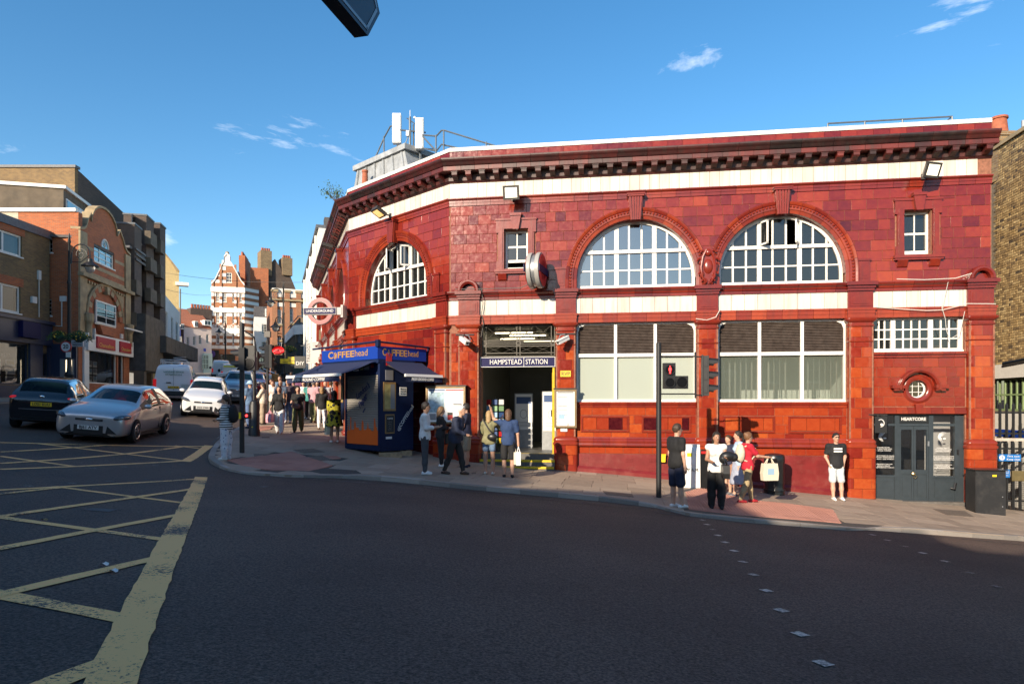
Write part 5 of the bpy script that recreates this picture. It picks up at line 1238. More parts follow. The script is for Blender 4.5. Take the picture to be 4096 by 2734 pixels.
for k,(cx,cz,w0)in enumerate(((.25,1.75,.16),(.98,1.72,.2))):
 q=MB();q.M=FL;q.tube([(cx+w0*math.sin(i*1.9)*.8,-.012,cz+.16*math.cos(i*1.3+k))for i in range(12)],.007,4);q.build('graffiti_scrawl',MATS['print_grey'],shu)
q=MB();q.M=FL;q.tube([(.72,-.012,1.15),(.80,-.012,1.28)],.022,4);q.build('print',MATS['print_navy'],shu)
for x0,x1,z0,z1,mm_ in((.30,.52,2.42,2.70,'poster_white'),(.58,.70,2.44,2.72,'menu_yellow'),(.74,.92,2.44,2.82,'print_grey'),(1.0,1.1,2.5,2.62,'poster_red')):
 q=MB();q.M=FL;q.box(x0,.008,z0,x1,.018,z1);q.build('notice',MATS[mm_],ko)
def rp(x0,z0,x1,z1,mm_,nm,y=-.012):q=MB();q.M=FRt;q.box(x0,y,z0,x1,.0,z1);return q.build(nm,MATS[mm_],ko)
q=MB();q.M=FRt;q.box(0,0,.10,1.5,.05,2.95);q.build('side_panel',MATS['kiosk_blue'],ko)
rp(.12,1.20,.66,2.06,'gilt_wood','menu_frame',-.03);rp(.17,1.26,.42,2.0,'menu_yellow','menu_sheet',-.034);rp(.42,1.26,.61,2.0,'print_grey','menu_sheet',-.033)
rp(.20,.52,.60,1.10,'gilt_wood','board_frame',-.03);rp(.23,.56,.57,1.06,'chalkboard','chalk_board',-.034);text('chalk_print','COFFEE',.07,'sign_white',ko,FRt@TR((.40,-.037,.97)))
rp(.25,2.55,.50,2.92,'poster_red','notice');rp(.22,2.12,.56,2.42,'print_grey','notice');rp(.86,1.66,1.18,1.92,'poster_white','notice');rp(.24,.36,.5,.43,'poster_white','card_plate')
for k,s_ in enumerate(('Please use','shop inside','the station')):text('notice_print',s_,.06,'print_black',ko,FRt@TR((1.02,-.0145,1.86-k*.07)))
for k in range(5):text('chalk_print','- - - - -',.05,'sign_white',ko,FRt@TR((.40,-.037,.88-k*.06)))
text('side_print','@COFFEEhead',.17,'sign_white',ko,FRt@TR((1.12,-.006,.98))@RY(R(-52)),bold=.002,fit=1.0)
FLf=frame(KL*3.0-KR*.10,-KL)@SX(1.485);FRf=frame(-KR*.10,KR)@SX(.68)
m=MB();m.M=FLf;m.box(0,-.0,2.74,2.02,1.5,3.12);m.M=FRf;m.box(.002,-.002,2.74,2.75,.25,3.12);m.build('fascia',MATS['fascia_blue'],ko)
m=MB();m.M=FLf;m.box(0,.03,2.62,2.02,1.4,2.738);m.build('roof_soffit',MATS['kiosk_blue'],ko)
text('lettering','C',.30,'gold_letter',ko,FLf@TR((.36,-.004,2.94)),bold=.006);text('lettering','FFEE',.27,'gold_letter',ko,FLf@TR((.92,-.004,2.94)),bold=.006,fit=.60);text('lettering','head',.29,'gold_letter',ko,FLf@TR((1.47,-.004,2.95)),fit=.44)
text('lettering','C',.30,'gold_letter',ko,FRf@TR((.36,-.004,2.94)),bold=.006);text('lettering','FFEE',.27,'gold_letter',ko,FRf@TR((1.18,-.004,2.94)),bold=.006,fit=.88);text('lettering','head',.27,'gold_letter',ko,FRf@TR((1.98,-.004,2.95)),fit=.58)
for M_,x in((FLf,.53),(FRf,.60)):
 q=MB();q.M=M_;q.ball((x,-.004,2.93),.10,12,6,.55,.06,1.15);q.build('bean_emblem',MATS['gold_letter'],ko);q=MB();q.M=M_;q.tube([(x+.02,-.014,2.83),(x-.02,-.014,2.93),(x+.02,-.014,3.03)],.008,4);q.build('bean_line',MATS['fascia_blue'],ko)
m=MB();m.M=FLf;m.tube([(-.3,-.05,3.20),(2.02,-.05,3.24)],.03,8);m.M=FRf;m.tube([(-.02,-.05,3.24),(2.85,-.05,3.18),(2.92,.05,3.16),(2.92,.1,2.5)],.03,8);m.tube([(2.1,0,3.1),(2.1,0,3.2)],.02,6);m.box(-.08,-.1,3.10,.06,.05,3.30);m.build('roof_rail',MATS['kiosk_blue'],ko)
def awning(M_,x0,x1,z0,out_,drop,lab):
 a=MB();a.M=M_;n=8;vs=[]
 for i in range(n+1):
  t_=i/n;y=-.04-out_*t_;z=z0-drop*t_-.03*math.sin(math.pi*t_)
  vs+=[(x0,y,z),(x1,y,z)]
 a.add(vs,[(2*i,2*i+1,2*i+3,2*i+2)for i in range(n)]);a.add([(p[0],p[1],p[2]-.006)for p in vs],[(2*i+2,2*i+3,2*i+1,2*i)for i in range(n)])
 aw=a.build('awning',MATS['awning_navy'],ko,smooth=True);zb=z0-drop
 b_=MB();b_.M=M_;b_.prism([(-.04-out_-.04,zb-.05),(-.04-out_+.04,zb-.05),(-.04-out_+.04,zb+.02),(-.04-out_-.02,zb+.03)],x0,x1,'x');b_.build('front_bar',MATS['sign_white'],aw)
 v=MB();v.M=M_;vs=[]
 for i in range(13):
  x=x0+.02+(x1-x0-.04)*i/12;vs+=[(x,-.05-out_+.01*math.sin(i*1.3),zb-.05),(x,-.05-out_+.02*math.sin(i*1.1),zb-.20)]
 v.add(vs,[(2*i,2*i+1,2*i+3,2*i+2)for i in range(12)]);v.build('valance',MATS['awning_navy'],aw)
 text('lettering','FRESH GROUND COFFEE',.12,'sign_white',aw,M_@TR(((x0+x1)/2-.12,-.075-out_,zb-.125)),shear=.25,bold=.002,fit=min(1.25,(x1-x0)*.62))
 r_=MB();r_.M=M_
 for x,sg_ in((x0+.15,1),(x1-.15,-1)):r_.tube([(x,-.03,z0-.12),(x+sg_*.28,-.5*out_,z0-.16-drop*.4),(x,-.04-out_,zb)],.022,6)
 r_.build('folding_arm',MATS['black_iron'],aw)
awning(FLf,-.02,1.96,2.68,1.18,.43,'l');awning(FRf,.35,2.45,2.68,.95,.43,'r')
for x,y in((.3,.25),(.95,.2),(1.2,1.05),(.2,1.05)):
 m=MB();m.M=FL;g0=pv(*(KC+KL*(1.36-x)*1.32+KR*y))-KZ;m.lathe([(.05,-.02),(.05,.02)],12,(x,y,max(.05+g0,-.02)),'x');m.build('castor',MATS['black_iron'],ko)
mat('block_brick',(.30,.22,.13),.9,noise=.35,nscale=10,bump=.3)
for(dx,dy,lab)in((.28,-.10,'tan brick block chocking the front corner of the coffee kiosk'),(.86,.14,'tan brick block under the kiosk side panel')):
 c=KC+KR*dx+Vector((KR.y,-KR.x))*(-dy+.02);m=MB();g_=pv(c.x,c.y)
 m.box(-.34,-.12,0,.34,.12,.16);m.box(-.33,-.125,.05,.33,.125,.055);o=m.build('brick_block',MATS['block_brick']);o.matrix_local=TR((c.x,c.y,g_-.03))@RZ(R(8));tag(o,lab,'block')
sb=thing('kiosk_side_board','narrow navy board with framed menu at the street side of the kiosk','board',(*(KC+KL*1.88),KZ));sb.rotation_euler=(0,0,math.atan2(-KL.y,-KL.x)+R(-20))
m=MB();m.box(-.34,-.02,.9,.0,.02,2.5);m.build('panel',MATS['kiosk_blue'],sb);m=MB();m.box(-.30,-.03,1.45,-.05,-.02,2.0);m.build('frame',MATS['gilt_wood'],sb);m=MB();m.box(-.27,-.034,1.49,-.08,-.03,1.96);m.build('menu_sheet',MATS['menu_yellow'],sb)
# the other buildings
class Fac:
 """a facade standing in the street: plan line p0 -> p1 (left to right seen from outside)"""
 def __init__(s,p0,p1,z0=None):
  s.p0,s.p1=Vector(p0),Vector(p1);s.d=(s.p1-s.p0).normalized();s.L=(s.p1-s.p0).length
  s.M=frame(s.p0,s.d);s.wins=[];s.root=None
 def at(s,u,v):
  kx=(u-2048)/FPX;
  den=s.d.x-kx*s.d.y;t=(kx*s.p0 .y-s.p0 .x)/den;Y=s.p0 .y+s.d.y*t
  return t,EYE+(1610-v)/FPX*Y
 def rect(s,u0,u1,v0,v1):
  um=(u0+u1)/2;return(s.at(u0,1600)[0],s.at(u1,1600)[0],s.at(um,v1)[1],s.at(um,v0)[1])
 def rel(s,root):s.root=root;s.m=TR(-root.location)@s.M;return s
def bld(name,label,p,cat='building',group=None):
 return thing(name,label,cat,(p[0],p[1],gz(p[0],p[1])),0,group)
def wall(F,rects,z0,z1,m,th=.35,name='wall',x0=0,x1=None,extra=(),y0=0.):
 b=MB();b.M=F.m;b.holed(rect(x0,F.L if x1 is None else x1,z0,z1),[rect(*r)for r in rects]+list(extra),y0,y0+th);o=b.build(name,MATS[m],F.root);return o
def window(F,r,nx=2,nz=2,m='white_joinery',glass='window_glass',fw=.07,bar=.03,y=.12,sill=True,meet=None,name='window',arched=False):
 a,b,c,d=r;w_=MB();w_.M=F.m
 w_.box(a,y-.04,c,a+fw,y+.05,d);w_.box(b-fw,y-.04,c,b,y+.05,d);w_.box(a+fw,y-.04,c,b-fw,y+.05,c+fw);w_.box(a+fw,y-.04,d-fw,b-fw,y+.05,d)
 for i in range(1,nx):x=a+(b-a)*i/nx;w_.box(x-bar/2,y-.03,c+fw,x+bar/2,y+.03,d-fw)
 for j in range(1,nz):z=c+(d-c)*j/nz;w_.box(a+fw,y-.028,z-bar/2,b-fw,y+.028,z+bar/2)
 if sill:w_.box(a-.06,-.06,c-.07,b+.06,y,c-.002)
 o=w_.build(name,MATS[m],F.root)
 p=MB();p.M=F.m;t_=rb.uniform(-.01,.01);p.quad((a+fw*.5,y+.0,c+fw*.5),(b-fw*.5,y+t_,c+fw*.5),(b-fw*.5,y+t_,d-fw*.5),(a+fw*.5,y,d-fw*.5));p.build('pane',MATS[glass],o)
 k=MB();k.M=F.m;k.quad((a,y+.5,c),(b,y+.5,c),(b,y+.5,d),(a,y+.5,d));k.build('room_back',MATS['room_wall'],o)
 return o
def part(F,name,m,fn,smooth=False):
 b=MB();b.M=F.m;fn(b);return b.build(name,MATS[m]if isinstance(m,str)else m,F.root,smooth=smooth)
def body(F,z0,z1,depth,m,left=True,right=True,back=True,roof='roof_felt',roofz=None):
 b=MB();b.M=F.m
 if left:b.box(.002,.352,z0,.302,depth,z1-.003)
 if right:b.box(F.L-.302,.352,z0,F.L-.002,depth,z1-.003)
 if back:b.box(.302,depth-.3,z0,F.L-.302,depth,z1-.003)
 b.build('side_wall',MATS[m],F.root)
 q=MB();q.M=F.m;q.box(.02,.04,(roofz or z1-.25)-.15,F.L-.02,depth-.02,roofz or z1-.25);q.build('roof',MATS[roof],F.root)
brick_mat('red_brick',(.50,.12,.032),(.33,.074,.024),(.27,.18,.11));brick_mat('brown_brick',(.25,.155,.058),(.14,.085,.038),(.20,.155,.10));brick_mat('dark_brick',(.10,.066,.052),(.06,.041,.034),(.14,.11,.09));brick_mat('cream_brick',(.52,.46,.36),(.44,.39,.30),(.42,.37,.30),dirt=.25);brick_mat('orange_brick',(.42,.15,.055),(.32,.10,.04),(.30,.22,.15),dirt=.15)
mat('bath_stone',(.34,.255,.145),.8,noise=.25,nscale=2.5,dirt=.45,dscale=1.6,dcol=(.10,.085,.065));mat('shop_navy',(.03,.036,.07),.4,noise=.1);mat('white_render',(.68,.66,.62),.75,noise=.06,dirt=.3,dscale=.8,dcol=(.35,.32,.28));mat('cream_render',(.55,.42,.20),.8,noise=.1,dirt=.3,dscale=.7,dcol=(.35,.25,.12));mat('concrete',(.13,.102,.072),.85,noise=.25,nscale=2,dirt=.5,dscale=1.3,dcol=(.06,.056,.05),bump=.2,bscale=25);mat('dark_concrete',(.065,.063,.06),.8,noise=.3,nscale=3,bump=.2,bscale=25)
mat('lead_grey',(.10,.11,.125),.6,noise=.25);mat('slate_roof',(.075,.07,.07),.7,noise=.35,nscale=5,bump=.4,bscale=12);mat('clay_tile',(.36,.13,.07),.8,noise=.3,nscale=6,bump=.3,bscale=14);mat('white_paint',(.78,.76,.71),.5,noise=.05,dirt=.15,dscale=2,dcol=(.4,.36,.3));mat('lit_shop',(.9,.85,.75),.5,emit=(1,.9,.75),estr=.22);mat('sign_red',(.42,.012,.022),.4);mat('sign_gold',(.78,.45,.10),.5);mat('sky_blue_glass',(.15,.33,.42),.1)
glass_mat('blue_glass',(.16,.36,.44),.18,.85)
mat('house_blue',(.06,.09,.42),.7);mat('mint_paint',(.45,.58,.54),.5);mat('pub_black',(.018,.016,.016),.4);mat('pink_render',(.70,.58,.52),.8,noise=.06,dirt=.25,dscale=.7,dcol=(.5,.4,.36))
F=Fac((-26.0,29.0),(-26.0,37.4));r=bld('brick_house','brown brick house with white windows above a navy estate agent shop',F.p0);F.rel(r);zg=r.location.z-1
ZP=11.2;w1=F.rect(-60,88,940,1020);w1=(w1[0],w1[1],9.30,10.42);w2=(w1[0],F.at(82,1200)[0],6.30,7.72);tt=F.at(177,1500)[0]
sz=[1.65,5.15,6.05]
gt0,gt1=F.at(-80,1500)[0],F.at(113,1500)[0]
wall(F,[w1,w2,(gt0,gt1,2.55,4.75),(F.at(188,1500)[0]-.8,F.at(188,1500)[0]+.05,1.6,4.35)],zg,ZP,'brown_brick');body(F,zg,ZP,9,'brown_brick')
part(F,'parapet_band','lead_grey',lambda b:b.box(-.02,-.10,ZP-.42,F.L+.05,.5,ZP+.02))
for w_ in(w1,w2):
 window(F,w_,2,1,fw=.10,bar=.12,glass='window_glass')
 part(F,'brick_lintel','red_brick',lambda b:b.box(w_[0]-.2,-.012,w_[3]+.002,w_[1]+.2,.1,w_[3]+.42))
 part(F,'window_blind','blind_fabric',lambda b:b.box(w_[0]+.1,.30,w_[2]+.1,w_[1]-.1,.31,w_[3]-.1))
def shop(b):
 b.box(0,-.16,5.0,F.L+.02,.0,5.95);b.box(-.02,-.30,5.95,F.L+.04,0,6.12);b.box(0,-.2,4.78,F.L,0,5.0)
 b.box(gt1,-.12,zg,gt1+.95,0,4.78);b.box(0,-.06,zg,gt1,0,2.5);b.box(F.L-.25,-.12,zg,F.L,0,4.78)
part(F,'shopfront','shop_navy',shop)
part(F,'projecting_fascia','sign_navy',lambda b:b.box(F.L-2.6,-.42,5.05,F.L-1.3,-.16,5.9))
window(F,(gt0,gt1,2.55,4.75),1,1,m='shop_navy',glass='shop_glass',sill=False,name='shop_window')
part(F,'window_banner','print_black',lambda b:b.box(gt0,.3,3.92,gt1-.5,.31,4.25));text('window_lettering','020 7433 1777',.2,'sign_white',F.root,F.m@TR((gt1-1.5,.29,4.08))@Matrix.Scale(-1,4,(1,0,0)))
for i in range(3):
 for j in range(3):part(F,'property_card','poster_white',lambda b:b.box(gt1-1.25-i*1.0,.28,2.65+j*.43,gt1-.55-i*1.0,.29,2.98+j*.43));part(F,'card_photo',['print_grey','print_lblue','menu_yellow'][(i+j)%3],lambda b:b.box(gt1-1.18-i*1.0,.272,2.76+j*.43,gt1-.62-i*1.0,.279,2.95+j*.43))
dd=F.at(188,1500)[0]
window(F,(dd-.8,dd+.05,1.6,4.35),1,1,m='shop_navy',glass='shop_glass',sill=False,name='shop_door')
part(F,'alarm_box','sign_white',lambda b:b.box(F.L-1.5,-.12,7.0,F.L-1.15,0,7.35));part(F,'meter_box','sign_white',lambda b:b.box(F.L-1.0,-.1,8.35,F.L-.8,0,8.85));part(F,'conduit','cable_white',lambda b:b.tube([(F.L-.9,-.04,8.35),(F.L-.9,-.04,6.3)],.03,6))
F1=F
def plain_house(label,p0,p1,h,m,depth=9,chim=True,group=None):
 F=Fac(p0,p1);r=bld('terrace_house',label,F.p0);r['group']='terraces across the street';F.rel(r);zb=r.location.z-1.5;zt=r.location.z+h;ws=[];n=max(2,int(F.L/2.2));k=max(2,int((h-3.6)/2.9))
 for j in range(k):
  for i in range(n):x=F.L*(i+.5)/n;z=r.location.z+4.3+j*(h-4.6)/k;ws.append((x-.5,x+.5,z,z+1.6))
 sh=(.5,F.L-.5,r.location.z+.6,r.location.z+2.9);wall(F,ws+[sh],zb,zt,m)
 for w_ in ws:window(F,w_,2,2)
 window(F,sh,3,1,m='shop_navy',glass='shop_glass',name='shop_window');part(F,'fascia','shop_navy',lambda b:b.box(.1,-.15,r.location.z+3.0,F.L-.1,0,r.location.z+3.6))
 body(F,zb,zt,depth,m);part(F,'cornice','bath_stone',lambda b:b.box(-.003,-.2,zt-.003,F.L+.003,.4,zt+.2))
 if chim:
  part(F,'chimney',m,lambda b:b.box(F.L-.95,2.5,zt-.2,F.L-.1,4.5,zt+1.5))
  for i in range(3):chimney_pot(*(F.m@Vector((F.L-.5,2.9+i*.6,zt+1.5))),.55,.14,r)
plain_house('brown brick terrace house next to the estate agent, further down the hill',(-26.2,20.5),(-26.05,28.95),9.6,'brown_brick')  # unseen row of houses added to shade the cars up the street
plain_house('red brick terrace house facing the junction',(-26.6,11.5),(-26.2,20.45),9.2,'red_brick')
plain_house('cream brick terrace house facing the junction',(-27.0,3.5),(-26.6,11.45),8.6,'cream_brick')
OPP=[(-24.0,-34.5,14.4,'red_brick','tall red brick house opposite the station at the top of the row',True),(-19.8,-24.0,14.1,'brown_brick','brown brick house opposite the station, second in the stepped row',True),(-9.6,-19.8,9.9,'cream_brick','cream brick house opposite the station, middle of the stepped row',False),(-5.0,-9.6,8.4,'red_brick','narrow red brick house opposite the station',False),(1.0,-5.0,7.5,'brown_brick','brown brick house opposite the station entrance',True),(8.5,1.0,7.4,'cream_brick','cream house opposite the gym',False),(16.5,8.5,7.3,'red_brick','red brick house opposite the brick flank',False)]  # unseen row; rooflines and ends set so its shadow covers the road
for x0,x1,h,m,lab,ch in OPP:plain_house(lab,(x0,-8.0),(x1+.02,-8.0),h-.2-gz(x0,-8),m,8,ch)
FLK=Fac((-33.0,37.5),(-24.45,37.5));FG=Fac((-24.45,37.5),(-25.55,44.4));r=bld('gabled_building','red brick building with curved gable, striped arch and red estate agent signs',FG.p0);FLK.rel(r);F=FG.rel(r);zg=0.5
cut_=FLK.at(215,1000)[0]
fw1=FLK.rect(178,210,940,1010);fw2=FLK.rect(175,206,1195,1262)
wall(FLK,[fw1,fw2],zg,12.35,'red_brick')
part(FLK,'painted_flank','cream_brick',lambda b:b.box(0,-.012,11.0,cut_-2.0,0,12.33)or b.box(cut_-2.0,-.012,9.6,cut_,0,12.33))
window(FLK,fw1,2,4,fw=.06);window(FLK,fw2,2,4,fw=.06)
part(FLK,'coping','white_paint',lambda b:b.box(0,-.12,12.352,FLK.L-.1,.45,12.55))
part(FLK,'drain_pipe','cable_white',lambda b:b.tube([(cut_-.5,-.06,6.0),(FLK.L-.9,-.06,5.9),(FLK.L-.9,-.06,7.3)],.035,6))
part(FLK,'alarm_box','sign_white',lambda b:b.box(FLK.L-1.0,-.1,7.3,FLK.L-.65,0,7.6))
L_=F.L;gc=L_*.46
pal=(F.at(376,1)[0],F.at(457,1)[0],10.0,11.05)
aw=(F.at(372,1)[0]+.1,F.at(455,1)[0]-.0,6.35,7.70)
gab=[(0,zg),(L_,zg),(L_,11.4),(L_-.5,11.5),(L_-.85,11.7),(L_-1.15,12.15),(L_-1.6,12.6)]+[(gc+1.75*math.cos(a),12.2+1.2*math.sin(a))for a in[math.pi*k/10 for k in range(11)]]+[(1.35,12.6),(1.0,12.15),(.8,11.7),(.5,11.5),(0,11.4)]
sw=(.95,5.05,2.75,4.75);sd_=(5.25,6.1,2.2,4.75)
b=MB();b.M=F.m;b.holed(gab,[rect(*pal),rect(*aw),rect(*sw),rect(*sd_)],0,.35);b.build('wall',MATS['red_brick'],r)
body(F,zg,11.3,8,'brown_brick',left=False,roof='slate_roof')
def gcop(b):
 P=gab[2:-1]+[gab[-1]]
 for p,q in zip(P,P[1:]):
  b.prism([(p[0],p[1]),(q[0],q[1]),(q[0],q[1]+.14),(p[0],p[1]+.14)],-.10,.42)
part(F,'gable_coping','bath_stone',gcop)
for x0,x1 in((0,.85),(L_-.8,L_)):
 part(F,'stone_pilaster','bath_stone',lambda b:b.box(x0,-.10,5.3,x1,0,11.35)or b.box(x0-.08,-.22,11.3,x1+.08,.4,11.55)or b.box(x0-.05,-.18,8.5,x1+.05,0,8.75))
for z,x0,x1 in((10.5,.85,pal[0]-.1),(10.5,pal[1]+.1,L_-.8),(9.55,.85,L_-.8),(9.05,.85,L_-.8)):part(F,'stone_band','bath_stone',lambda b:b.box(x0,-.012,z,x1,0,z+.2))
part(F,'stone_cornice','bath_stone',lambda b:b.box(-.1,-.32,8.78,L_+.1,0,8.98)or b.box(-.05,-.2,8.66,L_+.05,0,8.775))
for i in range(16):part(F,'dentil','bath_stone',lambda b:b.box(.9+i*.34,-.16,8.5,1.05+i*.34,0,8.655))
window(F,pal,3,3,glass='blue_glass',fw=.10,bar=.05)
pc=(pal[0]+pal[1])/2
part(F,'window_arch_head','blue_glass',lambda b:b.prism([(pc+.45*math.cos(a),11.05+.5*math.sin(a))for a in[math.pi*k/10 for k in range(11)]],-.015,.0));part(F,'arch_frame','white_joinery',lambda b:b.tube([(pc+.47*math.cos(a),-.03,11.05+.52*math.sin(a))for a in[math.pi*k/10 for k in range(11)]],.05,6))
part(F,'arch_glazing_bars','white_joinery',lambda b:[b.tube([(pc,-.03,11.08),(pc+.45*math.cos(a),-.03,11.05+.5*math.sin(a))],.015,4)for a in(.7,1.3,1.85,2.45)]and None)
ac,az=gc,6.75
for k in range(15):
 a0,a1=math.pi*k/15,math.pi*(k+1)/15-.015;P=[(ac+rr_*1.12*math.cos(a),az+rr_*.92*math.sin(a))for rr_,a in((1.75,a0),(2.15,a0),(2.15,a1),(1.75,a1))]
 part(F,'voussoir','bath_stone' if k%2 else 'red_brick',lambda b:b.prism(P,-.14,0))
part(F,'spandrel','bath_stone',lambda b:[b.prism([(ac+s_*2.3,az+1.0),(ac+s_*2.75,az+1.0),(ac+s_*2.75,8.65),(ac+s_*.6,8.65),(ac+s_*1.5,8.25)],-.05,0)for s_ in(-1,1)]and None)
part(F,'hood_mould','bath_stone',lambda b:b.tube([(ac+2.2*1.12*math.cos(math.pi*k/14),-.12,az+2.2*.92*math.sin(math.pi*k/14))for k in range(15)],.09,6))
part(F,'keystone','bath_stone',lambda b:b.prism([(ac-.14,8.2),(ac+.14,8.2),(ac+.22,8.66),(ac-.22,8.66)],-.28,-.02))
for x in(.55,L_-.75):part(F,'column','bath_stone',lambda b:b.lathe([(.2,5.3),(.17,5.4),(.17,6.1),(.26,6.3),(.28,6.7),(.2,6.75)],12,(x+.2,-.22,0)))
window(F,aw,2,3,fw=.09,bar=.05,y=-.1);part(F,'bay_base','red_brick',lambda b:b.prism([(aw[0]+.1,6.25),(aw[1]-.1,6.25),(aw[1]-.5,5.7),(aw[0]+.5,5.7)],-.3,0))
part(F,'shop_fascia','white_paint',lambda b:b.box(.5,-.30,4.62,L_-.1,0,5.62)or b.box(.4,-.8,5.62,L_+.1,0,5.70))
part(F,'shop_pilaster','white_paint',lambda b:b.box(.35,-.16,1.5,.93,0,4.78)or b.box(5.06,-.1,1.5,5.23,0,4.78)or b.box(6.12,-.1,1.5,6.45,0,4.78)or b.box(.93,-.08,1.5,5.06,0,2.74))
window(F,sw,1,1,m='white_paint',glass='shop_glass',sill=False,name='shop_window');window(F,sd_,1,1,m='white_paint',glass='shop_glass',sill=False,name='shop_door')
for i in range(3):
 for j in range(3):part(F,'property_card','poster_white',lambda b:b.box(1.1+i*.66,.28,2.85+j*.44,1.62+i*.66,.29,3.2+j*.44));part(F,'card_photo',['print_lblue','print_grey'][(i+j)%2],lambda b:b.box(1.15+i*.66,.272,2.97+j*.44,1.57+i*.66,.279,3.18+j*.44))
for a,b_ in((F.at(362,1)[0],F.at(436,1)[0]),(F.at(456,1)[0],F.at(501,1)[0])):
 sgn=part(F,'shop_sign','sign_red',lambda b:b.box(a,-.38,4.82,b_,-.30,5.50));text('lettering','Chancellors',.34,'sign_gold',sgn,F.m@TR(((a+b_)/2,-.39,5.02)),fit=(b_-a)*.82)
part(F,'alarm_box','sign_white',lambda b:b.box(L_-1.5,-.1,5.75,L_-1.2,0,6.05));part(F,'awning_box','white_paint',lambda b:b.box(4.6,-.75,6.3,L_+.3,-.6,6.38))
def hung_sign(label,u,v0,v1,Y,w_,m,lines,rz=0.,tm='print_black',vertical=False,cat='sign',sx=1.):
 p=wp(u,(v0+v1)/2,Y);h=(v1-v0)/FPX*Y;t=thing('projecting_sign',label,cat,p);t.rotation_euler=(0,0,rz)
 q=MB();q.box(-w_/2,-.03,-h/2,w_/2,.03,h/2);q.build('board',MATS[m],t);q=MB();q.box(-w_/2-.35,-.015,h*.3,-w_/2,.015,h*.3+.04);q.box(-w_/2-.35,-.015,-h*.3,-w_/2,.015,-h*.3+.04);q.build('bracket',MATS['black_iron'],t)
 for s_,z,size,fit in lines:text('lettering',s_,size,tm,t,TR((0,-.034,z*h))@(RY(R(90))if vertical==1 else RY(R(-90))if vertical==2 else Matrix.Identity(4)),fit=fit,bold=.002)
 return t
t=hung_sign('white projecting sign lettered DENTAL PERFECTION with a diamond emblem',358,1313,1357,38.6,.68,'sign_white',[('DENTAL',-.17,.12,.56),('PERFECTION',-.33,.08,.56)])
q=MB();q.tube([(.13*math.cos(a),-.034,.12+.13*math.sin(a))for a in[k*math.pi/2 for k in range(5)]],.018,4);q.tube([(.06*math.cos(a),-.034,.12+.06*math.sin(a))for a in[k*math.pi/2 for k in range(5)]],.015,4);q.build('diamond_emblem',MATS['print_black'],t)
t=hung_sign('white sign board lettered DENTAL PERFECTION below the hanging basket',310,1360,1386,37.3,.66,'sign_white',[('DENTAL',.2,.10,.5),('PERFECTION',-.2,.09,.5)])
hung_sign('tall narrow white sign lettered chancellors.co.uk at the shop edge',492,1451,1560,44.2,.24,'sign_white',[('chancellors.co.uk',0,.17,1.65)],tm='sign_red',vertical=1)
dn=thing('dental_doorway','dark doorway with bright vertical light strips beside the white shop pilaster','doorway',(-25.2,37.3,1.9))
q=MB();q.box(-1.05,.0,-.4,.75,.12,3.0);q.build('surround',MATS['shop_navy'],dn);q=MB();q.box(-.15,-.02,-.2,.65,.0,2.15);q.build('door',MATS['print_grey'],dn)
for x in(.22,.50):q=MB();q.box(x-.022,-.04,-.1,x+.022,-.02,2.1);q.build('light_strip',mat('strip_glow',(1,.9,.7),.5,emit=(1,.8,.5),estr=1.6),dn)
F=Fac((-25.6,44.6),(-27.55,52.6));r=bld('concrete_block','dark brick and concrete block with stacked angular balconies',F.p0);F.rel(r);zg=1.0;L_=F.L
wall(F,[],zg,12.4,'dark_brick',y0=.9);body(F,zg,12.4,11,'dark_brick')
for x0,x1,y0,zt in((.55,2.1,-.1,13.7),(2.7,3.3,.25,12.9),(4.0,5.9,.1,15.2),(6.6,8.15,-.15,15.3)):part(F,'brick_pier','dark_brick',lambda b:b.box(x0,y0,5.0,x1,1.6,zt));part(F,'pier_cap','lead_grey',lambda b:b.box(x0-.05,y0-.05,zt,x1+.05,1.65,zt+.12))
for col,(x0,x1)in enumerate(((-.1,.9),(3.2,4.6),(5.8,6.75))):
 for k in range(4):
  z=(6.7,8.9,11.1,13.0)[k]-col*.0
  if col==0 and k>1:continue
  part(F,'balcony_tray','concrete',lambda b:b.prism([(x0,z),(x1+.25,z),(x1+.25,z+.25),(x1+.15,z+.95),(x0,z+.95)],-.40,-.0)or b.box(x0,0,z,x1,1.0,z+.12))
  part(F,'balcony_window','window_glass',lambda b:b.box(x0+.1,.82,z+.9,x1-.1,.88,z+2.1));part(F,'window_sill','white_paint',lambda b:b.box(x0,.6,z+.95,x1,.82,z+1.05))
part(F,'timber_slats','louvre_brown',lambda b:[b.box(.6,-.2,11.3+k*.35,2.8,-.1,11.45+k*.35)for k in range(3)]and None)
part(F,'concrete_box','dark_concrete',lambda b:b.box(-.05,-.9,3.75,4.2,.85,7.6));part(F,'concrete_face','concrete',lambda b:[b.box(-.04+k*1.06,-.96,3.78,1.0+k*1.06,-.90,7.57)for k in range(4)]and None)
part(F,'column','concrete',lambda b:b.box(.0,-.85,1,.5,-.2,3.75));part(F,'ground_wall','dark_concrete',lambda b:b.box(0,.6,1,L_,.9,5));part(F,'display_window','lit_shop',lambda b:b.box(.9,.55,2.9,3.2,.6,3.7));part(F,'poster_strip','poster_white',lambda b:[b.box(.9+k*.6,.54,1.6,1.4+k*.6,.56,2.75)for k in range(4)]and None)
part(F,'penthouse','concrete',lambda b:b.box(-2.6,3.0,12.4,4.4,8,14.9));part(F,'penthouse_coping','white_paint',lambda b:b.box(-2.7,2.85,14.9,4.5,8.1,15.1))
part(F,'penthouse_window','white_joinery',lambda b:b.box(-2.3,2.95,13.2,3.0,3.0,14.4));part(F,'penthouse_glass','blue_glass',lambda b:[b.box(-2.2+k*1.75,2.92,13.3,-.65+k*1.75,2.95,14.3)for k in range(3)]and None)
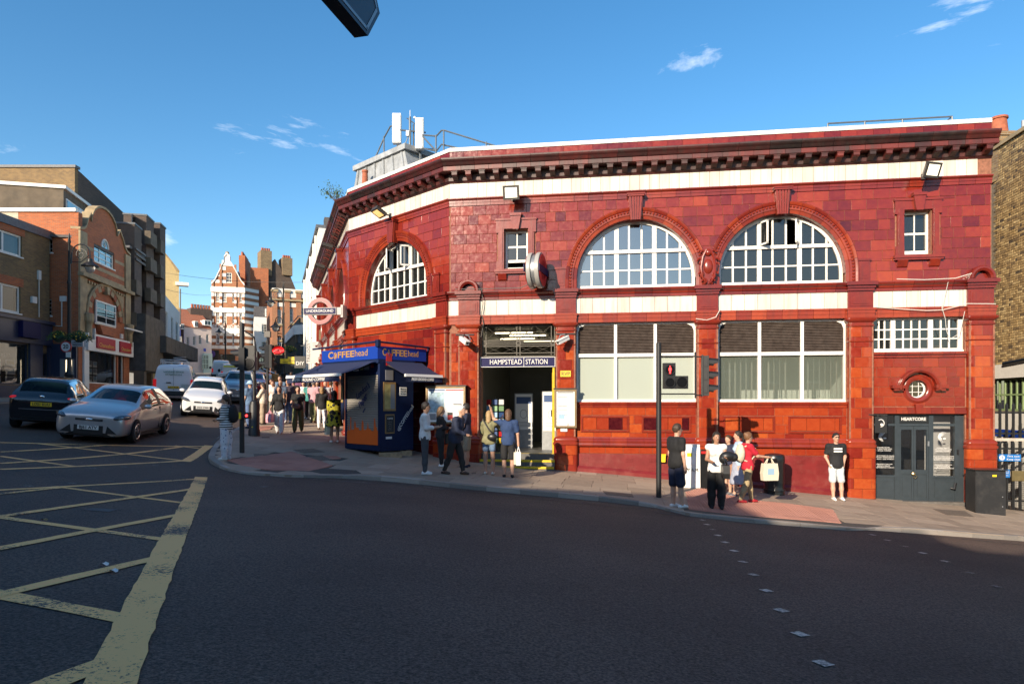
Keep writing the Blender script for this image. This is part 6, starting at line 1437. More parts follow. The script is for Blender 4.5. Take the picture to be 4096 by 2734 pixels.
F=Fac((-37.5,47.0),(-30.9,47.0));r=bld('brick_stair_block','tall plain brown brick block rising behind the brick house',F.p0);F.rel(r);wall(F,[],2,18.2,'brown_brick');
def fl(b):
 b.prism([(.36,2),(9,2),(9,15.9),(.36,18.15)],F.L-.35,F.L,'x')
part(F,'flank','dark_brick',fl);part(F,'coping','lead_grey',lambda b:b.box(-.1,-.1,18.2,F.L+.1,.45,18.38))
F=Fac((-25.1,48.2),(-28.2,59.6));r=bld('shop_canopy','boxy concrete canopy running along the shops beyond the block',F.p0,'canopy');F.rel(r)
part(F,'fascia','dark_concrete',lambda b:b.box(0,0,5.25,F.L,2.6,6.45));
for k in range(8):part(F,'fascia_panel','concrete',lambda b:b.box(.02+k*F.L/8,-.05,5.27,(k+1)*F.L/8-.02,0,6.43))
for k in range(4):part(F,'column','concrete',lambda b:b.box(2.0+k*2.9,1.4,1.5,2.5+k*2.9,1.9,5.25))
part(F,'shop_wall','cream_render',lambda b:[b.box(3.0+k*2.9,1.7,1.5,4.5+k*2.9,1.8,5.25)for k in range(3)]and None);part(F,'shop_window','shop_glass',lambda b:b.box(0,2.3,1.5,F.L,2.35,5.25));part(F,'shop_back','dark_interior',lambda b:b.box(0,2.9,1.5,F.L,3,5.25))
F=Fac((-28.0,53.0),(-33.2,66.5));r=bld('white_house','white rendered house with small dark windows above the concrete canopy',F.p0);F.rel(r);L_=F.L;zt=10.6
ws=[(F.at(u0,1)[0],F.at(u1,1)[0],7.0+.02*u0*0,9.3)for u0,u1 in((662,670),(684,692),(703,712))]
wall(F,ws,2,zt,'white_render');body(F,2,zt,8,'white_render')
for w_ in ws:window(F,w_,1,2,fw=.08)
F=Fac((-38.8,66.6),(-34.55,69.0));r=bld('cream_gable_house','sunlit cream rendered house end with a mansard gable',F.p0);F.rel(r);L_=F.L;zt=F.at(718,1088)[1];za=F.at(661,1008)[1]
b=MB();b.M=F.m;b.holed([(0,2),(L_,2),(L_,zt),(L_-.25,zt+.1),(L_-.8,zt+1.0),(L_-1.5,za),(0,za+.6)],[],0,.4);b.build('wall',MATS['cream_render'],r);part(F,'side_wall','cream_render',lambda b:b.box(L_-.35,.41,2,L_,12,zt));part(F,'roof','slate_roof',lambda b:b.prism([(L_-.05,zt),(L_-.8,zt+1.0),(L_-1.5,za),(0,za+.4),(0,zt)],.41,12))
part(F,'gable_coping','bath_stone',lambda b:b.prism([(L_+.03,zt),(L_+.03,zt+.15),(L_-.72,zt+1.15),(L_-1.45,za+.14),(0,za+.75),(0,za+.6),(L_-1.5,za),(L_-.8,zt+1.0),(L_-.25,zt+.1)],-.12,.45))
zc_=F.at(718,1128)[1];part(F,'cornice_end','white_paint',lambda b:b.box(L_-.35,-.2,zc_-.35,L_+.9,.6,zc_)or b.box(L_-.2,-.1,zc_-.7,L_+.5,.5,zc_-.35));part(F,'band','cream_render',lambda b:b.box(0,-.06,F.at(690,1232)[1]-.1,L_+.05,0,F.at(690,1232)[1]+.1));part(F,'drain_pipe','black_iron',lambda b:b.tube([(L_+.12,-.05,zc_-.7),(L_+.12,-.05,zc_-4.4)],.07,6))
F=Fac((-46.5,88.5),(-42.1,93.2));r=bld('pink_house','pale pink rendered house with red tiled mansard and mint shopfront',F.p0);F.rel(r);L_=F.L
def fr_(u0,u1,v0,v1):return F.rect(u0,u1,v0,v1)
ze=F.at(780,1310)[1];zr=F.at(770,1250)[1]
ws=[fr_(u,u+12,v,v+36)for u,v in((745,1346),(771,1344),(794,1340),(824,1336))]
t0=F.at(736,1400)[0]
wall(F,ws,3.5,ze,'pink_render',x0=t0);body(F,3.5,ze,9,'pink_render',left=False)
for w_ in ws:window(F,w_,2,4,fw=.08)
part(F,'mansard','clay_tile',lambda b:b.prism([(-.1,ze),(.7,zr-1.2),(4.5,zr+1.0),(9,ze)],t0-1.0,L_,'x'))
for u0,u1,v0,v1 in((719,734,1295,1316),(776,789,1284,1308),(815,840,1280,1302)):
 a=F.rect(u0,u1,v0,v1);part(F,'dormer','white_paint',lambda b:b.box(a[0],-.25,a[2],a[1],1.2,a[3]));part(F,'dormer_glass','window_glass',lambda b:[b.box(a[0]+(a[1]-a[0])*(k+.15)/2,-.27,a[2]+.12,a[0]+(a[1]-a[0])*(k+.85)/2,-.25,a[3]-.12)for k in range(2)]and None)
part(F,'shopfront','mint_paint',lambda b:b.box(t0+2.5,-.25,4,L_,0,F.at(800,1412)[1]));part(F,'fascia','house_blue',lambda b:b.box(t0+2.8,-.32,F.at(800,1405)[1],L_-1.2,-.25,F.at(800,1392)[1]));sw_=F.rect(805,830,1421,1474);part(F,'shop_window','window_glass',lambda b:b.box(sw_[0],-.3,sw_[2],sw_[1],-.25,sw_[3]));part(F,'glazing_bars','mint_paint',lambda b:[b.box(sw_[0]+(sw_[1]-sw_[0])*k/4-.03,-.33,sw_[2],sw_[0]+(sw_[1]-sw_[0])*k/4+.03,-.3,sw_[3])for k in range(5)]and[b.box(sw_[0],-.33,sw_[2]+k*.65,sw_[1],-.3,sw_[2]+k*.65+.05)for k in range(4)]and None)
cz=F.at(800,1225)[1];part(F,'chimney','dark_brick',lambda b:b.box(F.at(797,1)[0],3.0,zr-.5,F.at(797,1)[0]+3.0,4.4,cz+.1))
for k in range(7):chimney_pot(*(F.m@Vector((F.at(800,1)[0]+.3+k*.4,3.5,cz+.1))),.62,.19,r)
F=Fac((-46.9,85.6),(-44.0,88.3));r=bld('blue_house','bright blue painted house end beside the pink house',F.p0);F.rel(r);part(F,'wall','house_blue',lambda b:b.box(0,0,3,F.L,8,F.at(728,1318)[1]));part(F,'roof','clay_tile',lambda b:b.prism([(0,F.at(728,1318)[1]),(8,F.at(728,1318)[1]),(4,F.at(728,1260)[1])],0,F.L,'x'));a=F.rect(718,726,1346,1364);window(F,(a[0],a[1],a[2],a[3]),1,2,y=-.05,fw=.08)
F=Fac((-51.5,97.5),(-48.4,101.0));r=bld('far_roof_house','distant slate-roofed house with chimney pots behind the blue house',F.p0);F.rel(r);z_=F.at(735,1300)[1];part(F,'wall','brown_brick',lambda b:b.box(0,0,4,F.L,6,z_+.3));part(F,'roof','slate_roof',lambda b:b.prism([(0,z_+.3),(6,z_+.3),(3,F.at(740,1236)[1])],0,F.L,'x'));part(F,'gable_coping','bath_stone',lambda b:b.prism([(-.2,z_+.3),(.2,z_+.3),(3.2,F.at(740,1234)[1]+.2),(2.8,F.at(740,1234)[1]+.2)],F.L-.5,F.L,'x'))
for k in range(4):chimney_pot(*(F.m@Vector((F.at(722+k*8,1)[0],-.3,F.at(735,1268)[1]))),.6,.2,r)
F=Fac((-43.6,96.5),(-39.25,97.6));r=bld('striped_pub','tall red and white striped pub with a Dutch gable lettered THE HORSE AND GROOM',F.p0);F.rel(r);L_=F.L
Z1=lambda v:F.at(925,v)[1]
zg=4.0;zpar=Z1(1140)
wr=[]
for vv0,vv1 in((1173,1208),(1252,1294),(1331,1376)):
 for u0 in(864,892,930,958):wr.append((F.at(u0,1)[0],F.at(u0+14,1)[0],Z1(vv1),Z1(vv0)))
gcx=L_*.47
gl=[(0,zg),(L_,zg),(L_,zpar),(L_-.5,zpar+.6),(L_-1.15,Z1(1088)),(L_-1.3,Z1(1080)),(gcx+.75,Z1(1064)),(gcx+.42,Z1(1050)),(gcx+.4,Z1(1030)),(gcx,Z1(1018)),(gcx-.4,Z1(1030)),(gcx-.42,Z1(1050)),(gcx-.75,Z1(1064)),(1.2,Z1(1080)),(1.05,Z1(1088)),(.5,zpar+.6),(0,zpar)]
gw=(F.at(905,1)[0],F.at(927,1)[0],Z1(1130),Z1(1090));pb=(gcx-1.1,gcx+1.1,Z1(1470),Z1(1416))
b=MB();b.M=F.m;b.holed(gl,[rect(*w_)for w_ in wr]+[rect(*gw),rect(*pb)],0,.4);b.build('wall',MATS['orange_brick'],r)
for w_ in wr+[gw]:window(F,w_,2,3,fw=.10,bar=.06)
window(F,pb,3,2,m='pub_black',glass='shop_glass',fw=.1,sill=False,name='shop_window')
bands=[]
z=Z1(1395)
while z<zpar-.3:
 bands.append(z);z+=.95
def stripe(b,z,h):
 xs=sorted([(w_[0]-.02,w_[1]+.02)for w_ in wr if w_[2]<z+h and w_[3]>z]);x=0
 for a,c in xs:b.box(x,-.05,z,a,0,z+h);x=c
 b.box(x,-.05,z,L_,0,z+h)
for z in bands:
 if abs(z-Z1(1312))<.9 or abs(z-Z1(1222))<.8:continue
 part(F,'white_band','white_paint',lambda b:stripe(b,z,.48))
for v0,v1 in((1334,1312),(1250,1232),(1170,1152)):part(F,'white_cornice','white_paint',lambda b:b.box(-.08,-.22,Z1(v0),L_+.08,0,Z1(v1)))
for k in range(4):zz=zpar+.25+k*.95;hw=(1.65,1.35,1.0,.7)[k];part(F,'white_band','white_paint',lambda b:b.box(gcx-hw,-.05,zz,max(gcx-hw+.05,gw[0]-.05)if k in(0,1,2)else gcx,0,zz+.48)or b.box(min(gcx+hw-.05,gw[1]+.05)if k in(0,1,2)else gcx,-.05,zz,gcx+hw,0,zz+.48))
for x in(0,1.1,L_-1.4,L_-.3):part(F,'pilaster','orange_brick',lambda b:b.box(x,-.16,Z1(1385),x+.3,0,zpar+(.6 if x in(0,L_-.3)else 3.0)));part(F,'pilaster_bands','white_paint',lambda b:[b.box(x-.01,-.18,zz,x+.31,0,zz+.48)for zz in bands]and None)
part(F,'gable_coping','white_paint',lambda b:[b.prism([p,q,(q[0],q[1]+.25),(p[0],p[1]+.25)],-.2,.45)for p,q in zip(gl[2:],gl[3:])]and None);part(F,'gable_panel','white_paint',lambda b:b.prism([(gcx-.7,Z1(1064)),(gcx+.7,Z1(1064)),(gcx+.38,Z1(1050)),(gcx+.36,Z1(1030)),(gcx,Z1(1019)),(gcx-.36,Z1(1030)),(gcx-.38,Z1(1050))],-.08,0));part(F,'finial','bath_stone',lambda b:b.ball((gcx,.1,Z1(1013)),.28))
text('lettering','THE HORSE AND GROOM',.78,'white_paint',r,F.m@TR((L_*.5,-.24,Z1(1308))),fit=L_*.94,bold=.015)
part(F,'pub_front','pub_black',lambda b:b.box(-.05,-.3,zg,pb[0],0,Z1(1402))or b.box(pb[1],-.3,zg,L_+.05,0,Z1(1402))or b.box(pb[0],-.3,pb[3],pb[1],0,Z1(1402))or b.box(pb[0],-.3,zg,pb[1],0,pb[2])or b.box(-.15,-.7,Z1(1402),L_+.15,0,Z1(1396)))
FR2=Fac((-39.25,97.6),(-38.1,100.0));FR2 .rel(r);part(FR2,'wall','orange_brick',lambda b:b.box(0.02,.0,zg,FR2 .L,6,zpar))
for z in bands:part(FR2,'white_band','white_paint',lambda b:b.box(.02,-.05,z,FR2 .L,0,z+.48))
part(F,'roof','slate_roof',lambda b:b.prism([(.3,zpar),(L_-.3,zpar),(gcx+.2,Z1(1066))],.45,14));part(F,'chimney_stack','red_brick',lambda b:b.box(gcx+.8,5.5,zpar,gcx+1.7,12,F.at(960,1022)[1]+1.2))
for k in range(8):chimney_pot(*(F.m@Vector((gcx+1.25,5.9+k*.8,F.at(960,1022)[1]+1.2))),.6,.2,r)
part(F,'sky_light','blue_glass',lambda b:b.box(L_-1.1,1.0,zpar+1.2,L_-.9,2.0,zpar+2.2))
ps=thing('round_pub_sign','round violet sign hanging at the pub corner','sign',wp(847,1415,96));q=MB();q.lathe([(.5,-.05),(.5,.05)],24,axis='y');q.build('disc',mat('violet_sign',(.09,.06,.30),.5),ps)
F=Fac((-38.0,101.2),(-33.6,104.0));r=bld('tall_brick_house','tall dark brick house side with big chimney stacks behind the pub',F.p0);F.rel(r);Y1=lambda u,v:F.at(u,v)
g2=[(0,4),(F.L,4),(F.L,Y1(1180,1170)[1]),(Y1(1160,1)[0],Y1(1160,1100)[1]),(Y1(1130,1)[0],Y1(1130,1085)[1]),(Y1(1100,1)[0],Y1(1100,1035)[1]),(Y1(1062,1)[0],Y1(1062,1072)[1]),(0,Y1(1035,1085)[1])]
b=MB();b.M=F.m;b.holed(g2,[],0,.5);b.build('wall',MATS['dark_brick'],r);part(F,'body','dark_brick',lambda b:b.box(0,.52,4,F.L,9,Y1(1180,1175)[1]))
for u0,u1,vt in((1042,1086,1003),(1128,1168,1032)):
 x0,x1=Y1(u0,1)[0],Y1(u1,1)[0];zt_=Y1((u0+u1)/2,vt)[1];part(F,'chimney_stack','yellow_stock_brick',lambda b:b.box(x0,-.3,Y1(u0,1100)[1],x1,2.2,zt_)or b.box(x0-.1,-.4,zt_-.5,x1+.1,2.3,zt_-.2))
 for k in range(4):chimney_pot(*(F.m@Vector((x0+.3+k*(x1-x0-.6)/3,.3,zt_))),.45,.18,r)
F=Fac((-39.0,100.4),(-37.6,100.9));r=bld('red_brick_annex','narrow red brick annex between the pub and the dark brick house',F.p0);F.rel(r);part(F,'wall','red_brick',lambda b:b.box(-.5,0,4,F.L+.6,6,F.at(1020,1070)[1]))
F=Fac((-35.3,91.0),(-32.8,92.0));r=bld('small_white_house','small white house with grey mansard roof and multi-pane windows',F.p0);F.rel(r);L_=F.L;ze=F.at(1050,1268)[1]
ws=[F.rect(1047,1072,1296,1336),F.rect(1045,1068,1366,1402)]
wall(F,ws,3.5,ze,'white_render');body(F,3.5,ze,8,'white_render')
for w_ in ws:window(F,w_,4,4,fw=.08)
part(F,'mansard','slate_roof',lambda b:b.prism([(0,ze),(.8,F.at(1050,1222)[1]),(6,F.at(1050,1222)[1]),(7,ze)],0,L_,'x'));a=F.rect(1060,1079,1235,1266);part(F,'dormer','white_paint',lambda b:b.box(a[0],-.1,a[2],a[1],1.5,a[3]));part(F,'dormer_glass','window_glass',lambda b:b.box(a[0]+.12,-.12,a[2]+.12,a[1]-.12,-.1,a[3]-.12));part(F,'dormer_bars','white_paint',lambda b:[b.box(a[0]+(a[1]-a[0])*k/4-.02,-.14,a[2],a[0]+(a[1]-a[0])*k/4+.02,-.12,a[3])for k in(1,2,3)]and[b.box(a[0],-.14,a[2]+(a[3]-a[2])*k/4-.02,a[1],-.12,a[2]+(a[3]-a[2])*k/4+.02)for k in(1,2,3)]and None)
part(F,'shop_front','white_paint',lambda b:b.box(0,-.2,F.at(1050,1412)[1],L_,0,F.at(1050,1406)[1]));a=F.rect(1030,1085,1425,1490);part(F,'shop_window','shop_glass',lambda b:b.box(a[0],-.06,a[2],a[1],-.03,a[3]));part(F,'shop_dark','dark_interior',lambda b:b.box(a[0],-.029,a[2],a[1],-.002,a[3]))
F=Fac((-27.0,75.0),(-23.0,76.8));r=bld('orange_brick_building','orange brick building with cream stone parapet and arched first-floor windows',F.p0);F.rel(r);L_=F.L;zt=F.at(1160,1190)[1]
ws=[F.rect(1111,1126,1238,1292),F.rect(1157,1173,1234,1288),F.rect(1204,1220,1230,1284)]
aws=[(F.at(1104,1)[0],F.at(1132,1)[0]),(F.at(1148,1)[0],F.at(1176,1)[0])]
zsp=F.at(1118,1362)[1];zb2=F.at(1118,1400)[1]
ah=[]
for a,b_ in aws:c_=(a+b_)/2;rr_=(b_-a)/2;ah.append([(b_,zb2)]+[(c_+rr_*math.cos(t),zsp+rr_*1.25*math.sin(t))for t in[math.pi*k/12 for k in range(13)]]+[(a,zb2)])
wall(F,ws,2.5,zt,'orange_brick',extra=ah);body(F,2.5,zt,9,'orange_brick')
for w_ in ws:window(F,w_,2,2,fw=.08);part(F,'stone_sill','bath_stone',lambda b:b.box(w_[0]-.2,-.15,w_[2]-.3,w_[1]+.2,0,w_[2]-.08))
for a,b_ in aws:
 c_=(a+b_)/2;rr_=(b_-a)/2
 part(F,'arch_ring','orange_brick',lambda b:[b.tube([(c_+(rr_+o_)*math.cos(t),-.05,zsp+(rr_+o_)*1.2*math.sin(t))for t in[math.pi*k/12 for k in range(13)]],.12,6)for o_ in(.15,.4)]and None)
 wo=part(F,'window','white_joinery',lambda b:[b.box(a+(b_-a)*k/4-.04,.1,zb2,a+(b_-a)*k/4+.04,.18,zsp+1.25*math.sqrt(max(0,rr_**2-(a+(b_-a)*k/4-c_)**2)))for k in range(5)]and[b.box(a,.1,zb2+k*.8,b_,.18,zb2+k*.8+.06)for k in range(3)]and None);q=MB();q.M=F.m;q.box(a,.16,zb2,b_,.17,zsp+rr_*1.2);q.build('pane',MATS['window_glass'],wo)
part(F,'stone_parapet','white_render',lambda b:b.box(-.05,-.1,zt,L_+.05,.4,F.at(1160,1170)[1]+.4));part(F,'stone_frieze','white_render',lambda b:b.box(0,-.06,F.at(1160,1228)[1],L_,0,F.at(1160,1212)[1]));part(F,'stone_cornice','bath_stone',lambda b:b.box(-.1,-.35,F.at(1160,1205)[1],L_+.1,0,F.at(1160,1198)[1]))
for u in(1088,1138,1184):x=F.at(u,1)[0];part(F,'brick_pilaster','orange_brick',lambda b:b.box(x,-.2,2.5,x+.55,0,zt+.55));part(F,'pilaster_cap','bath_stone',lambda b:b.box(x-.1,-.3,zt+.55,x+.65,.4,zt+.8))
part(F,'stone_band','bath_stone',lambda b:b.box(0,-.03,F.at(1118,1366)[1],L_,0,F.at(1118,1358)[1]));a=F.rect(1095,1180,1420,1500);part(F,'shop_window','shop_glass',lambda b:b.box(a[0],-.3,a[2],a[1],-.25,a[3]));part(F,'shop_dark','bath_stone',lambda b:b.box(a[0],-.24,a[2]-1,a[1],-.2,a[3]+.5))
F=Fac((-23.8,70.0),(-19.6,60.3));r=bld('ribbed_shop_building','grey ribbed shop building with a white band and roof rail past the station',F.p0);F.rel(r)
F2=Fac((-19.6,60.3),(-18.0,59.3));F2 .rel(r)
for G_ in(F,F2):
 part(G_,'wall','lead_grey',lambda b:b.box(0,.02,2,G_.L,4,8.8));part(G_,'white_band','white_paint',lambda b:b.box(0,-.2,7.75,G_.L,0.02,8.6));part(G_,'parapet','concrete',lambda b:b.box(0,.3,8.6,G_.L,.5,9.3));part(G_,'roof_rail','galvanised',lambda b:b.tube([(0,.2,9.45),(G_.L,.2,9.45)],.05,6))
 for k in range(int(G_.L/.7)):part(G_,'rib','concrete',lambda b:b.box(k*.7,-.1,4.6,k*.7+.2,.02,7.75))
a=(F2 .L*.05,F2 .L*.75,4.5,7.0);part(F2,'window','window_glass',lambda b:b.box(a[0],-.12,a[2],a[1],-.1,a[3]));part(F2,'shop_sign','hall_green',lambda b:b.box(.1,-.35,3.6,2.2,-.12,4.7))
F=Fac((-18.2,58.2),(C3 .x-.02,C3 .y+.05));r=bld('white_shop_building','tall white painted shop building adjoining the station on the side street',F.p0);F.rel(r);L_=F.L
ws=[(3.0+k*4.6,3.7+k*4.6,z,z+1.1)for k in range(4)for z in(6.2,9.0)]
wall(F,ws+[(1,L_-1,1.8,4.0)],1,12.1,'white_render');body(F,1,12.1,8,'white_render');
for w_ in ws:window(F,w_,1,2,fw=.07)
window(F,(1,L_-1,1.8,4.0),6,1,glass='shop_glass',name='shop_window');part(F,'coping','lead_grey',lambda b:b.box(-.1,-.15,12.1,L_,.4,12.3));[part(F,'drain_pipe','white_paint',lambda b:b.tube([(x,-.08,4),(x,-.08,12)],.06,6))for x in(2,7,11.5,15.5,17.8)];part(F,'chimney','slate_roof',lambda b:b.box(L_-1.6,.4,12.1,L_-.8,1.2,13.0))
D2=Vector((.1425,.9898));pf=EM+DM*1.75
F=Fac(pf+D2*9,pf-D2*.5);r=bld('brick_flank_building','yellow stock brick building flank beyond the gated alley',F.p0);F.rel(r);L_=F.L;ZT2=9.6
tint_mat('stock_brick',[(0,(.07,.05,.035)),(.3,(.19,.125,.06)),(.65,(.33,.22,.095)),(1,(.46,.34,.17))],rough=.85,mottle=.5,mscale=18,bump=.4,bscale=40)
mat('lime_mortar',(.20,.165,.12),.95,noise=.3,nscale=15)
wz=(1.0,2.35)
wr_=(L_-4.2,L_-.6,1.35,2.35)
wall(F,[wr_],-2.5,ZT2,'lime_mortar');body(F,-2.5,ZT2,10,'yellow_stock_brick',left=False)
br=[]
z=2.80;row=0
while z<ZT2-.02:
 x=L_-3.6-(.11 if row%2 else 0);k=row
 while x<L_-.02:
  w_=.215 if(k%3)else.103;br.append((x,min(x+w_,L_),z));x+=w_+.011;k+=1
 z+=.0765;row+=1
br.sort(key=lambda q:(abs(q[0]-(L_-1.9))>.9,rb.random()));st=MB()
for k,(a,b_,z)in enumerate(br):
 m=MB()if k<290 else st;m.M=F.m;m.tint=min(1,max(0,rb.gauss(.55,.26)));pr_=rb.uniform(.006,.014);m.bev(a,-pr_,z,b_,.0,z+.066,.004)
 if k<290:m.build('brick',MATS['stock_brick'],r)
st.build('brick_field',MATS['stock_brick'],r,kind='stuff')
part(F,'coping','bath_stone',lambda b:b.box(0,-.08,ZT2,L_,.45,ZT2+.12));part(F,'white_lintel','white_render',lambda b:b.box(L_-4.5,-.05,2.36,L_-.0,0,2.79));part(F,'white_dado','white_render',lambda b:b.box(0,-.04,-2.4,L_,0,1.28));part(F,'blue_stripe','fascia_blue',lambda b:b.box(L_-4.5,-.048,.55,L_-.3,-.04,.78))
win=window(F,wr_,12,2,m=mat('green_paint',(.22,.30,.14),.5).name,fw=.06,bar=.05,sill=False)
part(F,'drain_pipe','cable_white',lambda b:b.tube([(L_-1.15,-.09,5.35),(L_-1.2,-.09,5.3),(L_-1.2,-.09,3.05)],.055,8));part(F,'waste_pipe','black_iron',lambda b:b.tube([(L_-1.2,-.09,3.05),(L_-1.25,-.09,2.9),(L_-3.0,-.09,2.8)],.06,8)or b.tube([(L_-3.5,-.04,2.66),(L_,-.04,2.70)],.025,6));part(F,'air_brick','red_brick',lambda b:b.box(L_-1.1,-.02,5.35,L_-.7,0,5.6)or b.box(L_-.9,-.02,2.9,L_-.5,0,3.1))
ch=thing('chimney_stack','brick chimney stack with terracotta pots behind the station parapet','chimney',(*wp(4010,560,21.2)[:2],8.6))
q=MB();q.box(-.35,-.3,0,.42,.5,1.55);q.box(-.42,-.37,1.2,.50,.57,1.35);q.box(-.40,-.35,1.4,.47,.55,1.5);q.build('stack',MATS['yellow_stock_brick'],ch);chimney_pot(-.08,.05,1.55,.55,.27,ch);chimney_pot(-.33,.3,1.5,.35,.16,ch)
q=MB();q.tube([(0,0,0),(0,0,12.2)],.05,8);o=q.build('thin_mast',MATS['steel_grey']);o.location=(19.2,25.0,0);tag(o,'thin pole beyond the brick flank','pole')
# street furniture
mat('signal_black',(.014,.014,.015),.5,noise=.2);mat('lamp_dark',(.006,.006,.007),.25);mat('red_glow',(.8,.02,.02),.5,emit=(1,.03,.03),estr=3.5);mat('push_yellow',(.75,.55,.02),.4);mat('red_cloth',(.65,.02,.025),.5);mat('bin_black',(.012,.013,.014),.3,noise=.2);mat('basket_green',(.01,.05,.045),.5);mat('flower_yellow',(.8,.5,.02),.6)
def head3(t,M,n=3,lit=None,fl=1.):
 """signal head facing -y with hooded aspects"""
 q=MB();q.M=M;q.box(-.13,-.05,0,.13,.10,.31*n);q.box(-.15,.08,-.02,.15,.11,.31*n+.02)
 for k in range(n):q.box(-.145,-.02,.31*k+.06,-.13,.06,.31*k+.24)
 q.build('housing',MATS['signal_black'],t)
 for k in range(n):
  z=.155+.31*k;h=MB();h.M=M;P=[]
  for j in range(13):
   a=R(-30+20*j);P+=[(.115*math.cos(a),-.05,z+.115*math.sin(a)),(.11*math.cos(a),-.27 if 1<j<11 else-.16,z+.11*math.sin(a)-.02)]
  h.add(P,[(2*j,2*j+1,2*j+3,2*j+2)for j in range(12)]);h.build('hood',MATS['signal_black'],t)
  l=MB();l.M=M;l.lathe([(.10,-.062),(.10,-.05)],16,(0,0,z),'y');l.build('lens',MATS['lamp_dark'],t)
def man_sign(t,M):
 q=MB();q.M=M
 q.ball((0,0,.075),.017,8,5,1,.3,1);q.prism([(-.022,.05),(.022,.05),(.034,-.01),(.024,-.015),(.016,.02),(.016,-.085),(-.016,-.085),(-.016,.02),(-.024,-.015),(-.034,-.01)],-.003,.003);q.build('red_man',MATS['red_glow'],t)
def lens(t,M,x,z,r=.10,m='lamp_dark'):
 q=MB();q.M=M;q.lathe([(r,-.012),(r,.0)],18,(x,0,z),'y');o=q.build('lens',MATS[m],t)
 ring_=MB();ring_.M=M;ring_.tube([(x+r*math.cos(k*.35),-.014,z+r*math.sin(k*.35))for k in range(19)],.012,5);ring_.build('lens_rim',MATS['signal_black'],t)
def pole(t,h,r=.057):q=MB();q.lathe([(r*1.0,-.2),(r,h),(r*.6,h+.02)],14);q.build('pole',MATS['signal_black'],t,smooth=True)
def top_h(x,y,v):return EYE+(1610-v)/FPX*y
x,y=at(2635,1987,PV);z0=pv(x,y);t=thing('traffic_signal','black signal pole with a lit red man and a side-on three-light head','traffic light',(x,y,z0));pole(t,top_h(x,y,1372)-z0,.062)
zc=top_h(x,y,1503)-z0
q=MB();q.tube([(0,0,zc+.46),(.88,0,zc+.46)],.018,6);q.tube([(0,0,zc-.42),(.88,0,zc-.42)],.018,6);q.box(.84,-.02,zc-.52,.88,.02,zc+.56);q.tube([(.88,0,zc+.45),(1.1,0,zc+.45)],.018,6);q.tube([(.88,0,zc-.45),(1.1,0,zc-.45)],.018,6);q.build('bracket',MATS['signal_black'],t)
q=MB();q.box(.10,-.1,zc-.30,.37,.06,zc+.30);q.box(.37,-.08,zc-.30,.67,.06,zc);q.build('crossing_head',MATS['signal_black'],t)
lens(t,TR((.235,-.11,zc+.14)),0,0,.115);lens(t,TR((.235,-.11,zc-.16)),0,0,.115);lens(t,TR((.52,-.09,zc-.15)),0,0,.13);man_sign(t,TR((.235,-.128,zc+.14)))
head3(t,TR((1.12,.02,zc-.46))@RZ(R(78)),3)
def corner_signal(label,u,v,vt,r,heads,btn=None):
 x,y=at(u,v,PV);z0=pv(x,y);t=thing('traffic_signal',label,'traffic light',(x,y,z0));H=top_h(x,y,vt)-z0;pole(t,H,r)
 for(dx,vz,yaw,n)in heads:head3(t,TR((dx,0,top_h(x,y,vz)-z0))@RZ(R(yaw)),n);q=MB();q.tube([(0,0,top_h(x,y,vz)-z0+.2),(dx,0,top_h(x,y,vz)-z0+.2)],.02,6);q.build('bracket',MATS['signal_black'],t)
 return t,x,y,z0,H
t,x,y,z0,H=corner_signal('black corner signal with push button beside the woman in stripes',968,1810,1293,.066,[(-.02,1480,-80,2)])
zc=top_h(x,y,1478)-z0;q=MB();q.box(.06,-.06,zc-.02,.38,.1,zc+.36);q.box(.06,-.02,zc+.36,.36,.1,zc+.68);q.build('crossing_head',MATS['signal_black'],t);lens(t,TR((.22,-.07,zc+.17)),0,0,.14)
q=MB();q.tube([(.06,0,H-.2),(.34,0,H-.38),(.40,0,H-.75),(.3,0,H-.95)],.022,6);q.build('cable_arm',MATS['signal_black'],t)
zc=top_h(x,y,1661)-z0;q=MB();q.box(.02,-.1,zc-.09,.26,.02,zc+.09);q.build('push_button_box',MATS['signal_black'],t);q=MB();q.box(-.05,-.11,zc-.09,.01,-.05,zc+.09);q.build('push_button_plate',MATS['push_yellow'],t);q=MB();q.M=TR((.17,-.11,zc));q.lathe([(.035,-.004),(.035,0)],12,axis='y');q.build('wait_lamp',MATS['red_glow'],t)
t,x,y,z0,H=corner_signal('slim black signal pole rising from a fat black pedestal',1017,1742,1385,.05,[(.02,1480,170,2)])
q=MB();q.lathe([(.19,-.1),(.19,.18),(.165,.22),(.165,1.02),(.14,1.08),(.13,1.14),(.06,1.2)],16);q.build('pedestal',MATS['signal_black'],t,smooth=True);q=MB();q.box(-.02,-.172,.28,.02,-.166,.32);q.build('yellow_mark',MATS['push_yellow'],t)
t,x,y,z0,H=corner_signal('black signal with its heads turned up the side street',1070,1686,1360,.05,[(-.06,1470,-75,3),(.12,1470,160,3)])
q=MB();q.box(-.1,-.1,H+.12,.14,.06,H+.36);q.tube([(0,0,H),(0,0,H+.15)],.015,6);q.build('detector',MATS['lamp_body'],t)
q=MB();q.tube([(0,0,H-.25),(.5,0,H-.28)],.02,6);q.tube([(.05,0,H-.3),(.35,0,H-.75)],.02,6);q.build('outrigger',MATS['signal_black'],t)
p=wp(1113,1401,25.6);t=thing('red_parasol','crumpled red round parasol hanging by the corner signal','parasol',p);q=MB();vs=[(0,0,.06)]
for k in range(24):a=k*math.pi/12;rr_=1+.03*math.sin(k*2.1);vs.append((.15*math.cos(a)*rr_,.1*math.sin(a)+.02*(k%2),.12*math.sin(a)*rr_));
for k in range(24):a=k*math.pi/12;rr_=1+.04*math.sin(k*1.7);vs.append((.23*math.cos(a)*rr_,-.02+.015*(k%2),.17*math.sin(a)*rr_))
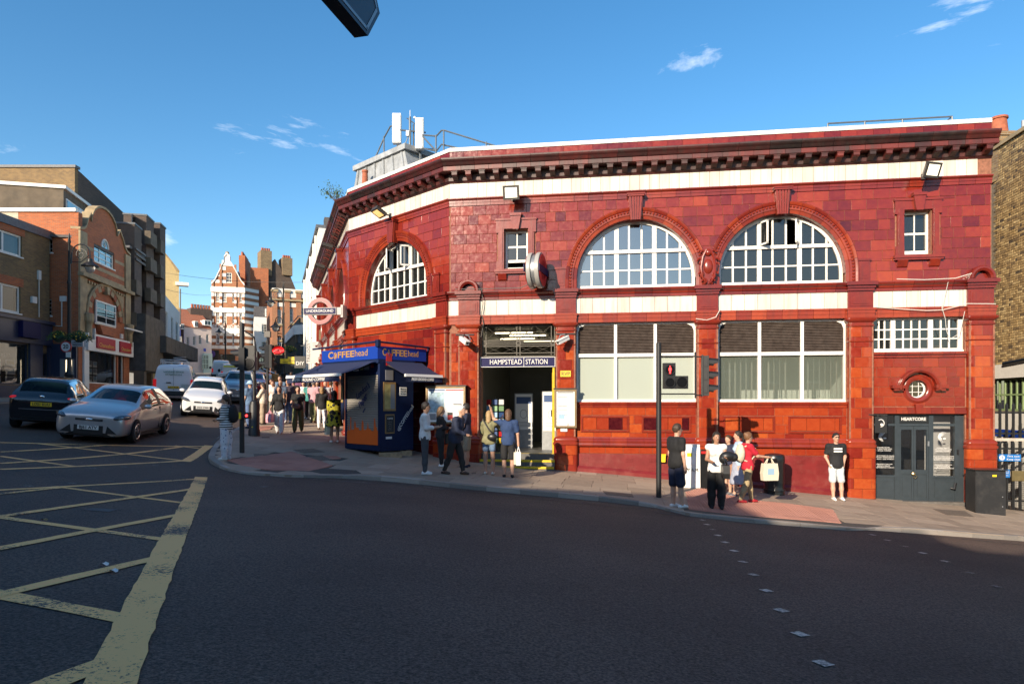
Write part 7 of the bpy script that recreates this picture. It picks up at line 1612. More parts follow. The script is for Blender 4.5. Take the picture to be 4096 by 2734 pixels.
q.add(vs,[(0,1+k,1+(k+1)%24)for k in range(24)]+[(1+k,25+k,25+(k+1)%24,1+(k+1)%24)for k in range(24)]);q.build('cloth',MATS['red_cloth'],t);q=MB();q.ball((0,-.02,0),.04);q.build('hub',MATS['signal_black'],t)
def lamp_column(label,p,H,side,scale=1.,basket=True,second=False):
 x,y=p;z0=gz(x,y);t=thing('lamp_column',label,'street lamp',(x,y,z0))
 q=MB();q.lathe([(.26,-.2),(.26,.5),(.2,.62),(.2,1.2),(.24,1.3),(.13,1.5),(.10,1.9),(.09,H*.72),(.12,H*.73),(.075,H*.75),(.06,H-.2),(.09,H-.15),(.02,H+.35)],12);q.build('column',MATS['signal_black'],t,smooth=True)
 def crook(zt,R_,s_):
  P=[(s_*.12,0,zt-R_*1.9),(s_*.14,0,zt-R_)]+[(s_*(.14+R_-R_*math.cos(a)),0,zt-R_+R_*math.sin(a))for a in[math.pi*k/10 for k in range(1,11)]]+[(s_*(.14+2*R_),0,zt-R_*1.35)]
  a_=MB();a_.tube(P,.035,6);c=(s_*(.14+R_),zt-R_*1.0)
  a_.tube([(c[0]+R_*.62*(1-k/26)*math.cos(k*.42),0,c[1]+R_*.62*(1-k/26)*math.sin(k*.42))for k in range(24)],.02,5);a_.tube([(s_*.1,0,zt-R_*1.7),(c[0],0,zt-R_*1.75),(c[0]+s_*R_*.9,0,zt-R_*1.1)],.022,5);a_.build('scroll_arm',MATS['signal_black'],t)
  lx,lz=s_*(.14+2*R_),zt-R_*1.35;l=MB();l.lathe([(.05,0),(.12,-.06),(.14,-.22),(.2,-.26),(.42,-.42),(.43,-.46),(.25,-.46)],14,(lx,0,lz));l.build('lamp_hood',MATS['signal_black'],t,smooth=True);g=MB();g.lathe([(.26,-.47),(.25,-.6),(.16,-.76),(.03,-.82)],14,(lx,0,lz));g.build('lamp_globe',mat('lamp_globe',(.75,.72,.66),.15,trans=.6),t,smooth=True)
 crook(H-.25,.48*scale,side)
 if second:crook(H*.70,.3,-abs(side))
 if basket:
  for s_ in(-1,1):
   b_=thing('hanging_basket',label.split(' ')[0]+' lamp column basket of trailing flowers on its '+('far' if s_>0 else 'near')+' side','flower basket',(x+s_*.55,y,z0+H*.39));q=MB();q.lathe([(.1,-.3),(.36,-.1),(.4,0),(.3,.02)],12);q.build('bowl',MATS['basket_green'],b_);lf=MB();fl=MB();r_=random.Random(5+s_)
   for k in range(420):
    a=r_.uniform(0,6.28);rr_=r_.uniform(0,.62);c=Vector((rr_*math.cos(a),rr_*math.sin(a),.18-rr_*rr_*.9+r_.uniform(-.1,.16)));n=Vector((r_.gauss(0,1),r_.gauss(0,1),r_.gauss(0,1))).normalized();o=n.orthogonal().normalized();s2=.05;(fl if k%12==0 else lf).add([tuple(c-n*s2),tuple(c+o*s2*.6),tuple(c+n*s2),tuple(c-o*s2*.6)],[(0,1,2,3)])
   lf.build('foliage',MATS['leaf_green'],b_);fl.build('blooms',MATS['flower_yellow'],b_)
 return t,z0
(t,z0)=lamp_column('ornate black lamp column with scroll arm and speed sign by the dental shop',(-23.9,35.9),8.6,.9,1.15)
sgn=thing('speed_sign','round white and red speed sign reading 20 on the lamp column','sign',wp(264,1386,35.6));q=MB();q.lathe([(.30,-.02),(.30,.02)],28,axis='y');q.build('red_disc',MATS['poster_red'],sgn);q=MB();q.lathe([(.245,-.026),(.245,-.018)],28,axis='y');q.build('white_disc',MATS['sign_white'],sgn);text('lettering','20',.30,'print_black',sgn,TR((0,-.03,-.005)),bold=.008)
q=MB();q.box(-.12,-.02,-.14,.12,.02,.14);o=q.build('small_notice',MATS['sign_white']);o.location=wp(273,1418,35.6);tag(o,'small white notice strapped below the round speed sign','sign')
lamp_column('tall black lamp column with swan-neck lamps on the side-street pavement',(-18.9,55.0),8.6,-.9,1.1,True,True)
lamp_column('distant black lamp column in front of the striped pub',(-36.2,84.0),6.6,-.9,.8,False)
def ssign(label,u0,u1,v0,v1,Y,m,lines,tm,vert=False,extra=None):
 t=hung_sign(label,(u0+u1)/2,v0,v1,Y,(u1-u0)/FPX*Y,m,lines,0,tm,vert);return t
t=ssign('grey hanging sign lettered TRILOGY on the white building',1226,1278,1366,1453,39.2,mat('sign_pale',(.46,.44,.42),.5).name,[],'print_black')
text('lettering','TRILOGY',.26,'print_black',t,TR((-.24,-.034,0))@RY(R(-90)),fit=1.15)
for k in range(3):q=MB();q.box(-.02,-.036,.55-k*.1,.22,-.031,.562-k*.1);q.build('line',MATS['print_black'],t)
ssign('black hanging sign lettered DIY',1178,1222,1424,1471,47,'print_black',[('DIY',-.12,.36,.58)],'sign_white');ssign('yellow hanging sign lettered itsu',1152,1186,1427,1455,50,'push_yellow',[('itsu',0,.34,.5)],'print_black')
t=ssign('yellow direction plate on the side-street lamp column',1121,1154,1434,1453,54,'push_yellow',[('The',.2,.11,.2),('Gallery',-.2,.11,.3)],'print_black')
p=wp(1160,1480,53)
x,y=at(3097,1974,PV);t=thing('litter_bin','round black litter bin on the pavement against the plinth','bin',(x,y,pv(x,y)));q=MB();q.lathe([(.26,-.05),(.27,.04),(.25,.1),(.255,.82),(.27,.86),(.27,1.02),(.24,1.07),(.1,1.1)],20);q.build('body',MATS['bin_black'],t,smooth=True)
q=MB();q.M=RZ(R(-40));q.box(-.14,-.285,.87,.14,-.24,.98);q.build('slot',MATS['lamp_dark'],t);q=MB();q.lathe([(.275,.08),(.28,.11),(.275,.14)],20);q.build('band',MATS['bin_black'],t)
x,y=at(2757,1947,PV);t=thing('newspaper_stand','white newspaper stand lettered CITY A.M. behind the man in black','stand',(x,y,pv(x,y)));t.rotation_euler=(0,0,R(-8));q=MB();q.prism([(.2,0),(.2,1.1),(-.05,1.12),(-.12,1.0),(-.18,0)],-.27,.27,'x');q.build('body',MATS['sign_white'],t);text('lettering','CITY A.M.',.13,'print_black',t,TR((0,-.165,.48))@RX(R(3)),fit=.46);q=MB();q.box(-.14,-.16,.62,.14,-.12,.95);q.build('paper_pocket',MATS['poster_white'],t);q=MB();q.box(-.08,-.165,.84,.05,-.16,.94);q.build('sticker',MATS['push_yellow'],t);q=MB();q.box(-.27,-.06,1.12,.27,.2,1.16);q.build('lid',MATS['sign_white'],t)
x,y=at(2824,1952,PV);t=thing('newspaper_stand','black newspaper stand with a red notice beside the white one','stand',(x,y,pv(x,y)));q=MB();q.prism([(.2,0),(.2,1.05),(-.1,1.05),(-.16,0)],-.19,.19,'x');q.build('body',MATS['bin_black'],t);q=MB();q.box(.0,-.17,.22,.30,-.155,.62);q.build('notice',MATS['poster_red'],t);text('lettering','PICK ME',.055,'sign_white',t,TR((.15,-.172,.54)));text('lettering','MORNINGS',.045,'sign_white',t,TR((.15,-.172,.47)));q=MB();q.box(-.17,-.16,.95,.17,-.12,1.02);q.build('poster_rail',MATS['poster_red'],t)
x,y=at(2653,1900,PV);q=MB();q.prism([(-.09,-.1),(.09,-.1),(.1,.1),(-.1,.1)],-.05,.05);q.box(-.11,-.06,.1,.11,.06,.13);o=q.build('yellow_box',MATS['push_yellow']);o.matrix_local=W@TR((6.35,-.15,-.02));tag(o,'small yellow box fixed to the plinth behind the signal pole','box')
x,y=at(3952,2052,PV);t=thing('utility_cabinet','scuffed black metal utility cabinet at the end of the station','cabinet',(x,y,pv(x,y)));t.rotation_euler=(0,0,math.atan2(DM.y,DM.x));q=MB();q.box(-.36,-.12,-.1,.36,.36,1.12);q.build('body',mat('cabinet_black',(.015,.015,.016),.5,dirt=.8,dscale=3.5,dcol=(.045,.042,.04)),t);q=MB();q.prism([(-.15,1.12),(.40,1.12),(.40,1.15),(-.17,1.15)],-.39,.39,'x');q.build('lid',MATS['bin_black'],t);q=MB();q.box(-.33,-.126,.1,.33,-.12,1.07);q.build('door',MATS['cabinet_black'],t);q=MB();q.box(.04,-.13,.97,.14,-.126,1.02);q.build('label_plate',MATS['push_yellow'],t)
for hz_ in(.45,.2):q=MB();q.ball((.28,-.128,hz_),.016);q.build('lock',MATS['steel_grey'],t)
ga=thing('palisade_gate','black steel palisade gate across the alley beside the station','gate');ga.matrix_local=W@TR((15.35,.35,0))
for k in range(11):
 for zlo,zhi in((-1.4,.55),(.62,1.62)):
  x=.08+k*.17;q=MB();q.prism([(x-.035,zlo),(x+.035,zlo),(x+.035,zhi-.08),(x,zhi),(x-.035,zhi-.08)],-.01,.01);q.box(x-.01,-.03,zlo+.02,x+.01,-.008,zhi-.1);q.build('pale',MATS['black_iron'],ga)
for z in(-1.15,.3,.72,1.3):q=MB();q.box(0,.012,z,2.0,.05,z+.05);q.build('rail',MATS['black_iron'],ga)
q=MB();q.box(0,-.04,.54,2.0,.06,.62);q.build('cross_beam',mat('rusty_white',(.45,.40,.34),.7,dirt=.7,dscale=4,dcol=(.2,.09,.04)),ga);q=MB();q.box(-.08,-.05,-1.5,.03,.06,.62);q.build('post',MATS['galvanised'],ga)
m_=MB()
for k in range(30):m_.box(.15,.06,-1.35+k*.055,1.9,.064,-1.345+k*.055)
for k in range(32):m_.box(.15+k*.055,.065,-1.35,.155+k*.055,.069,.3)
m_.build('wire_mesh',MATS['black_iron'],ga,kind='stuff')
def gsign(label,x,z,w_,h,m,lines,tm='sign_white'):
 t=thing('gate_sign',label,'sign');t.matrix_local=W@TR((15.35+x,.28,z));q=MB();q.box(-w_/2,-.01,-h/2,w_/2,.01,h/2);q.build('plate',MATS[m],t)
 for s_,dx,dz,sz_l,f in lines:text('lettering',s_,sz_l,tm,t,TR((dx,-.013,dz)),fit=f)
 return t
mat('sign_blue',(.01,.13,.40),.4);t=gsign('blue sign reading Fire exit Keep clear on the palisade gate',.46,.08,.56,.19,'sign_blue',[('Fire exit',.09,.04,.075,.3),('Keep clear',.09,-.045,.075,.34)]);q=MB();q.lathe([(.07,-.014),(.07,-.01)],18,(-.2,0,0),'y');q.build('mark_disc',MATS['sign_white'],t);text('lettering','!',.12,'sign_blue',t,TR((-.2,-.018,0)),bold=.006)
t=gsign('blue and white camera notice on the palisade gate',.26,-.36,.40,.22,'sign_blue',[('CCTV cameras',.06,.06,.04,.24),('in operation',.06,.01,.04,.22),('for your safety',.06,-.05,.03,.2)]);q=MB();q.box(-.2,-.013,-.11,-.08,-.009,.11);q.build('white_panel',MATS['sign_white'],t);q=MB();q.M=TR((-.14,-.014,.04));q.tube([(.035*math.cos(k*.4),0,.035*math.sin(k*.4))for k in range(10)],.008,4);q.build('camera_emblem',MATS['sign_blue'],t)
t=gsign('brown notice board behind the palisade gate bars',.72,-.42,.42,.28,'brass',[])
fp=thing('finger_post_sign','dark navy pointed finger-post sign with a white border overhead','sign',(-.53,2.45,2.95));fp.rotation_euler=(0,0,math.atan2(.97,.24))
q=MB();q.prism([(0,0),(.10,.14),(0,.28),(-2.7,.28),(-2.7,0)],0,.055);q.build('board',mat('finger_navy',(.006,.012,.03),.4),fp)
q=MB()
for a,b_ in(((-2.6,.022),(-.012,.022)),((-.012,.022),(.072,.14)),((.072,.14),(-.012,.258)),((-.012,.258),(-2.6,.258))):
 d=(Vector(b_)-Vector(a)).normalized()*.006;n=Vector((-d.y,d.x));A,B=Vector(a)-d,Vector(b_)+d;q.prism([tuple(A-n),tuple(B-n),tuple(B+n),tuple(A+n)],-.002,.001)
q.build('border',MATS['steel_grey'],fp);q=MB();q.tube([(-2.62,.03,-3.0),(-2.62,.03,.5)],.04,10);q.build('post',MATS['black_iron'],fp)
for(a,b_,lab)in((wp(655,1090,60),wp(1235,1128,52),'upper wire strung over the side street'),(wp(640,1150,55),wp(850,1178,96),'lower wire strung towards the striped pub')):
 q=MB();A,B=Vector(a),Vector(b_);q.tube([tuple(A.lerp(B,k/10)-Vector((0,0,1.2*(k/10)*(1-k/10))))for k in range(11)],.014,4);tag(q.build('overhead_wire',MATS['cable_grey']),lab,'wire')
for k,(u,v,lab)in enumerate(((1372,1907,'crumpled white paper on the road by the kerb'),(418,2265,'torn pale paper scrap on the box junction'),(455,2292,'small paper scrap beside the torn one'),(178,2084,'dry brown leaf on the box junction'),(3143,1976,'white scrap of paper beside the litter bin'))):
 on=k==4;x,y=at(u,v,PV if on else 0);z=(pv(x,y)if on else gz(x,y))+.012;q=MB();s_=.05 if k==0 else.035;q.add([(x+s_*math.cos(j*.9)*(1+.3*math.sin(j*2.3)),y+s_*.8*math.sin(j*.9),z+.012*((j*7)%3))for j in range(7)]+[(x,y,z+.02)],[(j,(j+1)%7,7)for j in range(7)]);tag(q.build('litter',MATS['sign_white']if k!=3 else MATS['wicker']),lab,'litter')
LPV=[Vector(p)for p in((-22.3,3),(-22.2,24),(-22.2,33),(-21.8,38),(-22.4,45),(-24.4,55),(-28.5,66),(-33,76),(-38.2,86),(-40.5,93.5))]
lp=struct(bpy.data.objects.new('far_pavement',None));COL.objects.link(lp);q=MB();vs=[]
for k in range(len(LPV)-1):
 for j in range(4 if k else 8):
  p=LPV[k].lerp(LPV[k+1],j/(4 if k else 8));vs+=[(p.x,p.y,gz(p.x,p.y)+.1),(p.x-2.4,p.y,gz(p.x-2.4,p.y)+.12),(p.x-4.8,p.y,gz(p.x-4.8,p.y)+.14)]
n=len(vs)//3;q.add(vs,[(3*k+j,3*k+3+j,3*k+4+j,3*k+1+j)for k in range(n-1)for j in range(2)]);q.build('pavement_surface',MATS['paving_stone'],lp);kerb_run(LPV,lambda x,y:gz(x,y)+.1,lp,lens=(2.5,3.0))
# vehicles
def paint(name,c,metal=0.,rough=.28):return mat(name,c,rough,metal=metal,coat=1.0)
glass_mat('car_glass',(.006,.018,.024),.0,.9,ior=1.08);mat('tyre',(.016,.016,.017),.8);mat('alloy',(.45,.45,.46),.3,metal=.8);mat('car_trim',(.014,.014,.015),.45);mat('chrome',(.7,.7,.7),.12,metal=1.);mat('tail_red',(.35,.008,.012),.2,emit=(1,.02,.02),estr=.15);mat('head_lamp',(.10,.105,.115),.06,metal=.3,coat=1.);mat('plate_yellow',(.80,.50,.02),.45);mat('lamp_on',(1,.9,.7),.4,emit=(1,.85,.55),estr=3.)
def loft(st,ring):
 """rings of half sections mirrored and joined: st rows are (x, halfwidth, z under, z belt, roof halfwidth, z roof)"""
 V=[];n=0
 for(x,w_,zb,zm,wr,zr)in st:
  gh=zr-zm>.12
  half=[(0,zb),(w_*.86,zb),(w_*.97,zb+.07),(w_,zb+(zm-zb)*.55),(w_*.975,zm),(w_*.975*.45+wr*.55 if gh else w_*.9,zm+(zr-zm)*.5),(wr,zr-(.05 if gh else.01)),(wr*.8,zr),(0,zr+.015)]
  V.append([(x,y,z)for y,z in half]+[(x,-y,z)for y,z in reversed(half[1:-1])]);n=len(V[-1])
 vs=[p for r in V for p in r];F=[];mi=[]
 for i in range(len(V)-1):
  for k in range(n):
   F.append((i*n+k,i*n+(k+1)%n,(i+1)*n+(k+1)%n,(i+1)*n+k));mi.append(ring(i,k if k<n/2 else n-1-k))
 F+=[tuple(reversed(range(n))),tuple(range((len(V)-1)*n,len(V)*n))];mi+=[0,0]
 return vs,F,mi
def split_build(vs,F,mi,mats,names,parent,lev=2):
 me=bpy.data.meshes.new('tmp');me.from_pydata(vs,[],F);me.polygons.foreach_set('material_index',mi);me.polygons.foreach_set('use_smooth',[True]*len(F))
 for m in mats:me.materials.append(MATS[m])
 o=bpy.data.objects.new('tmp',me);COL.objects.link(o);md=o.modifiers.new('s','SUBSURF');md.levels=lev;md.render_levels=lev
 bpy.context.view_layer.update();ev=bpy.data.meshes.new_from_object(o.evaluated_get(bpy.context.evaluated_depsgraph_get()));bpy.data.objects.remove(o)
 co=[tuple(v.co)for v in ev.vertices];polys=[(p.material_index,tuple(p.vertices))for p in ev.polygons];bpy.data.meshes.remove(ev);out_=[]
 for k,nm in enumerate(names):
  fs=[f for i,f in polys if i==k]
  if not fs:continue
  used=sorted({v for f in fs for v in f});ix={v:i for i,v in enumerate(used)};m2=bpy.data.meshes.new(nm);m2 .from_pydata([co[v]for v in used],[],[tuple(ix[v]for v in f)for f in fs]);m2 .polygons.foreach_set('use_smooth',[True]*len(fs));m2 .materials.append(MATS[mats[k]]);out_.append(link(nm,m2,parent))
 return out_
HATCH=[(2.17,.66,.25,.62,.58,.72),(2.13,.80,.20,.68,.66,.80),(1.98,.87,.18,.76,.70,.87),(1.55,.89,.18,.86,.72,.97),(1.18,.895,.18,.91,.73,1.03),(1.0,.895,.18,.93,.73,1.07),(.16,.895,.18,.95,.58,1.45),(-.08,.895,.18,.96,.60,1.51),(-.62,.895,.18,.97,.60,1.53),(-.72,.895,.18,.975,.60,1.53),(-1.42,.895,.20,.99,.59,1.51),(-1.84,.885,.21,1.02,.56,1.45),(-1.98,.86,.24,1.02,.60,1.06),(-2.10,.82,.28,.92,.66,.96),(-2.15,.74,.34,.80,.60,.84)]
def hatch_ring(i,k):
 if 5<=i<=5 and k in(6,7):return 1
 if i==11 and k in(6,7):return 1
 if k in(4,5)and i in(6,7,9,10):return 1
 if k in(4,5)and i in(8,10):return 2 if i==8 else 0
 if k in(4,5)and i==5:return 2 if k==4 else 0
 if k in(0,):return 2
 return 0
def wheel(t,x,y,r,rim=.66,wd=.2):
 w_=thing('tmp','x','x')if False else None;s_=1 if y>0 else-1
 q=MB();q.lathe([(r*rim,-wd/2),(r*.96,-wd/2),(r,-wd/2+.03),(r,wd/2-.03),(r*.96,wd/2),(r*rim,wd/2)],28,(x,y,r),'y');ty=q.build('wheel',MATS['tyre'],t,smooth=True)
 q=MB();yo=y+s_*(wd/2+.006);q.lathe([(r*.16,yo-.01),(r*.16,yo+.02)]if s_>0 else[(r*.16,yo-.02),(r*.16,yo+.01)],10,(x,0,r),'y')
 for k in range(5):
  a=k*2*math.pi/5+.3
  for o_ in(-.16,.16):q.add([(x+r*.12*math.cos(a),yo,r+r*.12*math.sin(a)),(x+r*rim*math.cos(a+o_-.07),yo-s_*.01,r+r*rim*math.sin(a+o_-.07)),(x+r*rim*math.cos(a+o_+.07),yo-s_*.01,r+r*rim*math.sin(a+o_+.07)),(x+r*.16*math.cos(a+.3),yo+s_*.01,r+r*.16*math.sin(a+.3))],[(0,1,2,3),(3,2,1,0)])
 q.tube([(x+r*rim*math.cos(k*.3142),yo,r+r*rim*math.sin(k*.3142))for k in range(21)],.018,5);q.build('rim',MATS['alloy'],ty)
 q=MB();P=[(x+r*1.13*math.cos(k*.2244),y+s_*(wd/2-.022),r+r*1.13*math.sin(k*.2244))for k in range(-2,17)];q.add(P,[tuple(range(len(P)))]+[tuple(reversed(range(len(P))))]);q.build('wheel_arch',MATS['car_trim'],t)  # black disc stands in for the shaded gap around the wheel
def place(name,label,pos,ang,cat='car',roll=True):
 x,y=pos;t=thing(name,label,cat);f=Vector((math.cos(ang),math.sin(ang)));l=Vector((-f.y,f.x));e=1.3
 def g(p):return gz(p.x,p.y)
 p=Vector(pos);zx=(g(p+f*e)-g(p-f*e))/(2*e);zy=(g(p+l*.75)-g(p-l*.75))/1.5
 a=Vector((f.x,f.y,zx)).normalized();b=Vector((l.x,l.y,zy));b=(b-a*b.dot(a)).normalized();c=a.cross(b);t.matrix_local=Matrix(((a.x,b.x,c.x,x),(a.y,b.y,c.y,y),(a.z,b.z,c.z,g(p)+.005),(0,0,0,1)));return t
FM_,BM_=RZ(R(90)),RZ(R(-90))
def scaled(st,L_,W_,H_):return[(x*L_/4.3,w_*W_/1.78,zb*H_/1.48,zm*H_/1.48,wr*W_/1.78,zr*H_/1.48)for x,w_,zb,zm,wr,zr in st]
def plate(t,txt,x,z,front,w_=.52):
 M=TR((x,0,z))@(FM_ if front else BM_);q=MB();q.M=M;q.box(-w_/2,-.012,-.056,w_/2,.01,.056);p=q.build('number_plate',MATS['sign_white' if front else 'plate_yellow'],t);text('plate_lettering',txt,.115,'print_black',p,M@TR((0,-.014,-.002)),fit=w_*.84,bold=.003)
def blob(t,name,m,c,s_,n=12,rz=0.,ry=0.):
 q=MB();q.M=TR(c)@RZ(rz)@RY(ry);q.ball((0,0,0),1,n,7,*s_);return q.build(name,MATS[m],t,smooth=True)
def bx(t,name,m,a,b):q=MB();q.box(*a,*b);return q.build(name,MATS[m],t)
def hatchback(label,pos,ang,pm,txt,L_=4.3,W_=1.8,H_=1.48,wr=.32,look='front',lit=False):
 t=place('parked_car' if False else 'car',label,pos,ang);k=L_/4.3;h=H_/1.48;hw=W_/2
 split_build(*loft(scaled(HATCH,L_,W_,H_),hatch_ring),[pm,'car_glass','car_trim'],['body','window_glass','trim'],t)
 for x in(1.33*k,-1.30*k):
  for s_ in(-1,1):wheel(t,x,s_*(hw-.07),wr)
 for s_ in(-1,1):
  m=blob(t,'wing_mirror',pm,(.78*k,s_*(hw+.09),1.0*h),(.07,.11,.07));bx(t,'door_handle',pm,(-.25*k-.1,s_*(hw-.012),.86*h),(-.25*k+.06,s_*(hw+.012),.89*h))
  bx(t,'door_seam','car_trim',(-.66*k,s_*(hw-.03),.28*h),(-.648*k,s_*(hw-.004),.93*h));bx(t,'sill','car_trim',(-.95*k,s_*(hw-.12),.16),(.98*k,s_*(hw-.03),.25))
  blob(t,'headlight','head_lamp',(1.97*k,s_*(hw-.16),.73*h),(.27,.125,.085),rz=-s_*.62,ry=.12)
  blob(t,'lamp_reflector','chrome',(2.03*k,s_*(hw-.17),.735*h),(.12,.09,.05),rz=-s_*.62)
  if lit:blob(t,'lamp_glow','lamp_on',(2.07*k,s_*(hw-.26),.71*h),(.05,.06,.04))
  blob(t,'tail_light','tail_red',(-2.0*k,s_*(hw-.22),.93*h),(.09,.18,.06),rz=s_*.45);blob(t,'fog_lamp','chrome',(2.06*k,s_*(hw-.26),.38),(.04,.07,.05))
 bx(t,'lower_grille','car_trim',(2.02*k,-.36,.25),(2.178*k,.36,.50));bx(t,'upper_grille','car_trim',(2.0*k,-.34,.61*h),(2.172*k,.34,.67*h));bx(t,'grille_bar','chrome',(2.1*k,-.33,.637*h),(2.18*k,.33,.649*h))
 for s_ in(-1,1):q=MB();q.prism([(s_*.42,.28),(s_*.70,.30),(s_*.46,.50)],1.98*k,2.165*k,'x');q.build('side_grille',MATS['car_trim'],t)
 bx(t,'front_lip','car_trim',(1.9*k,-.66,.20),(2.13*k,.66,.245));bx(t,'rear_valance','car_trim',(-2.12*k,-.68,.30),(-1.95*k,.68,.46));bx(t,'rear_bright_strip','chrome',(-2.165*k,-.55,.60*h),(-2.13*k,.55,.62*h))
 blob(t,'badge','chrome',(2.178*k,0,.645*h),(.015,.09,.04));blob(t,'badge','chrome',(-2.10*k,0,.97*h),(.015,.06,.05));bx(t,'wiper','car_trim',(-1.98*k,-.3,1.06*h),(-1.94*k,.12,1.08*h))
 plate(t,txt,2.195*k,.44,True);plate(t,txt,-2.16*k,.76*h,False)
 q=MB();q.tube([(-.9*k,0,H_-.01),(-1.1*k,0,H_+.12)],.008,5);q.build('aerial',MATS['car_trim'],t);return t
paint('silver_paint',(.46,.44,.44),.55,.3);paint('black_paint',(.006,.006,.009),.1,.18);paint('white_car_paint',(.72,.72,.72),0,.3);paint('grey_paint',(.20,.205,.22),.6,.3);paint('red_paint',(.23,.008,.018),.2,.25)
def ctr(u,v,L_,a):p=Vector(at(u,v));return p
DW=math.atan2(-17.2,3.2)
hatchback('silver hatchback with front plate BJ61 ATV turning at the box junction',(-11.98,20.25),R(-79),'silver_paint','BJ61 ATV',4.36,1.83,1.50)
hatchback('glossy black hatchback with rear plate LO21 KUU heading up the street',(-14.75,21.6),R(112),'black_paint','LO21 KUU',4.2,1.74,1.52)
hatchback('white hatchback with plate OV15 CWN and lit headlamps waiting behind the junction',(-13.6,29.6),R(-70),'white_car_paint','OV15 CWN',3.95,1.70,1.51,.31,lit=True)
hatchback('dusty grey crossover queuing behind the white hatchback',(-15.2,37.0),R(-70),'grey_paint','PE07 YPC',4.4,1.85,1.68,.36)
hatchback('dark red car with lit headlamp behind the grey crossover',(-18.3,47.2),R(-72),'red_paint','LD12 GKU',4.4,1.80,1.45,lit=True)
VAN=[(2.45,.70,.30,.60,.5,.66),(2.40,.86,.24,.70,.66,.80),(2.1,.92,.22,.84,.74,1.0),(1.65,.94,.22,.95,.74,1.16),(.85,.95,.22,1.05,.72,1.82),(.55,.95,.22,1.06,.76,1.90),(.30,.95,.22,1.06,.77,1.92),(-.6,.95,.24,1.06,.77,1.93),(-1.9,.95,.26,1.06,.76,1.91),(-2.36,.94,.28,1.06,.75,1.86),(-2.45,.92,.30,1.02,.76,1.74),(-2.47,.88,.34,.9,.74,1.66)]
def van_ring(i,k):
 if i==3 and k in(6,7):return 1
 if k in(4,5)and i==4:return 1
 if k in(4,)and i==3:return 2
 if k==0:return 2
 return 0
def van(label,pos,ang,pm,L_=4.95,W_=1.92,H_=1.93):
 t=place('van',label,pos,ang,'van');k=L_/4.95;st=[(x*k,w_*W_/1.9,zb,zm*H_/1.93,wr*W_/1.9,zr*H_/1.93)for x,w_,zb,zm,wr,zr in VAN];split_build(*loft(st,van_ring),[pm,'car_glass','car_trim'],['body','window_glass','trim'],t)
 for x in(1.6*k,-1.5*k):
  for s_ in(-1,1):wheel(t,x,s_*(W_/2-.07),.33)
 for s_ in(-1,1):blob(t,'wing_mirror','car_trim',(1.35*k,s_*(W_/2+.12),1.12),(.08,.12,.15));bx(t,'tail_light','tail_red',(-2.50*k,s_*(W_/2-.17),.72),(-2.40*k,s_*(W_/2-.02),1.12));blob(t,'headlight','head_lamp',(2.2*k,s_*(W_/2-.18),.82),(.16,.14,.12))
 bx(t,'rear_bumper','car_trim',(-2.53*k,-W_/2+.05,.32),(-2.40*k,W_/2-.05,.52));bx(t,'door_seam','print_grey',(-2.495*k,-.006,.55),(-2.46*k,.006,1.72));bx(t,'door_handle','car_trim',(-2.52*k,.12,.93),(-2.47*k,.34,.97));return t
t=van('white gardening services van with roof rack and plate LB17 KUS',(-18.45,36.6),R(113),'white_car_paint');plate(t,'LB17 KUS',-2.52,.72,False);mat('print_van_green',(.02,.16,.06),.5)
for s_,z,sz_,f,dx in(('GARDENING SERVICES',1.50,.12,.95,0),('07768761214',1.36,.13,.75,0),('GARDEN MAINTENANCE',.86,.05,.42,.55),('LAWN RESTORATION',.80,.05,.38,.55),('HEDGES & FENCES',.74,.05,.38,.55),('GARDEN CLEARANCE',.68,.05,.4,.55)):text('van_lettering',s_,sz_,'print_van_green',t,TR((-2.505,-dx,z))@BM_,fit=f)
for s_,z,f in(('GARDENING SERVICES',1.42,1.0),('07768761214',1.24,.7)):text('van_lettering',s_,.12,'print_van_green',t,TR((-1.2,-.935,z)),fit=f)
q=MB()
for s_ in(-.6,.6):q.tube([(-2.3,s_,2.02),(.5,s_,2.04)],.02,6)
for x in(-2.3,-1.4,-.4,.5):q.tube([(x,-.62,2.02),(x,.62,2.02)],.018,6);q.tube([(x,.6,1.9),(x,.6,2.1)],.018,5);q.tube([(x,-.6,1.9),(x,-.6,2.1)],.018,5)
q.tube([(-2.3,-.62,2.12),(-2.3,.62,2.12)],.018,6);q.build('roof_rack',MATS['sign_white'],t)
q=MB();q.tube([(-1.2+.3*math.cos(k*.6),-.2+.3*math.sin(k*.6),2.08+.012*k)for k in range(20)],.02,5);tag(q.build('hose_coil',MATS['case_grey'],None,t.matrix_local),'pale coil of hose on the van roof rack','hose')
t=van('small van with yellow and red chevrons on its rear doors further up the hill',(-26.6,63.0),R(114),'white_car_paint',4.4,1.86,1.85);q=MB();mat('hivis',(.75,.72,.02),.4)
bx(t,'chevron_panel','hivis',(-2.225,-.80,.62),(-2.20,.80,1.02));bx(t,'upper_panel','hivis',(-2.21,-.72,1.52),(-2.16,.72,1.66))
for s_ in(-1,1):
 for k in range(3):q=MB();y0=s_*(.06+k*.27);q.prism([(y0,.62),(y0+s_*.13,.62),(y0+s_*.45 if abs(y0)<.5 else s_*.78,1.02),(y0+s_*.32 if abs(y0)<.5 else s_*.72,1.02)],-2.232,-2.222,'x');q.build('chevron',MATS['sign_red'],t)
plate(t,'HV15 NFU',-2.26,.52,False)
PK=[(2.6,.72,.42,.80,.55,.86),(2.52,.88,.36,.90,.7,.98),(1.9,.92,.34,1.0,.76,1.10),(1.35,.92,.34,1.06,.76,1.16),(.65,.92,.34,1.10,.62,1.70),(.3,.92,.34,1.10,.63,1.76),(-.5,.92,.34,1.10,.62,1.74),(-.85,.92,.34,1.10,.62,1.68),(-.95,.92,.34,1.08,.8,1.12),(-2.5,.92,.42,1.06,.84,1.10),(-2.6,.88,.46,1.0,.8,1.04)]
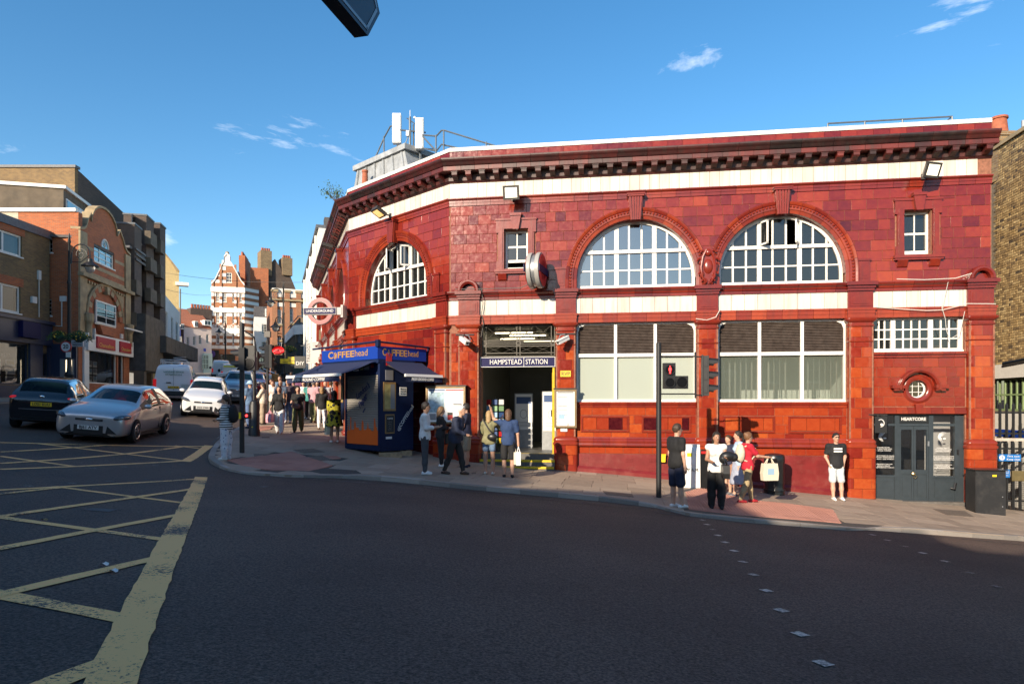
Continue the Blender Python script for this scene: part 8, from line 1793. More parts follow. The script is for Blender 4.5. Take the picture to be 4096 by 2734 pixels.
t=place('pickup_truck','white pickup truck crossing behind the red car',(-23.2,58.5),R(176),'truck');split_build(*loft(PK,lambda i,k:1 if(i==3 and k in(6,7))or(k in(4,5)and i in(4,5))else 2 if k==0 else 0),['white_car_paint','car_glass','car_trim'],['body','window_glass','trim'],t)
for x in(1.65,-1.55):
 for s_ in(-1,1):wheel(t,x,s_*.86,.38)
for s_ in(-1,1):blob(t,'headlight','head_lamp',(2.35,s_*.72,.86),(.18,.14,.1));blob(t,'wing_mirror','white_car_paint',(1.0,s_*1.02,1.15),(.07,.1,.1))
q=MB();q.tube([(-.95,-.75,1.1),(-1.0,-.7,1.55),(-2.3,-.75,1.12)],.03,6);q.tube([(-.95,.75,1.1),(-1.0,.7,1.55),(-2.3,.75,1.12)],.03,6);q.tube([(-1.0,-.7,1.55),(-1.0,.7,1.55)],.03,6);q.build('roll_bar',MATS['chrome'],t)
van('white van parked under the far end of the concrete canopy',(-31.5,72.0),R(114),'white_car_paint',4.6,1.9,2.0)
t=place('motorcycle','black motorcycle with red tail lamp heading up the hill',(-30.4,70.0),R(112),'motorcycle')
for x in(.68,-.68):q=MB();q.lathe([(.2,-.06),(.3,-.06),(.31,0),(.3,.06),(.2,.06)],20,(x,0,.31),'y');q.build('wheel',MATS['tyre'],t)
q=MB();q.tube([(-.68,0,.32),(-.2,0,.55),(.3,0,.6),(.55,0,.9),(.68,0,.32)],.06,8);q.ball((.15,0,.85),.2,10,6,1.4,.8,.8);q.ball((-.4,0,.82),.16,10,6,2,.9,.6);q.ball((.1,0,.5),.2,10,6,1.3,.8,1);q.tube([(.5,-.36,1.02),(.52,0,.98),(.5,.36,1.02)],.02,6);q.build('body',MATS['black_paint'],t,smooth=True);blob(t,'tail_light','tail_red',(-.78,0,.78),(.05,.08,.04));plate(t,'LX14',-.86,.62,False,.22)
# people
def nets(V,org,h):
 """surface nets: a smooth mesh where the distance field V changes sign"""
 s=V<0;c=np.zeros(tuple(n-1 for n in V.shape),int)
 for a in(0,1):
  for b in(0,1):
   for d in(0,1):c+=s[a:V.shape[0]-1+a,b:V.shape[1]-1+b,d:V.shape[2]-1+d]
 act=(c>0)&(c<8);idx=-np.ones(c.shape,int);I=np.argwhere(act);idx[act]=np.arange(len(I))
 if not len(I):return[],[]
 P=np.zeros((len(I),3));N=np.zeros(len(I))
 C=[(a,b,d)for a in(0,1)for b in(0,1)for d in(0,1)]
 for i,p in enumerate(C):
  for q in C[i+1:]:
   if sum(abs(p[k]-q[k])for k in range(3))!=1:continue
   va=V[I[:,0]+p[0],I[:,1]+p[1],I[:,2]+p[2]];vb=V[I[:,0]+q[0],I[:,1]+q[1],I[:,2]+q[2]];m=(va<0)!=(vb<0);t=np.where(m,va/np.where(m,va-vb,1),0)
   P+=np.where(m[:,None],np.array(p)+(np.array(q)-np.array(p))*t[:,None],0);N+=m
 P=(I+P/N[:,None])*h+org;F=[]
 for ax in range(3):
  o1,o2=[k for k in range(3)if k!=ax];a=s;sl0=[slice(1,-1)]*3;sl1=[slice(1,-1)]*3;sl0[ax]=slice(0,-1);sl1[ax]=slice(1,None)
  d=a[tuple(sl0)]!=a[tuple(sl1)];E=np.argwhere(d);E[:,o1]+=1;E[:,o2]+=1;neg=a[E[:,0],E[:,1],E[:,2]]
  def ci(u,v):q=E.copy();q[:,o1]-=u;q[:,o2]-=v;return idx[q[:,0],q[:,1],q[:,2]]
  Q=np.stack([ci(1,1),ci(0,1),ci(0,0),ci(1,0)],1);flip=neg if ax!=1 else~neg;Q[~flip]=Q[~flip][:,::-1];F.append(Q)
 return P,np.concatenate(F)
class Sdf:
 """union of tapered capsules and ellipsoids, softly blended, optionally cut by planes"""
 def __init__(s,k=.035):s.c=[];s.cut=[];s.k=k
 def cap(s,a,b,ra,rb_=None):s.c.append(('c',np.array(a,float),np.array(b,float),ra,ra if rb_ is None else rb_));return s
 def ell(s,c,r):s.c.append(('e',np.array(c,float),np.array(r,float),max(r),0));return s
 def mesh(s,h,pad=.03,infl=0.):
  lo=np.min([(np.minimum(q[1],q[2])-max(q[3],q[4])if q[0]=='c' else q[1]-q[2])for q in s.c],0)-pad-infl;hi=np.max([(np.maximum(q[1],q[2])+max(q[3],q[4])if q[0]=='c' else q[1]+q[2])for q in s.c],0)+pad+infl
  n=np.ceil((hi-lo)/h).astype(int)+2;G=[lo[k]+np.arange(n[k])*h for k in range(3)];D=np.full(tuple(n),9.)
  for q in s.c:
   if q[0]=='c':a0,a1,rr_=np.minimum(q[1],q[2]),np.maximum(q[1],q[2]),max(q[3],q[4])
   else:a0,a1,rr_=q[1]-q[2],q[1]+q[2],0
   m=rr_+s.k+infl+2.5*h;i0=np.clip(np.floor((a0-m-lo)/h).astype(int),0,n);i1=np.clip(np.ceil((a1+m-lo)/h).astype(int)+1,0,n);sl=tuple(slice(i0[k],i1[k])for k in range(3))
   X,Y,Z=np.meshgrid(*[G[k][sl[k]]for k in range(3)],indexing='ij')
   if q[0]=='c':
    d=q[2]-q[1];L2=max(1e-9,d@d);t=np.clip(((X-q[1][0])*d[0]+(Y-q[1][1])*d[1]+(Z-q[1][2])*d[2])/L2,0,1);v=np.sqrt((X-q[1][0]-t*d[0])**2+(Y-q[1][1]-t*d[1])**2+(Z-q[1][2]-t*d[2])**2)-(q[3]+(q[4]-q[3])*t)
   else:
    r_=q[2];k0=np.sqrt(((X-q[1][0])/r_[0])**2+((Y-q[1][1])/r_[1])**2+((Z-q[1][2])/r_[2])**2);v=(k0-1)*min(r_)*1.1
   v=v-infl;e=D[sl];hh=np.maximum(s.k-np.abs(e-v),0)/s.k;D[sl]=np.minimum(e,v)-hh*hh*s.k*.25
  if s.cut:
   X,Y,Z=np.meshgrid(*G,indexing='ij')
   for(p,nn)in s.cut:D=np.maximum(D,(X-p[0])*nn[0]+(Y-p[1])*nn[1]+(Z-p[2])*nn[2])
  return nets(D,lo,h)
SKINS={'l':(.50,.29,.20),'m':(.36,.19,.12),'t':(.44,.25,.165),'d':(.10,.05,.03)}
def cmat(c,rough=.85):
 n='cloth_%02x%02x%02x'%tuple(int(v*255)for v in c);return mat(n,c,rough,noise=.14,nscale=14,bump=.25,bscale=22)
def smesh(name,sdf,m,parent,h,infl=0.):
 P,F=sdf.mesh(h,.03,infl)
 if not len(P):return None
 if name in('top','trousers','shorts','dress','skirt','hair'):
  P=np.asarray(P);c=np.array([P[:,0].mean(),P[:,1].mean()]);a=26. if name=='hair' else 13.;sd=len(P)*.37
  P[:,:2]+=(P[:,:2]-c)*np.array([mnoise.noise(Vector((p[0]*a,p[1]*a,p[2]*a*.55+sd)))for p in P])[:,None]*(.12 if name=='hair' else.075)
 me=bpy.data.meshes.new(name);me.from_pydata(np.asarray(P).tolist(),[],np.asarray(F).tolist());me.materials.append(m);me.polygons.foreach_set('use_smooth',[True]*len(me.polygons));return link(name,me,parent)
def dirv(pitch,outw,s_):p,o=R(pitch),R(outw);return np.array([s_*math.sin(o)*math.cos(p*.0),math.sin(p)*math.cos(o),-math.cos(p)*math.cos(o)])
def person(label,uv,face,h=1.72,top=(.5,.5,.5),bot=(.1,.1,.1),shoe=(.6,.6,.6),hair=(.03,.02,.015),skin='l',sleeve=.5,legs='trousers',hstyle='short',armL=(5,8,10),armR=(5,8,10),legL=(0,0),legR=(0,0),lean=0.,hem=None,girth=1.,off=PV,turn=0.,extra=None,at_=None,look=0.,female=False):
 """face: heading in degrees, 0 = away from the camera's right (+x), 90 = up the picture (+y). arms: (pitch forward, outward, elbow)"""
 x,y=at_ if at_ else at(*uv,off);z0=(pv(x,y)if off else gz(x,y)+.0)
 t=thing('person',label,'person',(x,y,z0),R(face-90));k=h/1.75;far=y>40;v=.018*(1 if y<21 else 1.4 if y<33 else 2.2)
 ln=math.tan(R(lean));SH=lambda p:(p[0],p[1]+ln*max(0,p[2]-.9*k),p[2])
 g=girth;J={}
 for s_,nm,A,L_ in((-1,'L',armL,legL),(1,'R',armR,legR)):
  sh=np.array(SH((s_*(.165 if female else.185)*k,-.01,1.405*k)));el=sh+dirv(A[0],A[1],s_)*.285*k;fo=dirv(A[0]+A[2],A[1]*.3-(A[3]if len(A)>3 else 0),s_);wr_=el+fo*.245*k
  hp=np.array((s_*.092*k,0,.90*k));kn=hp+dirv(L_[0],2,s_)*.42*k;an=kn+dirv(L_[0]-L_[1],0,s_)*.41*k;J[nm]=(sh,el,wr_,fo,hp,kn,an)
 dz=min(J['L'][6][2],J['R'][6][2])-.075*k
 for nm in 'LR':J[nm]=tuple(p-np.array((0,0,dz))if i!=3 else p for i,p in enumerate(J[nm]))
 up=lambda p:np.array(SH(p))-np.array((0,0,dz));pel,wst,cst,nk,hd=up((0,0,.93*k)),up((0,0,1.08*k)),up((0,0,1.28*k)),up((0,.0,1.47*k)),up((0,.025,1.625*k))
 wp_,wc=(.155*g,.145*g)if not female else(.165*g,.135*g)
 def torso(S,i=0.):
  S.ell(pel,(wp_*k+i,.115*g*k+i,.13*k));S.ell(wst,((.13 if female else.15)*g*k+i,.105*g*k+i,.16*k));S.ell(cst,((.15 if female else.175)*g*k+i,.115*g*k+i,.19*k+i*.3))
  for nm in 'LR':S.cap(J[nm][0],up((0,0,1.38*k)),.062*k+i,.08*k+i)
  if female:S.ell(cst+np.array((.07*k,.09*k,.0)),(.065*k+i,.06*k+i,.065*k));S.ell(cst+np.array((-.07*k,.09*k,.0)),(.065*k+i,.06*k+i,.065*k))
  return S
 def arm(S,i=0.,t0=0,t1=2.):
  for nm in 'LR':
   sh,el,wr_=J[nm][:3];S.cap(sh,sh+(el-sh)*min(1,t1),.052*k+i,(.052-.012*min(1,t1))*k+i)
   if t1>1:S.cap(el,el+(wr_-el)*(t1-1),.041*k+i,(.041-.013*(t1-1))*k+i)
  return S
 def leg(S,i=0.,t1=2.,flare=0.):
  for nm in 'LR':
   hp,kn,an=J[nm][4:7];S.cap(hp,hp+(kn-hp)*min(1,t1),.085*g*k+i,(.085*g-.027*min(1,t1))*k+i+flare*min(1,t1))
   if t1>1:S.cap(kn,kn+(an-kn)*(t1-1)*.5,.056*k+i+flare,.056*k+i+flare);S.cap(kn+(an-kn)*(t1-1)*.45,kn+(an-kn)*(t1-1),.053*k+i+flare,(.053-.016*(t1-1))*k+i+flare)
  return S
 ct,st=math.cos(R(look)),math.sin(R(look))
 def hv(a,b,c):return hd+np.array((a*ct-b*st,a*st+b*ct,c))*k
 S=Sdf(.03);torso(S);arm(S);leg(S);S.cap(nk-np.array((0,0,.06*k)),hd,.055*k,.05*k);S.ell(hd+np.array((0,0,.02*k)),(.074*k,.092*k,.108*k));S.cap(hv(0,.045,-.06),hv(0,.055,-.085),.042*k,.03*k)
 for nm in 'LR':wr_,fo,an=J[nm][2],J[nm][3],J[nm][6];S.cap(wr_,wr_+fo*.07*k,.027*k,.034*k);S.cap(an,an+np.array((0,.12*k,-.045*k)),.036*k,.03*k)
 if not far:S.cap(hv(0,.088,.01),hv(0,.106,-.018),.010*k,.014*k);[S.ell(hv(s_*.077,-.005,0),(.012*k,.022*k,.032*k))for s_ in(-1,1)]
 sk=mat('skin_'+skin,SKINS[skin],.55,noise=.08,nscale=20);S.k=.028;bd=smesh('body',S,sk,t,v)
 if not far:
  q=MB()
  for s_,nm in((-1,'L'),(1,'R')):
   wr_,fo=Vector(J[nm][2]),Vector(J[nm][3]);sd=Vector((0,1,0));sd=(sd-fo*sd.dot(fo));sd=sd.normalized()if sd.length>.2 else Vector((1,0,0));pn=fo.cross(sd)*-s_;b0=wr_+fo*.085*k
   for j,ln_ in enumerate((.066,.075,.07,.055)):c=b0+sd*(.027-.018*j)*k;q.tube([tuple(c-fo*.02*k),tuple(c+fo*ln_*.5*k+pn*.006),tuple(c+fo*ln_*k+pn*.025*k)],[.0095*k,.009*k,.007*k],5)
   c=wr_+fo*.035*k+sd*.028*k;q.tube([tuple(c),tuple(c+sd*.022*k+fo*.02*k),tuple(c+sd*.03*k+fo*.055*k)],[.012*k,.011*k,.008*k],5)
  me=bd.data;b2=bmesh.new();b2 .from_mesh(me);vs=[b2 .verts.new(p)for p in q.v]
  for f in q.f:
   try:b2 .faces.new([vs[i]for i in f]).smooth=True
   except ValueError:pass
  b2 .to_mesh(me);b2 .free()
  q=MB();[q.ball(tuple(hv(s_*.032,.086,.012)),.011*k,6,4,1.2,.5,.7)for s_ in(-1,1)];q.build('eyes',MATS['lamp_dark'],bd);q=MB();q.ball(tuple(hv(0,.092,-.052)),.02*k,8,4,1.2,.35,.3);q.build('lips',mat('lips',(.32,.09,.07),.5),bd)
 hemz=(.83 if hem is None else hem)*k-dz
 if legs=='dress':
  S=torso(Sdf(.05));arm(S,.004,0,sleeve);S.cap(pel,(pel[0],pel[1],hemz),.17*g*k,.24*g*k);S.cut=[((0,0,hemz),(0,0,-1)),((0,0,nk[2]-.02),(0,0,1))];smesh('dress',S,cmat(top),t,v,.02)
 else:
  S=torso(Sdf(.035));arm(S,.006,0,sleeve)
  S.ell(pel,(wp_*k+.008,.115*g*k+.008,.22*k));S.cut=[((0,0,hemz),(0,0,-1)),((0,nk[1],nk[2]+.018*k),(0,.3,1))];smesh('top',S,cmat(top),t,v,.014 if female else.018)
 if legs in('trousers','shorts','wide','short_shorts'):
  S=Sdf(.03);S.ell(pel,(wp_*k,.115*g*k,.12*k));leg(S,.004,{'trousers':1.93,'wide':1.95,'shorts':.92,'short_shorts':.5}[legs],{'wide':.022,'shorts':.018}.get(legs,.0));S.cut=[((0,0,pel[2]+.11*k),(0,0,1))];smesh('trousers' if legs in('trousers','wide')else 'shorts',S,cmat(bot),t,v,.010)
 elif legs=='skirt':
  S=Sdf(.05);S.ell(pel,(wp_*k,.115*g*k,.12*k));S.cap(pel,(pel[0],pel[1]+.02,.38*k),.14*k,.21*k);S.cut=[((0,0,.33*k),(0,0,-1)),((0,0,pel[2]+.10*k),(0,0,1))];smesh('skirt',S,cmat(bot),t,v,.012)
 for nm in 'LR':
  an=J[nm][6];S=Sdf(.02);S.cap(an+np.array((0,-.045,-.035))*k,an+np.array((0,.05,-.03))*k,.043*k,.045*k);S.cap(an+np.array((0,.05,-.035))*k,an+np.array((0,.145,-.048))*k,.045*k,.032*k);S.cut=[((0,0,an[2]-.078*k),(0,0,-1)),((0,an[1],an[2]+.015),(0,-.3,1))];smesh('shoe',S,cmat(shoe,.5),t,min(v,.02),.0)
 S=Sdf(.02);S.ell(hd+np.array((0,-.008,.03))*k,(.092*k,.108*k,.116*k));fn=hv(0,1,0)-hd
 cutp=hv(0,.058,.055);S.cut=[(cutp,fn/np.linalg.norm(fn)*.8+np.array((0,0,-.6)))]
 if hstyle=='short':S.cut.append(((0,0,hd[2]-.05*k),(0,0,-1)))
 if hstyle=='long':S.cap(hv(0,-.06,.0),hv(0,-.075,-.26),.075*k,.085*k);S.cap(hv(.07,-.01,.0),hv(.085,-.0,-.2),.03*k,.035*k);S.cap(hv(-.07,-.01,0),hv(-.085,-.0,-.2),.03*k,.035*k)
 if hstyle=='bob':S.cap(hv(0,-.05,.0),hv(0,-.06,-.12),.085*k,.085*k)
 if hstyle=='bun':S.ell(hv(0,-.085,.085),(.045*k,)*3)
 if hstyle=='pony':S.cap(hv(0,-.1,.05),hv(0,-.15,-.13),.04*k,.03*k)
 if hstyle=='hat':
  S.ell(hd+np.array((0,0,.055))*k,(.098*k,.11*k,.095*k));S.cut=[((0,0,hd[2]+.03*k),(0,0,-1))];smesh('hat_crown',S,cmat(hair),t,min(v,.022));q=MB();q.lathe([(.09*k,.05*k),(.16*k,.0),(.165*k,-.005),(.09*k,.04*k)],16,tuple(hd+np.array((0,0,.02))*k));q.build('hat_brim',cmat(hair),t)
 elif hstyle!='bald':smesh('hair',S,cmat(hair,.6),t,min(v,.022))
 if hstyle=='cap':q=MB();c=hv(0,.10,.055);q.add([tuple(c+np.array((a*.07,b*.085-.02,-.015*abs(a)+.0))*k)for a,b in((-1,0),(1,0),(.8,.8),(0,1),(-.8,.8))],[(0,1,2,3,4)]);q.build('cap_peak',cmat(hair),t)
 t['_hand']=0;del t['_hand'];J['hd'],J['k'],J['cst'],J['pel'],J['hv']=hd,k,cst,pel,hv
 return t,J
def ML(t):return TR(t.location)@RZ(t.rotation_euler.z)
def hold(t,J,nm,name,label,cat,fn,dz=-.05):
 """something carried in a hand: a thing of its own where the hand is"""
 p=ML(t)@Vector(J[nm][2]+J[nm][3]*.09);o=thing(name,label,cat,p,t.rotation_euler.z);fn(o);return o
def tote(m,w_=.34,h=.36,d=.1,m2=None):
 def f(o):
  q=MB();q.prism([(-w_*.46,-.12-h),(w_*.46,-.12-h),(w_*.5,-.16-h*.5),(w_*.42,-.14),(-w_*.42,-.14),(-w_*.5,-.16-h*.5)],-d/2,d/2,'x');q.build('bag',m,o)
  for s_ in(-1,1):q=MB();q.tube([(s_*d*.3,-w_*.25,-.15),(0,-.03,.0),(0,.03,.0),(s_*d*.3,w_*.25,-.15)],.011,5);q.build('handle',m,o)
  if m2:q=MB();q.box(d/2,-.08,-.40,d/2+.004,.08,-.26);q.box(-d/2-.004,-.08,-.40,-d/2,.08,-.26);q.build('print',m2,o)
 return f
def backpack(t,J,label,c,sc=1.):
 k=J['k'];p=ML(t)@Vector(J['cst']+np.array((0,-.17*k,-.04)));o=thing('backpack',label,'backpack',p,t.rotation_euler.z);S=Sdf(.04);S.ell((0,-.02,0),(.15*sc,.10*sc,.23*sc));S.ell((0,-.08*sc,-.08*sc),(.11*sc,.06*sc,.11*sc));smesh('pack',S,cmat(c),o,.022);q=MB()
 for s_ in(-1,1):q.tube([(s_*.1,.04,.16),(s_*.12,.16,.2),(s_*.125,.29,.12),(s_*.12,.29,-.05),(s_*.13,.14,-.2),(s_*.1,.03,-.16)],.018,5)
 q.build('strap',cmat(c),o)
def phone(t,J,nm,who):hold(t,J,nm,'mobile_phone','dark phone in the hand of '+who,'phone',lambda o:(lambda q:(q.box(-.035,-.01,-.01,.035,.0,.13),q.build('body',MATS['lamp_dark'],o)))(MB()))
K_,W_,N_=(.012,.012,.013),(.70,.69,.67),(.018,.022,.05)
DEN,DKB,BRN,BLN=(.14,.22,.34),(.02,.014,.01),(.06,.032,.016),(.33,.22,.10)
mat('pink_bag',(.70,.32,.38),.6,noise=.3,nscale=3);mat('canvas_bag',(.62,.56,.44),.85,noise=.06);mat('red_bag',(.6,.02,.03),.5);mat('white_bag',(.7,.7,.68),.6);mat('black_leather',(.014,.014,.014),.4)
t,J=person('man in white shirt and grey trousers with sunglasses, checking his phone by the kiosk',(1700,1897),5,1.80,W_,(.05,.052,.06),W_,DKB,'t',1.55,armL=(8,5,85,32),armR=(12,4,85,25),look=6);phone(t,J,'R','the man in the white shirt')
q=MB();q.box(-.075,.085,-.0,.075,.10,.035);q.M=None;gl_=q.build('sunglasses',MATS['lamp_dark']);gl_.matrix_local=ML(t)@TR(Vector(J['hd']));tag(gl_,'dark sunglasses worn by the man in the white shirt','sunglasses')
t,J=person('woman in black with long fair hair looking at a phone beside the framed map',(1762,1866),20,1.66,K_,K_,W_,(.16,.09,.04),'l',1.4,hstyle='long',armR=(15,6,75,25),armL=(8,6,80,30),female=True,legL=(4,0));phone(t,J,'R','the woman in black')
hold(t,J,'L','handbag','black bag hanging from the arm of the woman in black','bag',tote(MATS['black_leather'],.34,.3))
person('stooping white-haired man in navy blazer and dark trousers',(1818,1897),-20,1.78,(.02,.027,.055),(.022,.018,.016),(.05,.025,.015),(.55,.54,.52),'l',1.9,lean=14,hem=.80,armR=(10,6,55,30),armL=(-8,5,12),legL=(18,10),legR=(-12,10),girth=1.12)
person('dark-haired man in navy T-shirt and khaki shorts standing by the doorway pier',(1866,1868),170,1.80,N_,(.32,.26,.18),N_,DKB,'l',.55,legs='shorts',armR=(30,8,80,10),armL=(10,8,20),look=-20)
t,J=person('blonde woman in olive shirt and denim shorts seen from behind',(1956,1897),80,1.68,(.20,.19,.10),DEN,(.6,.57,.5),BLN,'l',1.3,'short_shorts','long',armR=(60,20,100),armL=(25,10,60),female=True,legL=(3,0));q=MB();sb_=thing('shoulder_bag','black bag slung across the back of the blonde woman','bag',ML(t)@Vector((.12,-.16,1.0)),t.rotation_euler.z);q.ball((0,0,0),.1,10,6,1.4,.6,1.0);q.build('pouch',MATS['black_leather'],sb_,smooth=True);q=MB();q.tube([(.02,.0,.06),(-.1,.02,.2),(-.26,.06,.45),(-.28,.2,.47)],.022,5);q.build('strap',MATS['black_leather'],sb_)
t,J=person('long-haired man in blue T-shirt and black shorts raising a hand to his head',(2033,1908),88,1.76,(.02,.045,.12),K_,K_,(.10,.05,.025),'l',.75,'shorts','bob',armL=(120,45,80),armR=(0,12,5),legR=(-4,0));hold(t,J,'R','tote_bag','white tote bag with a green print carried by the man in blue','bag',tote(MATS['white_bag'],.34,.36,.12,MATS['print_green']));hold(t,J,'R','cloth_bag','cream cloth bag behind the white tote','bag',lambda o:(tote(MATS['canvas_bag'],.30,.34,.06)(o),o.location.__setitem__(0,o.location.x-.09)))
t,J=person('man in black T-shirt and navy shorts waiting beside the signal pole',(2706,2017),25,1.80,(.009,.009,.010),(.012,.016,.04),W_,(.045,.024,.013),'l',.6,'shorts',armL=(3,9,6),armR=(0,9,8),legR=(3,0),girth=1.12,look=-20)
t,J=person('woman in white vest and black trousers with a black jacket over her arm',(2865,2022),-100,1.68,W_,K_,K_,DKB,'m',.0,'wide','long',armR=(12,10,70,20),armL=(22,10,75,15),female=True,legL=(6,4),look=15);hold(t,J,'L','handbag','large black leather handbag held by the woman in the white vest','bag',tote(MATS['black_leather'],.40,.30,.14));jk=thing('jacket','bundled black padded jacket carried by the woman in the white vest','jacket',ML(t)@Vector(J['L'][2]+np.array((-.05,0,.05))));q=MB();q.ball((0,0,0),.14,10,7,1.3,.8,.8);q.ball((-.1,0,-.06),.1,9,6);q.ball((.12,0,-.02),.1,9,6);q.build('bundle',MATS['black_leather'],jk,smooth=True)
person('boy in a navy top half hidden behind the woman in the white vest',(2915,1975),-150,1.52,N_,(.3,.15,.1),(.2,.2,.2),BRN,'l',.6,'shorts',legL=(8,8))
person('woman in light blue shirt and long patterned skirt walking past the stands',(2955,1983),172,1.66,(.38,.52,.68),(.30,.32,.40),(.08,.08,.10),DKB,'l',.9,'skirt','pony',armR=(15,6,30),armL=(-20,6,15),legL=(12,6),legR=(-10,8),female=True)
t,J=person('woman in red T-shirt and khaki trousers holding out a tote bag',(2990,2010),8,1.68,(.45,.012,.03),(.34,.26,.14),(.36,.02,.025),(.15,.07,.03),'l',.7,'trousers','bun',armR=(38,4,45,8),armL=(25,4,60,25),legL=(14,6),legR=(-12,10),female=True);backpack(t,J,'cream backpack worn by the woman in red',(.56,.50,.38));hold(t,J,'R','tote_bag','cream tote bag with a blue print held by the woman in red','bag',tote(MATS['canvas_bag'],.40,.42,.14,MATS['print_lblue']))
t,J=person('man in black cap, black T-shirt and pale shorts leaning against the plinth',(3345,1997),-95,1.78,K_,(.52,.55,.56),W_,K_,'l',.6,'shorts','cap',armL=(-6,13,28,22),armR=(-6,13,28,22),legL=(6,0),legR=(6,0),lean=-3)
for k in range(2):q=MB();q.box(-.11,.0,.0,.11,.012,.045);o=q.build('shirt_print',MATS['sign_white'],t);o.matrix_local=TR(Vector(J['cst'])+Vector((0,.135,.05-k*.07)))
t,J=person('woman in striped top and blue floral trousers with black backpack at the kerb',(905,1838),178,1.66,W_,(.22,.25,.36),W_,BRN,'t',1.6,'wide','pony',armL=(5,6,70,28),armR=(10,8,105,25),female=True,girth=1.15,hem=.74);backpack(t,J,'black backpack worn by the woman in stripes',K_,1.05)
def restripe(t,name,c1,c2,freq,noise=False,pos=.42):
 o=next(c for c in t.children if c.name.startswith(name));m=bpy.data.materials.new('print_'+name);m.use_nodes=True;nt_=m.node_tree;b=nt_.nodes['Principled BSDF'];b.inputs['Roughness'].default_value=.85;co=nt_.nodes.new('ShaderNodeTexCoord')
 if noise:w_=nt_.nodes.new('ShaderNodeTexVoronoi');w_.inputs['Scale'].default_value=freq;key='Distance'
 else:w_=nt_.nodes.new('ShaderNodeTexWave');w_.bands_direction='Z';w_.inputs['Scale'].default_value=freq;key='Fac'
 r_=nt_.nodes.new('ShaderNodeValToRGB');r_.color_ramp.interpolation='CONSTANT';r_.color_ramp.elements[0].color=(*c1,1);r_.color_ramp.elements[1].color=(*c2,1);r_.color_ramp.elements[1].position=pos;nt_.links.new(co.outputs['Object'],w_.inputs['Vector']);nt_.links.new(w_.outputs[key],r_.inputs['Fac']);nt_.links.new(r_.outputs[0],b.inputs['Base Color']);o.data.materials.clear();o.data.materials.append(m)
restripe(t,'top',K_,W_,5.2);restripe(t,'trousers',(.04,.07,.20),(.60,.61,.64),16,True,.26)
person('man in pale blue hat, blue T-shirt and jeans facing the road',(1002,1712),150,1.74,(.10,.17,.28),(.09,.14,.26),N_,(.33,.48,.62),'l',.6,'trousers','hat',armL=(5,8,15),girth=1.1)
t,J=person('woman in cream blouse and beige trousers reading a phone by the signals',(1054,1696),175,1.64,(.62,.54,.42),(.36,.28,.20),K_,DKB,'l',1.8,'wide','bob',armR=(35,6,60),armL=(30,6,70),female=True);phone(t,J,'R','the woman in the cream blouse')
t,J=person('woman in black top, open white shirt and white trousers walking towards the junction',(1117,1733),-85,1.68,K_,W_,W_,DKB,'t',1.4,'wide','long',armL=(40,10,120),armR=(8,14,35),legL=(12,4),legR=(-10,8),female=True);hold(t,J,'R','shopping_bag','pink and white striped shopping bag','bag',tote(MATS['pink_bag'],.46,.32,.18))
t,J=person('woman in black T-shirt and olive cargo trousers with a bag across her body',(1192,1727),-78,1.68,K_,(.085,.095,.035),K_,DKB,'l',.6,'wide','long',armL=(5,12,20),armR=(15,14,70,20),legR=(14,6),legL=(-10,12),female=True);cb=thing('crossbody_bag','brown bag across the body of the woman in olive trousers','bag',ML(t)@Vector((.05,.17,.95)));q=MB();q.ball((0,0,0),.11,10,6,1.5,.5,.9);q.build('pouch',cmat((.18,.11,.09)),cb,smooth=True)
t,J=person('woman in a yellow dress with black spots waiting at the kiosk',(1338,1769),120,1.70,(.42,.37,.03),K_,W_,BRN,'l',1.0,'dress','long',hem=.55,female=True,girth=1.15);restripe(t,'dress',K_,(.42,.37,.03),6.5,True);hold(t,J,'L','canvas_bag','canvas shoulder bag of the woman in the yellow dress','bag',tote(MATS['canvas_bag'],.36,.40,.1,MATS['print_green']))
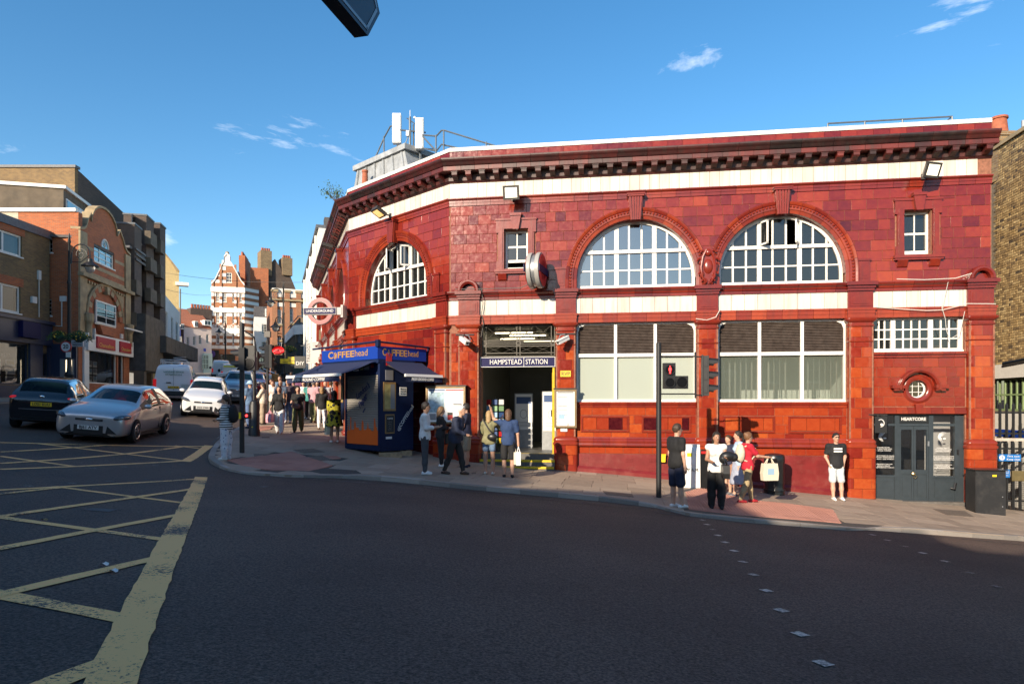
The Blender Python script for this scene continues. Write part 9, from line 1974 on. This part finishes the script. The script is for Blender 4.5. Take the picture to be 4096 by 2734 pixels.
for lab,uv,f,h,kw in(('bald bearded man in slate blue shirt behind the walking woman',(1123,1694),-90,1.76,dict(top=(.07,.10,.15),bot=DEN,hstyle='bald',skin='m',girth=1.15)),('man in dark checked shirt and jeans walking with a cup',(1152,1690),-85,1.80,dict(top=(.05,.035,.05),bot=(.07,.11,.22),hair=BRN,sleeve=1.9,armR=(40,6,80),girth=1.1)),('long-haired woman in pale top beside the bald man',(1092,1680),-95,1.66,dict(top=(.6,.5,.46),bot=(.2,.19,.15),hair=(.09,.03,.015),hstyle='long',female=True)),('young woman with a top bun in a white T-shirt',(1086,1662),-95,1.64,dict(top=W_,bot=(.2,.2,.22),hstyle='bun',skin='m',female=True)),('man in pink shirt and olive trousers seen from behind',(1254,1690),75,1.78,dict(top=(.50,.28,.31),bot=(.16,.16,.07),shoe=(.12,.07,.04),hair=(.12,.1,.09),sleeve=.8,girth=1.12)),('woman in teal top and black leggings in the queue',(1236,1676),100,1.68,dict(top=(.05,.22,.20),bot=K_,hstyle='pony',skin='m',female=True)),('bald man in grey T-shirt with a dark backpack in the queue',(1300,1688),80,1.78,dict(top=(.33,.34,.36),bot=N_,hstyle='bald',girth=1.1)),('fair curly-haired woman in black top and white trousers',(1287,1718),110,1.66,dict(top=K_,bot=W_,shoe=(.1,.05,.03),hair=(.26,.15,.06),hstyle='bob',sleeve=1.5,female=True,armR=(30,6,60))),('dark-haired woman in white top in the crowd',(1214,1672),-80,1.66,dict(top=W_,bot=(.3,.25,.2),hstyle='long',female=True)),('dark-haired man in blue shirt at the back of the crowd',(1120,1660),-90,1.78,dict(top=(.10,.17,.26),bot=N_)),('woman in lilac top under the awning',(1270,1672),-100,1.68,dict(top=(.40,.33,.50),bot=(.2,.2,.24),hstyle='long',female=True)),('man in grey jumper at the back of the queue',(1322,1684),60,1.76,dict(top=(.25,.25,.27),bot=K_,hair=BRN)),('woman in pale pink cap in the crowd',(1175,1664),-90,1.66,dict(top=K_,bot=N_,hair=(.7,.35,.36),hstyle='cap',female=True)),('man in plum jacket beneath the awning edge',(1190,1655),95,1.78,dict(top=(.16,.06,.12),bot=K_))):
 t,J=person(lab,uv,f,h,legL=(6,3),legR=(-6,6),**kw)
 if 'backpack' in lab:backpack(t,J,'dark backpack of the bald man in grey',K_)
 if 'pink shirt' in lab:hold(t,J,'R','carrier_bag','red carrier bag beside the man in pink','bag',tote(MATS['red_bag'],.28,.34,.1))
for lab,p,f,kw in(('man in brown jacket walking down the side street',(-16.9,47.5),-95,dict(top=(.22,.12,.04),bot=(.03,.03,.035),hair=K_,sleeve=1.9,hem=.75)),('person in pale shirt with a black bag beyond the lamp column',(-15.4,46.0),92,dict(top=(.45,.48,.55),bot=N_,skin='d',hair=K_)),('person in white top beyond the lamp column',(-16.3,52.0),-90,dict(top=W_,bot=K_,hair=K_)),('person in white shirt outside the striped pub',(-34.4,83.0),60,dict(top=W_,bot=K_,hair=BLN)),('person in pink shirt outside the striped pub',(-34.9,83.4),60,dict(top=(.5,.22,.2),bot=(.05,.04,.04),hair=BRN)),('man in dark suit near the shops',(-14.6,44.0),-100,dict(top=(.04,.04,.05),bot=(.03,.03,.04),skin='d',hair=K_))):
 person(lab,None,f,1.75,off=0,at_=p,legL=(8,4),legR=(-8,8),**kw)
t,J=person('motorcyclist in black leathers and helmet riding up the hill',None,112,1.74,K_,K_,K_,K_,'l',1.95,off=0,at_=(-30.45,70.1),armL=(55,12,15),armR=(55,12,15),legL=(75,80),legR=(75,80),lean=8,hstyle='hat');t.location.z+=.50
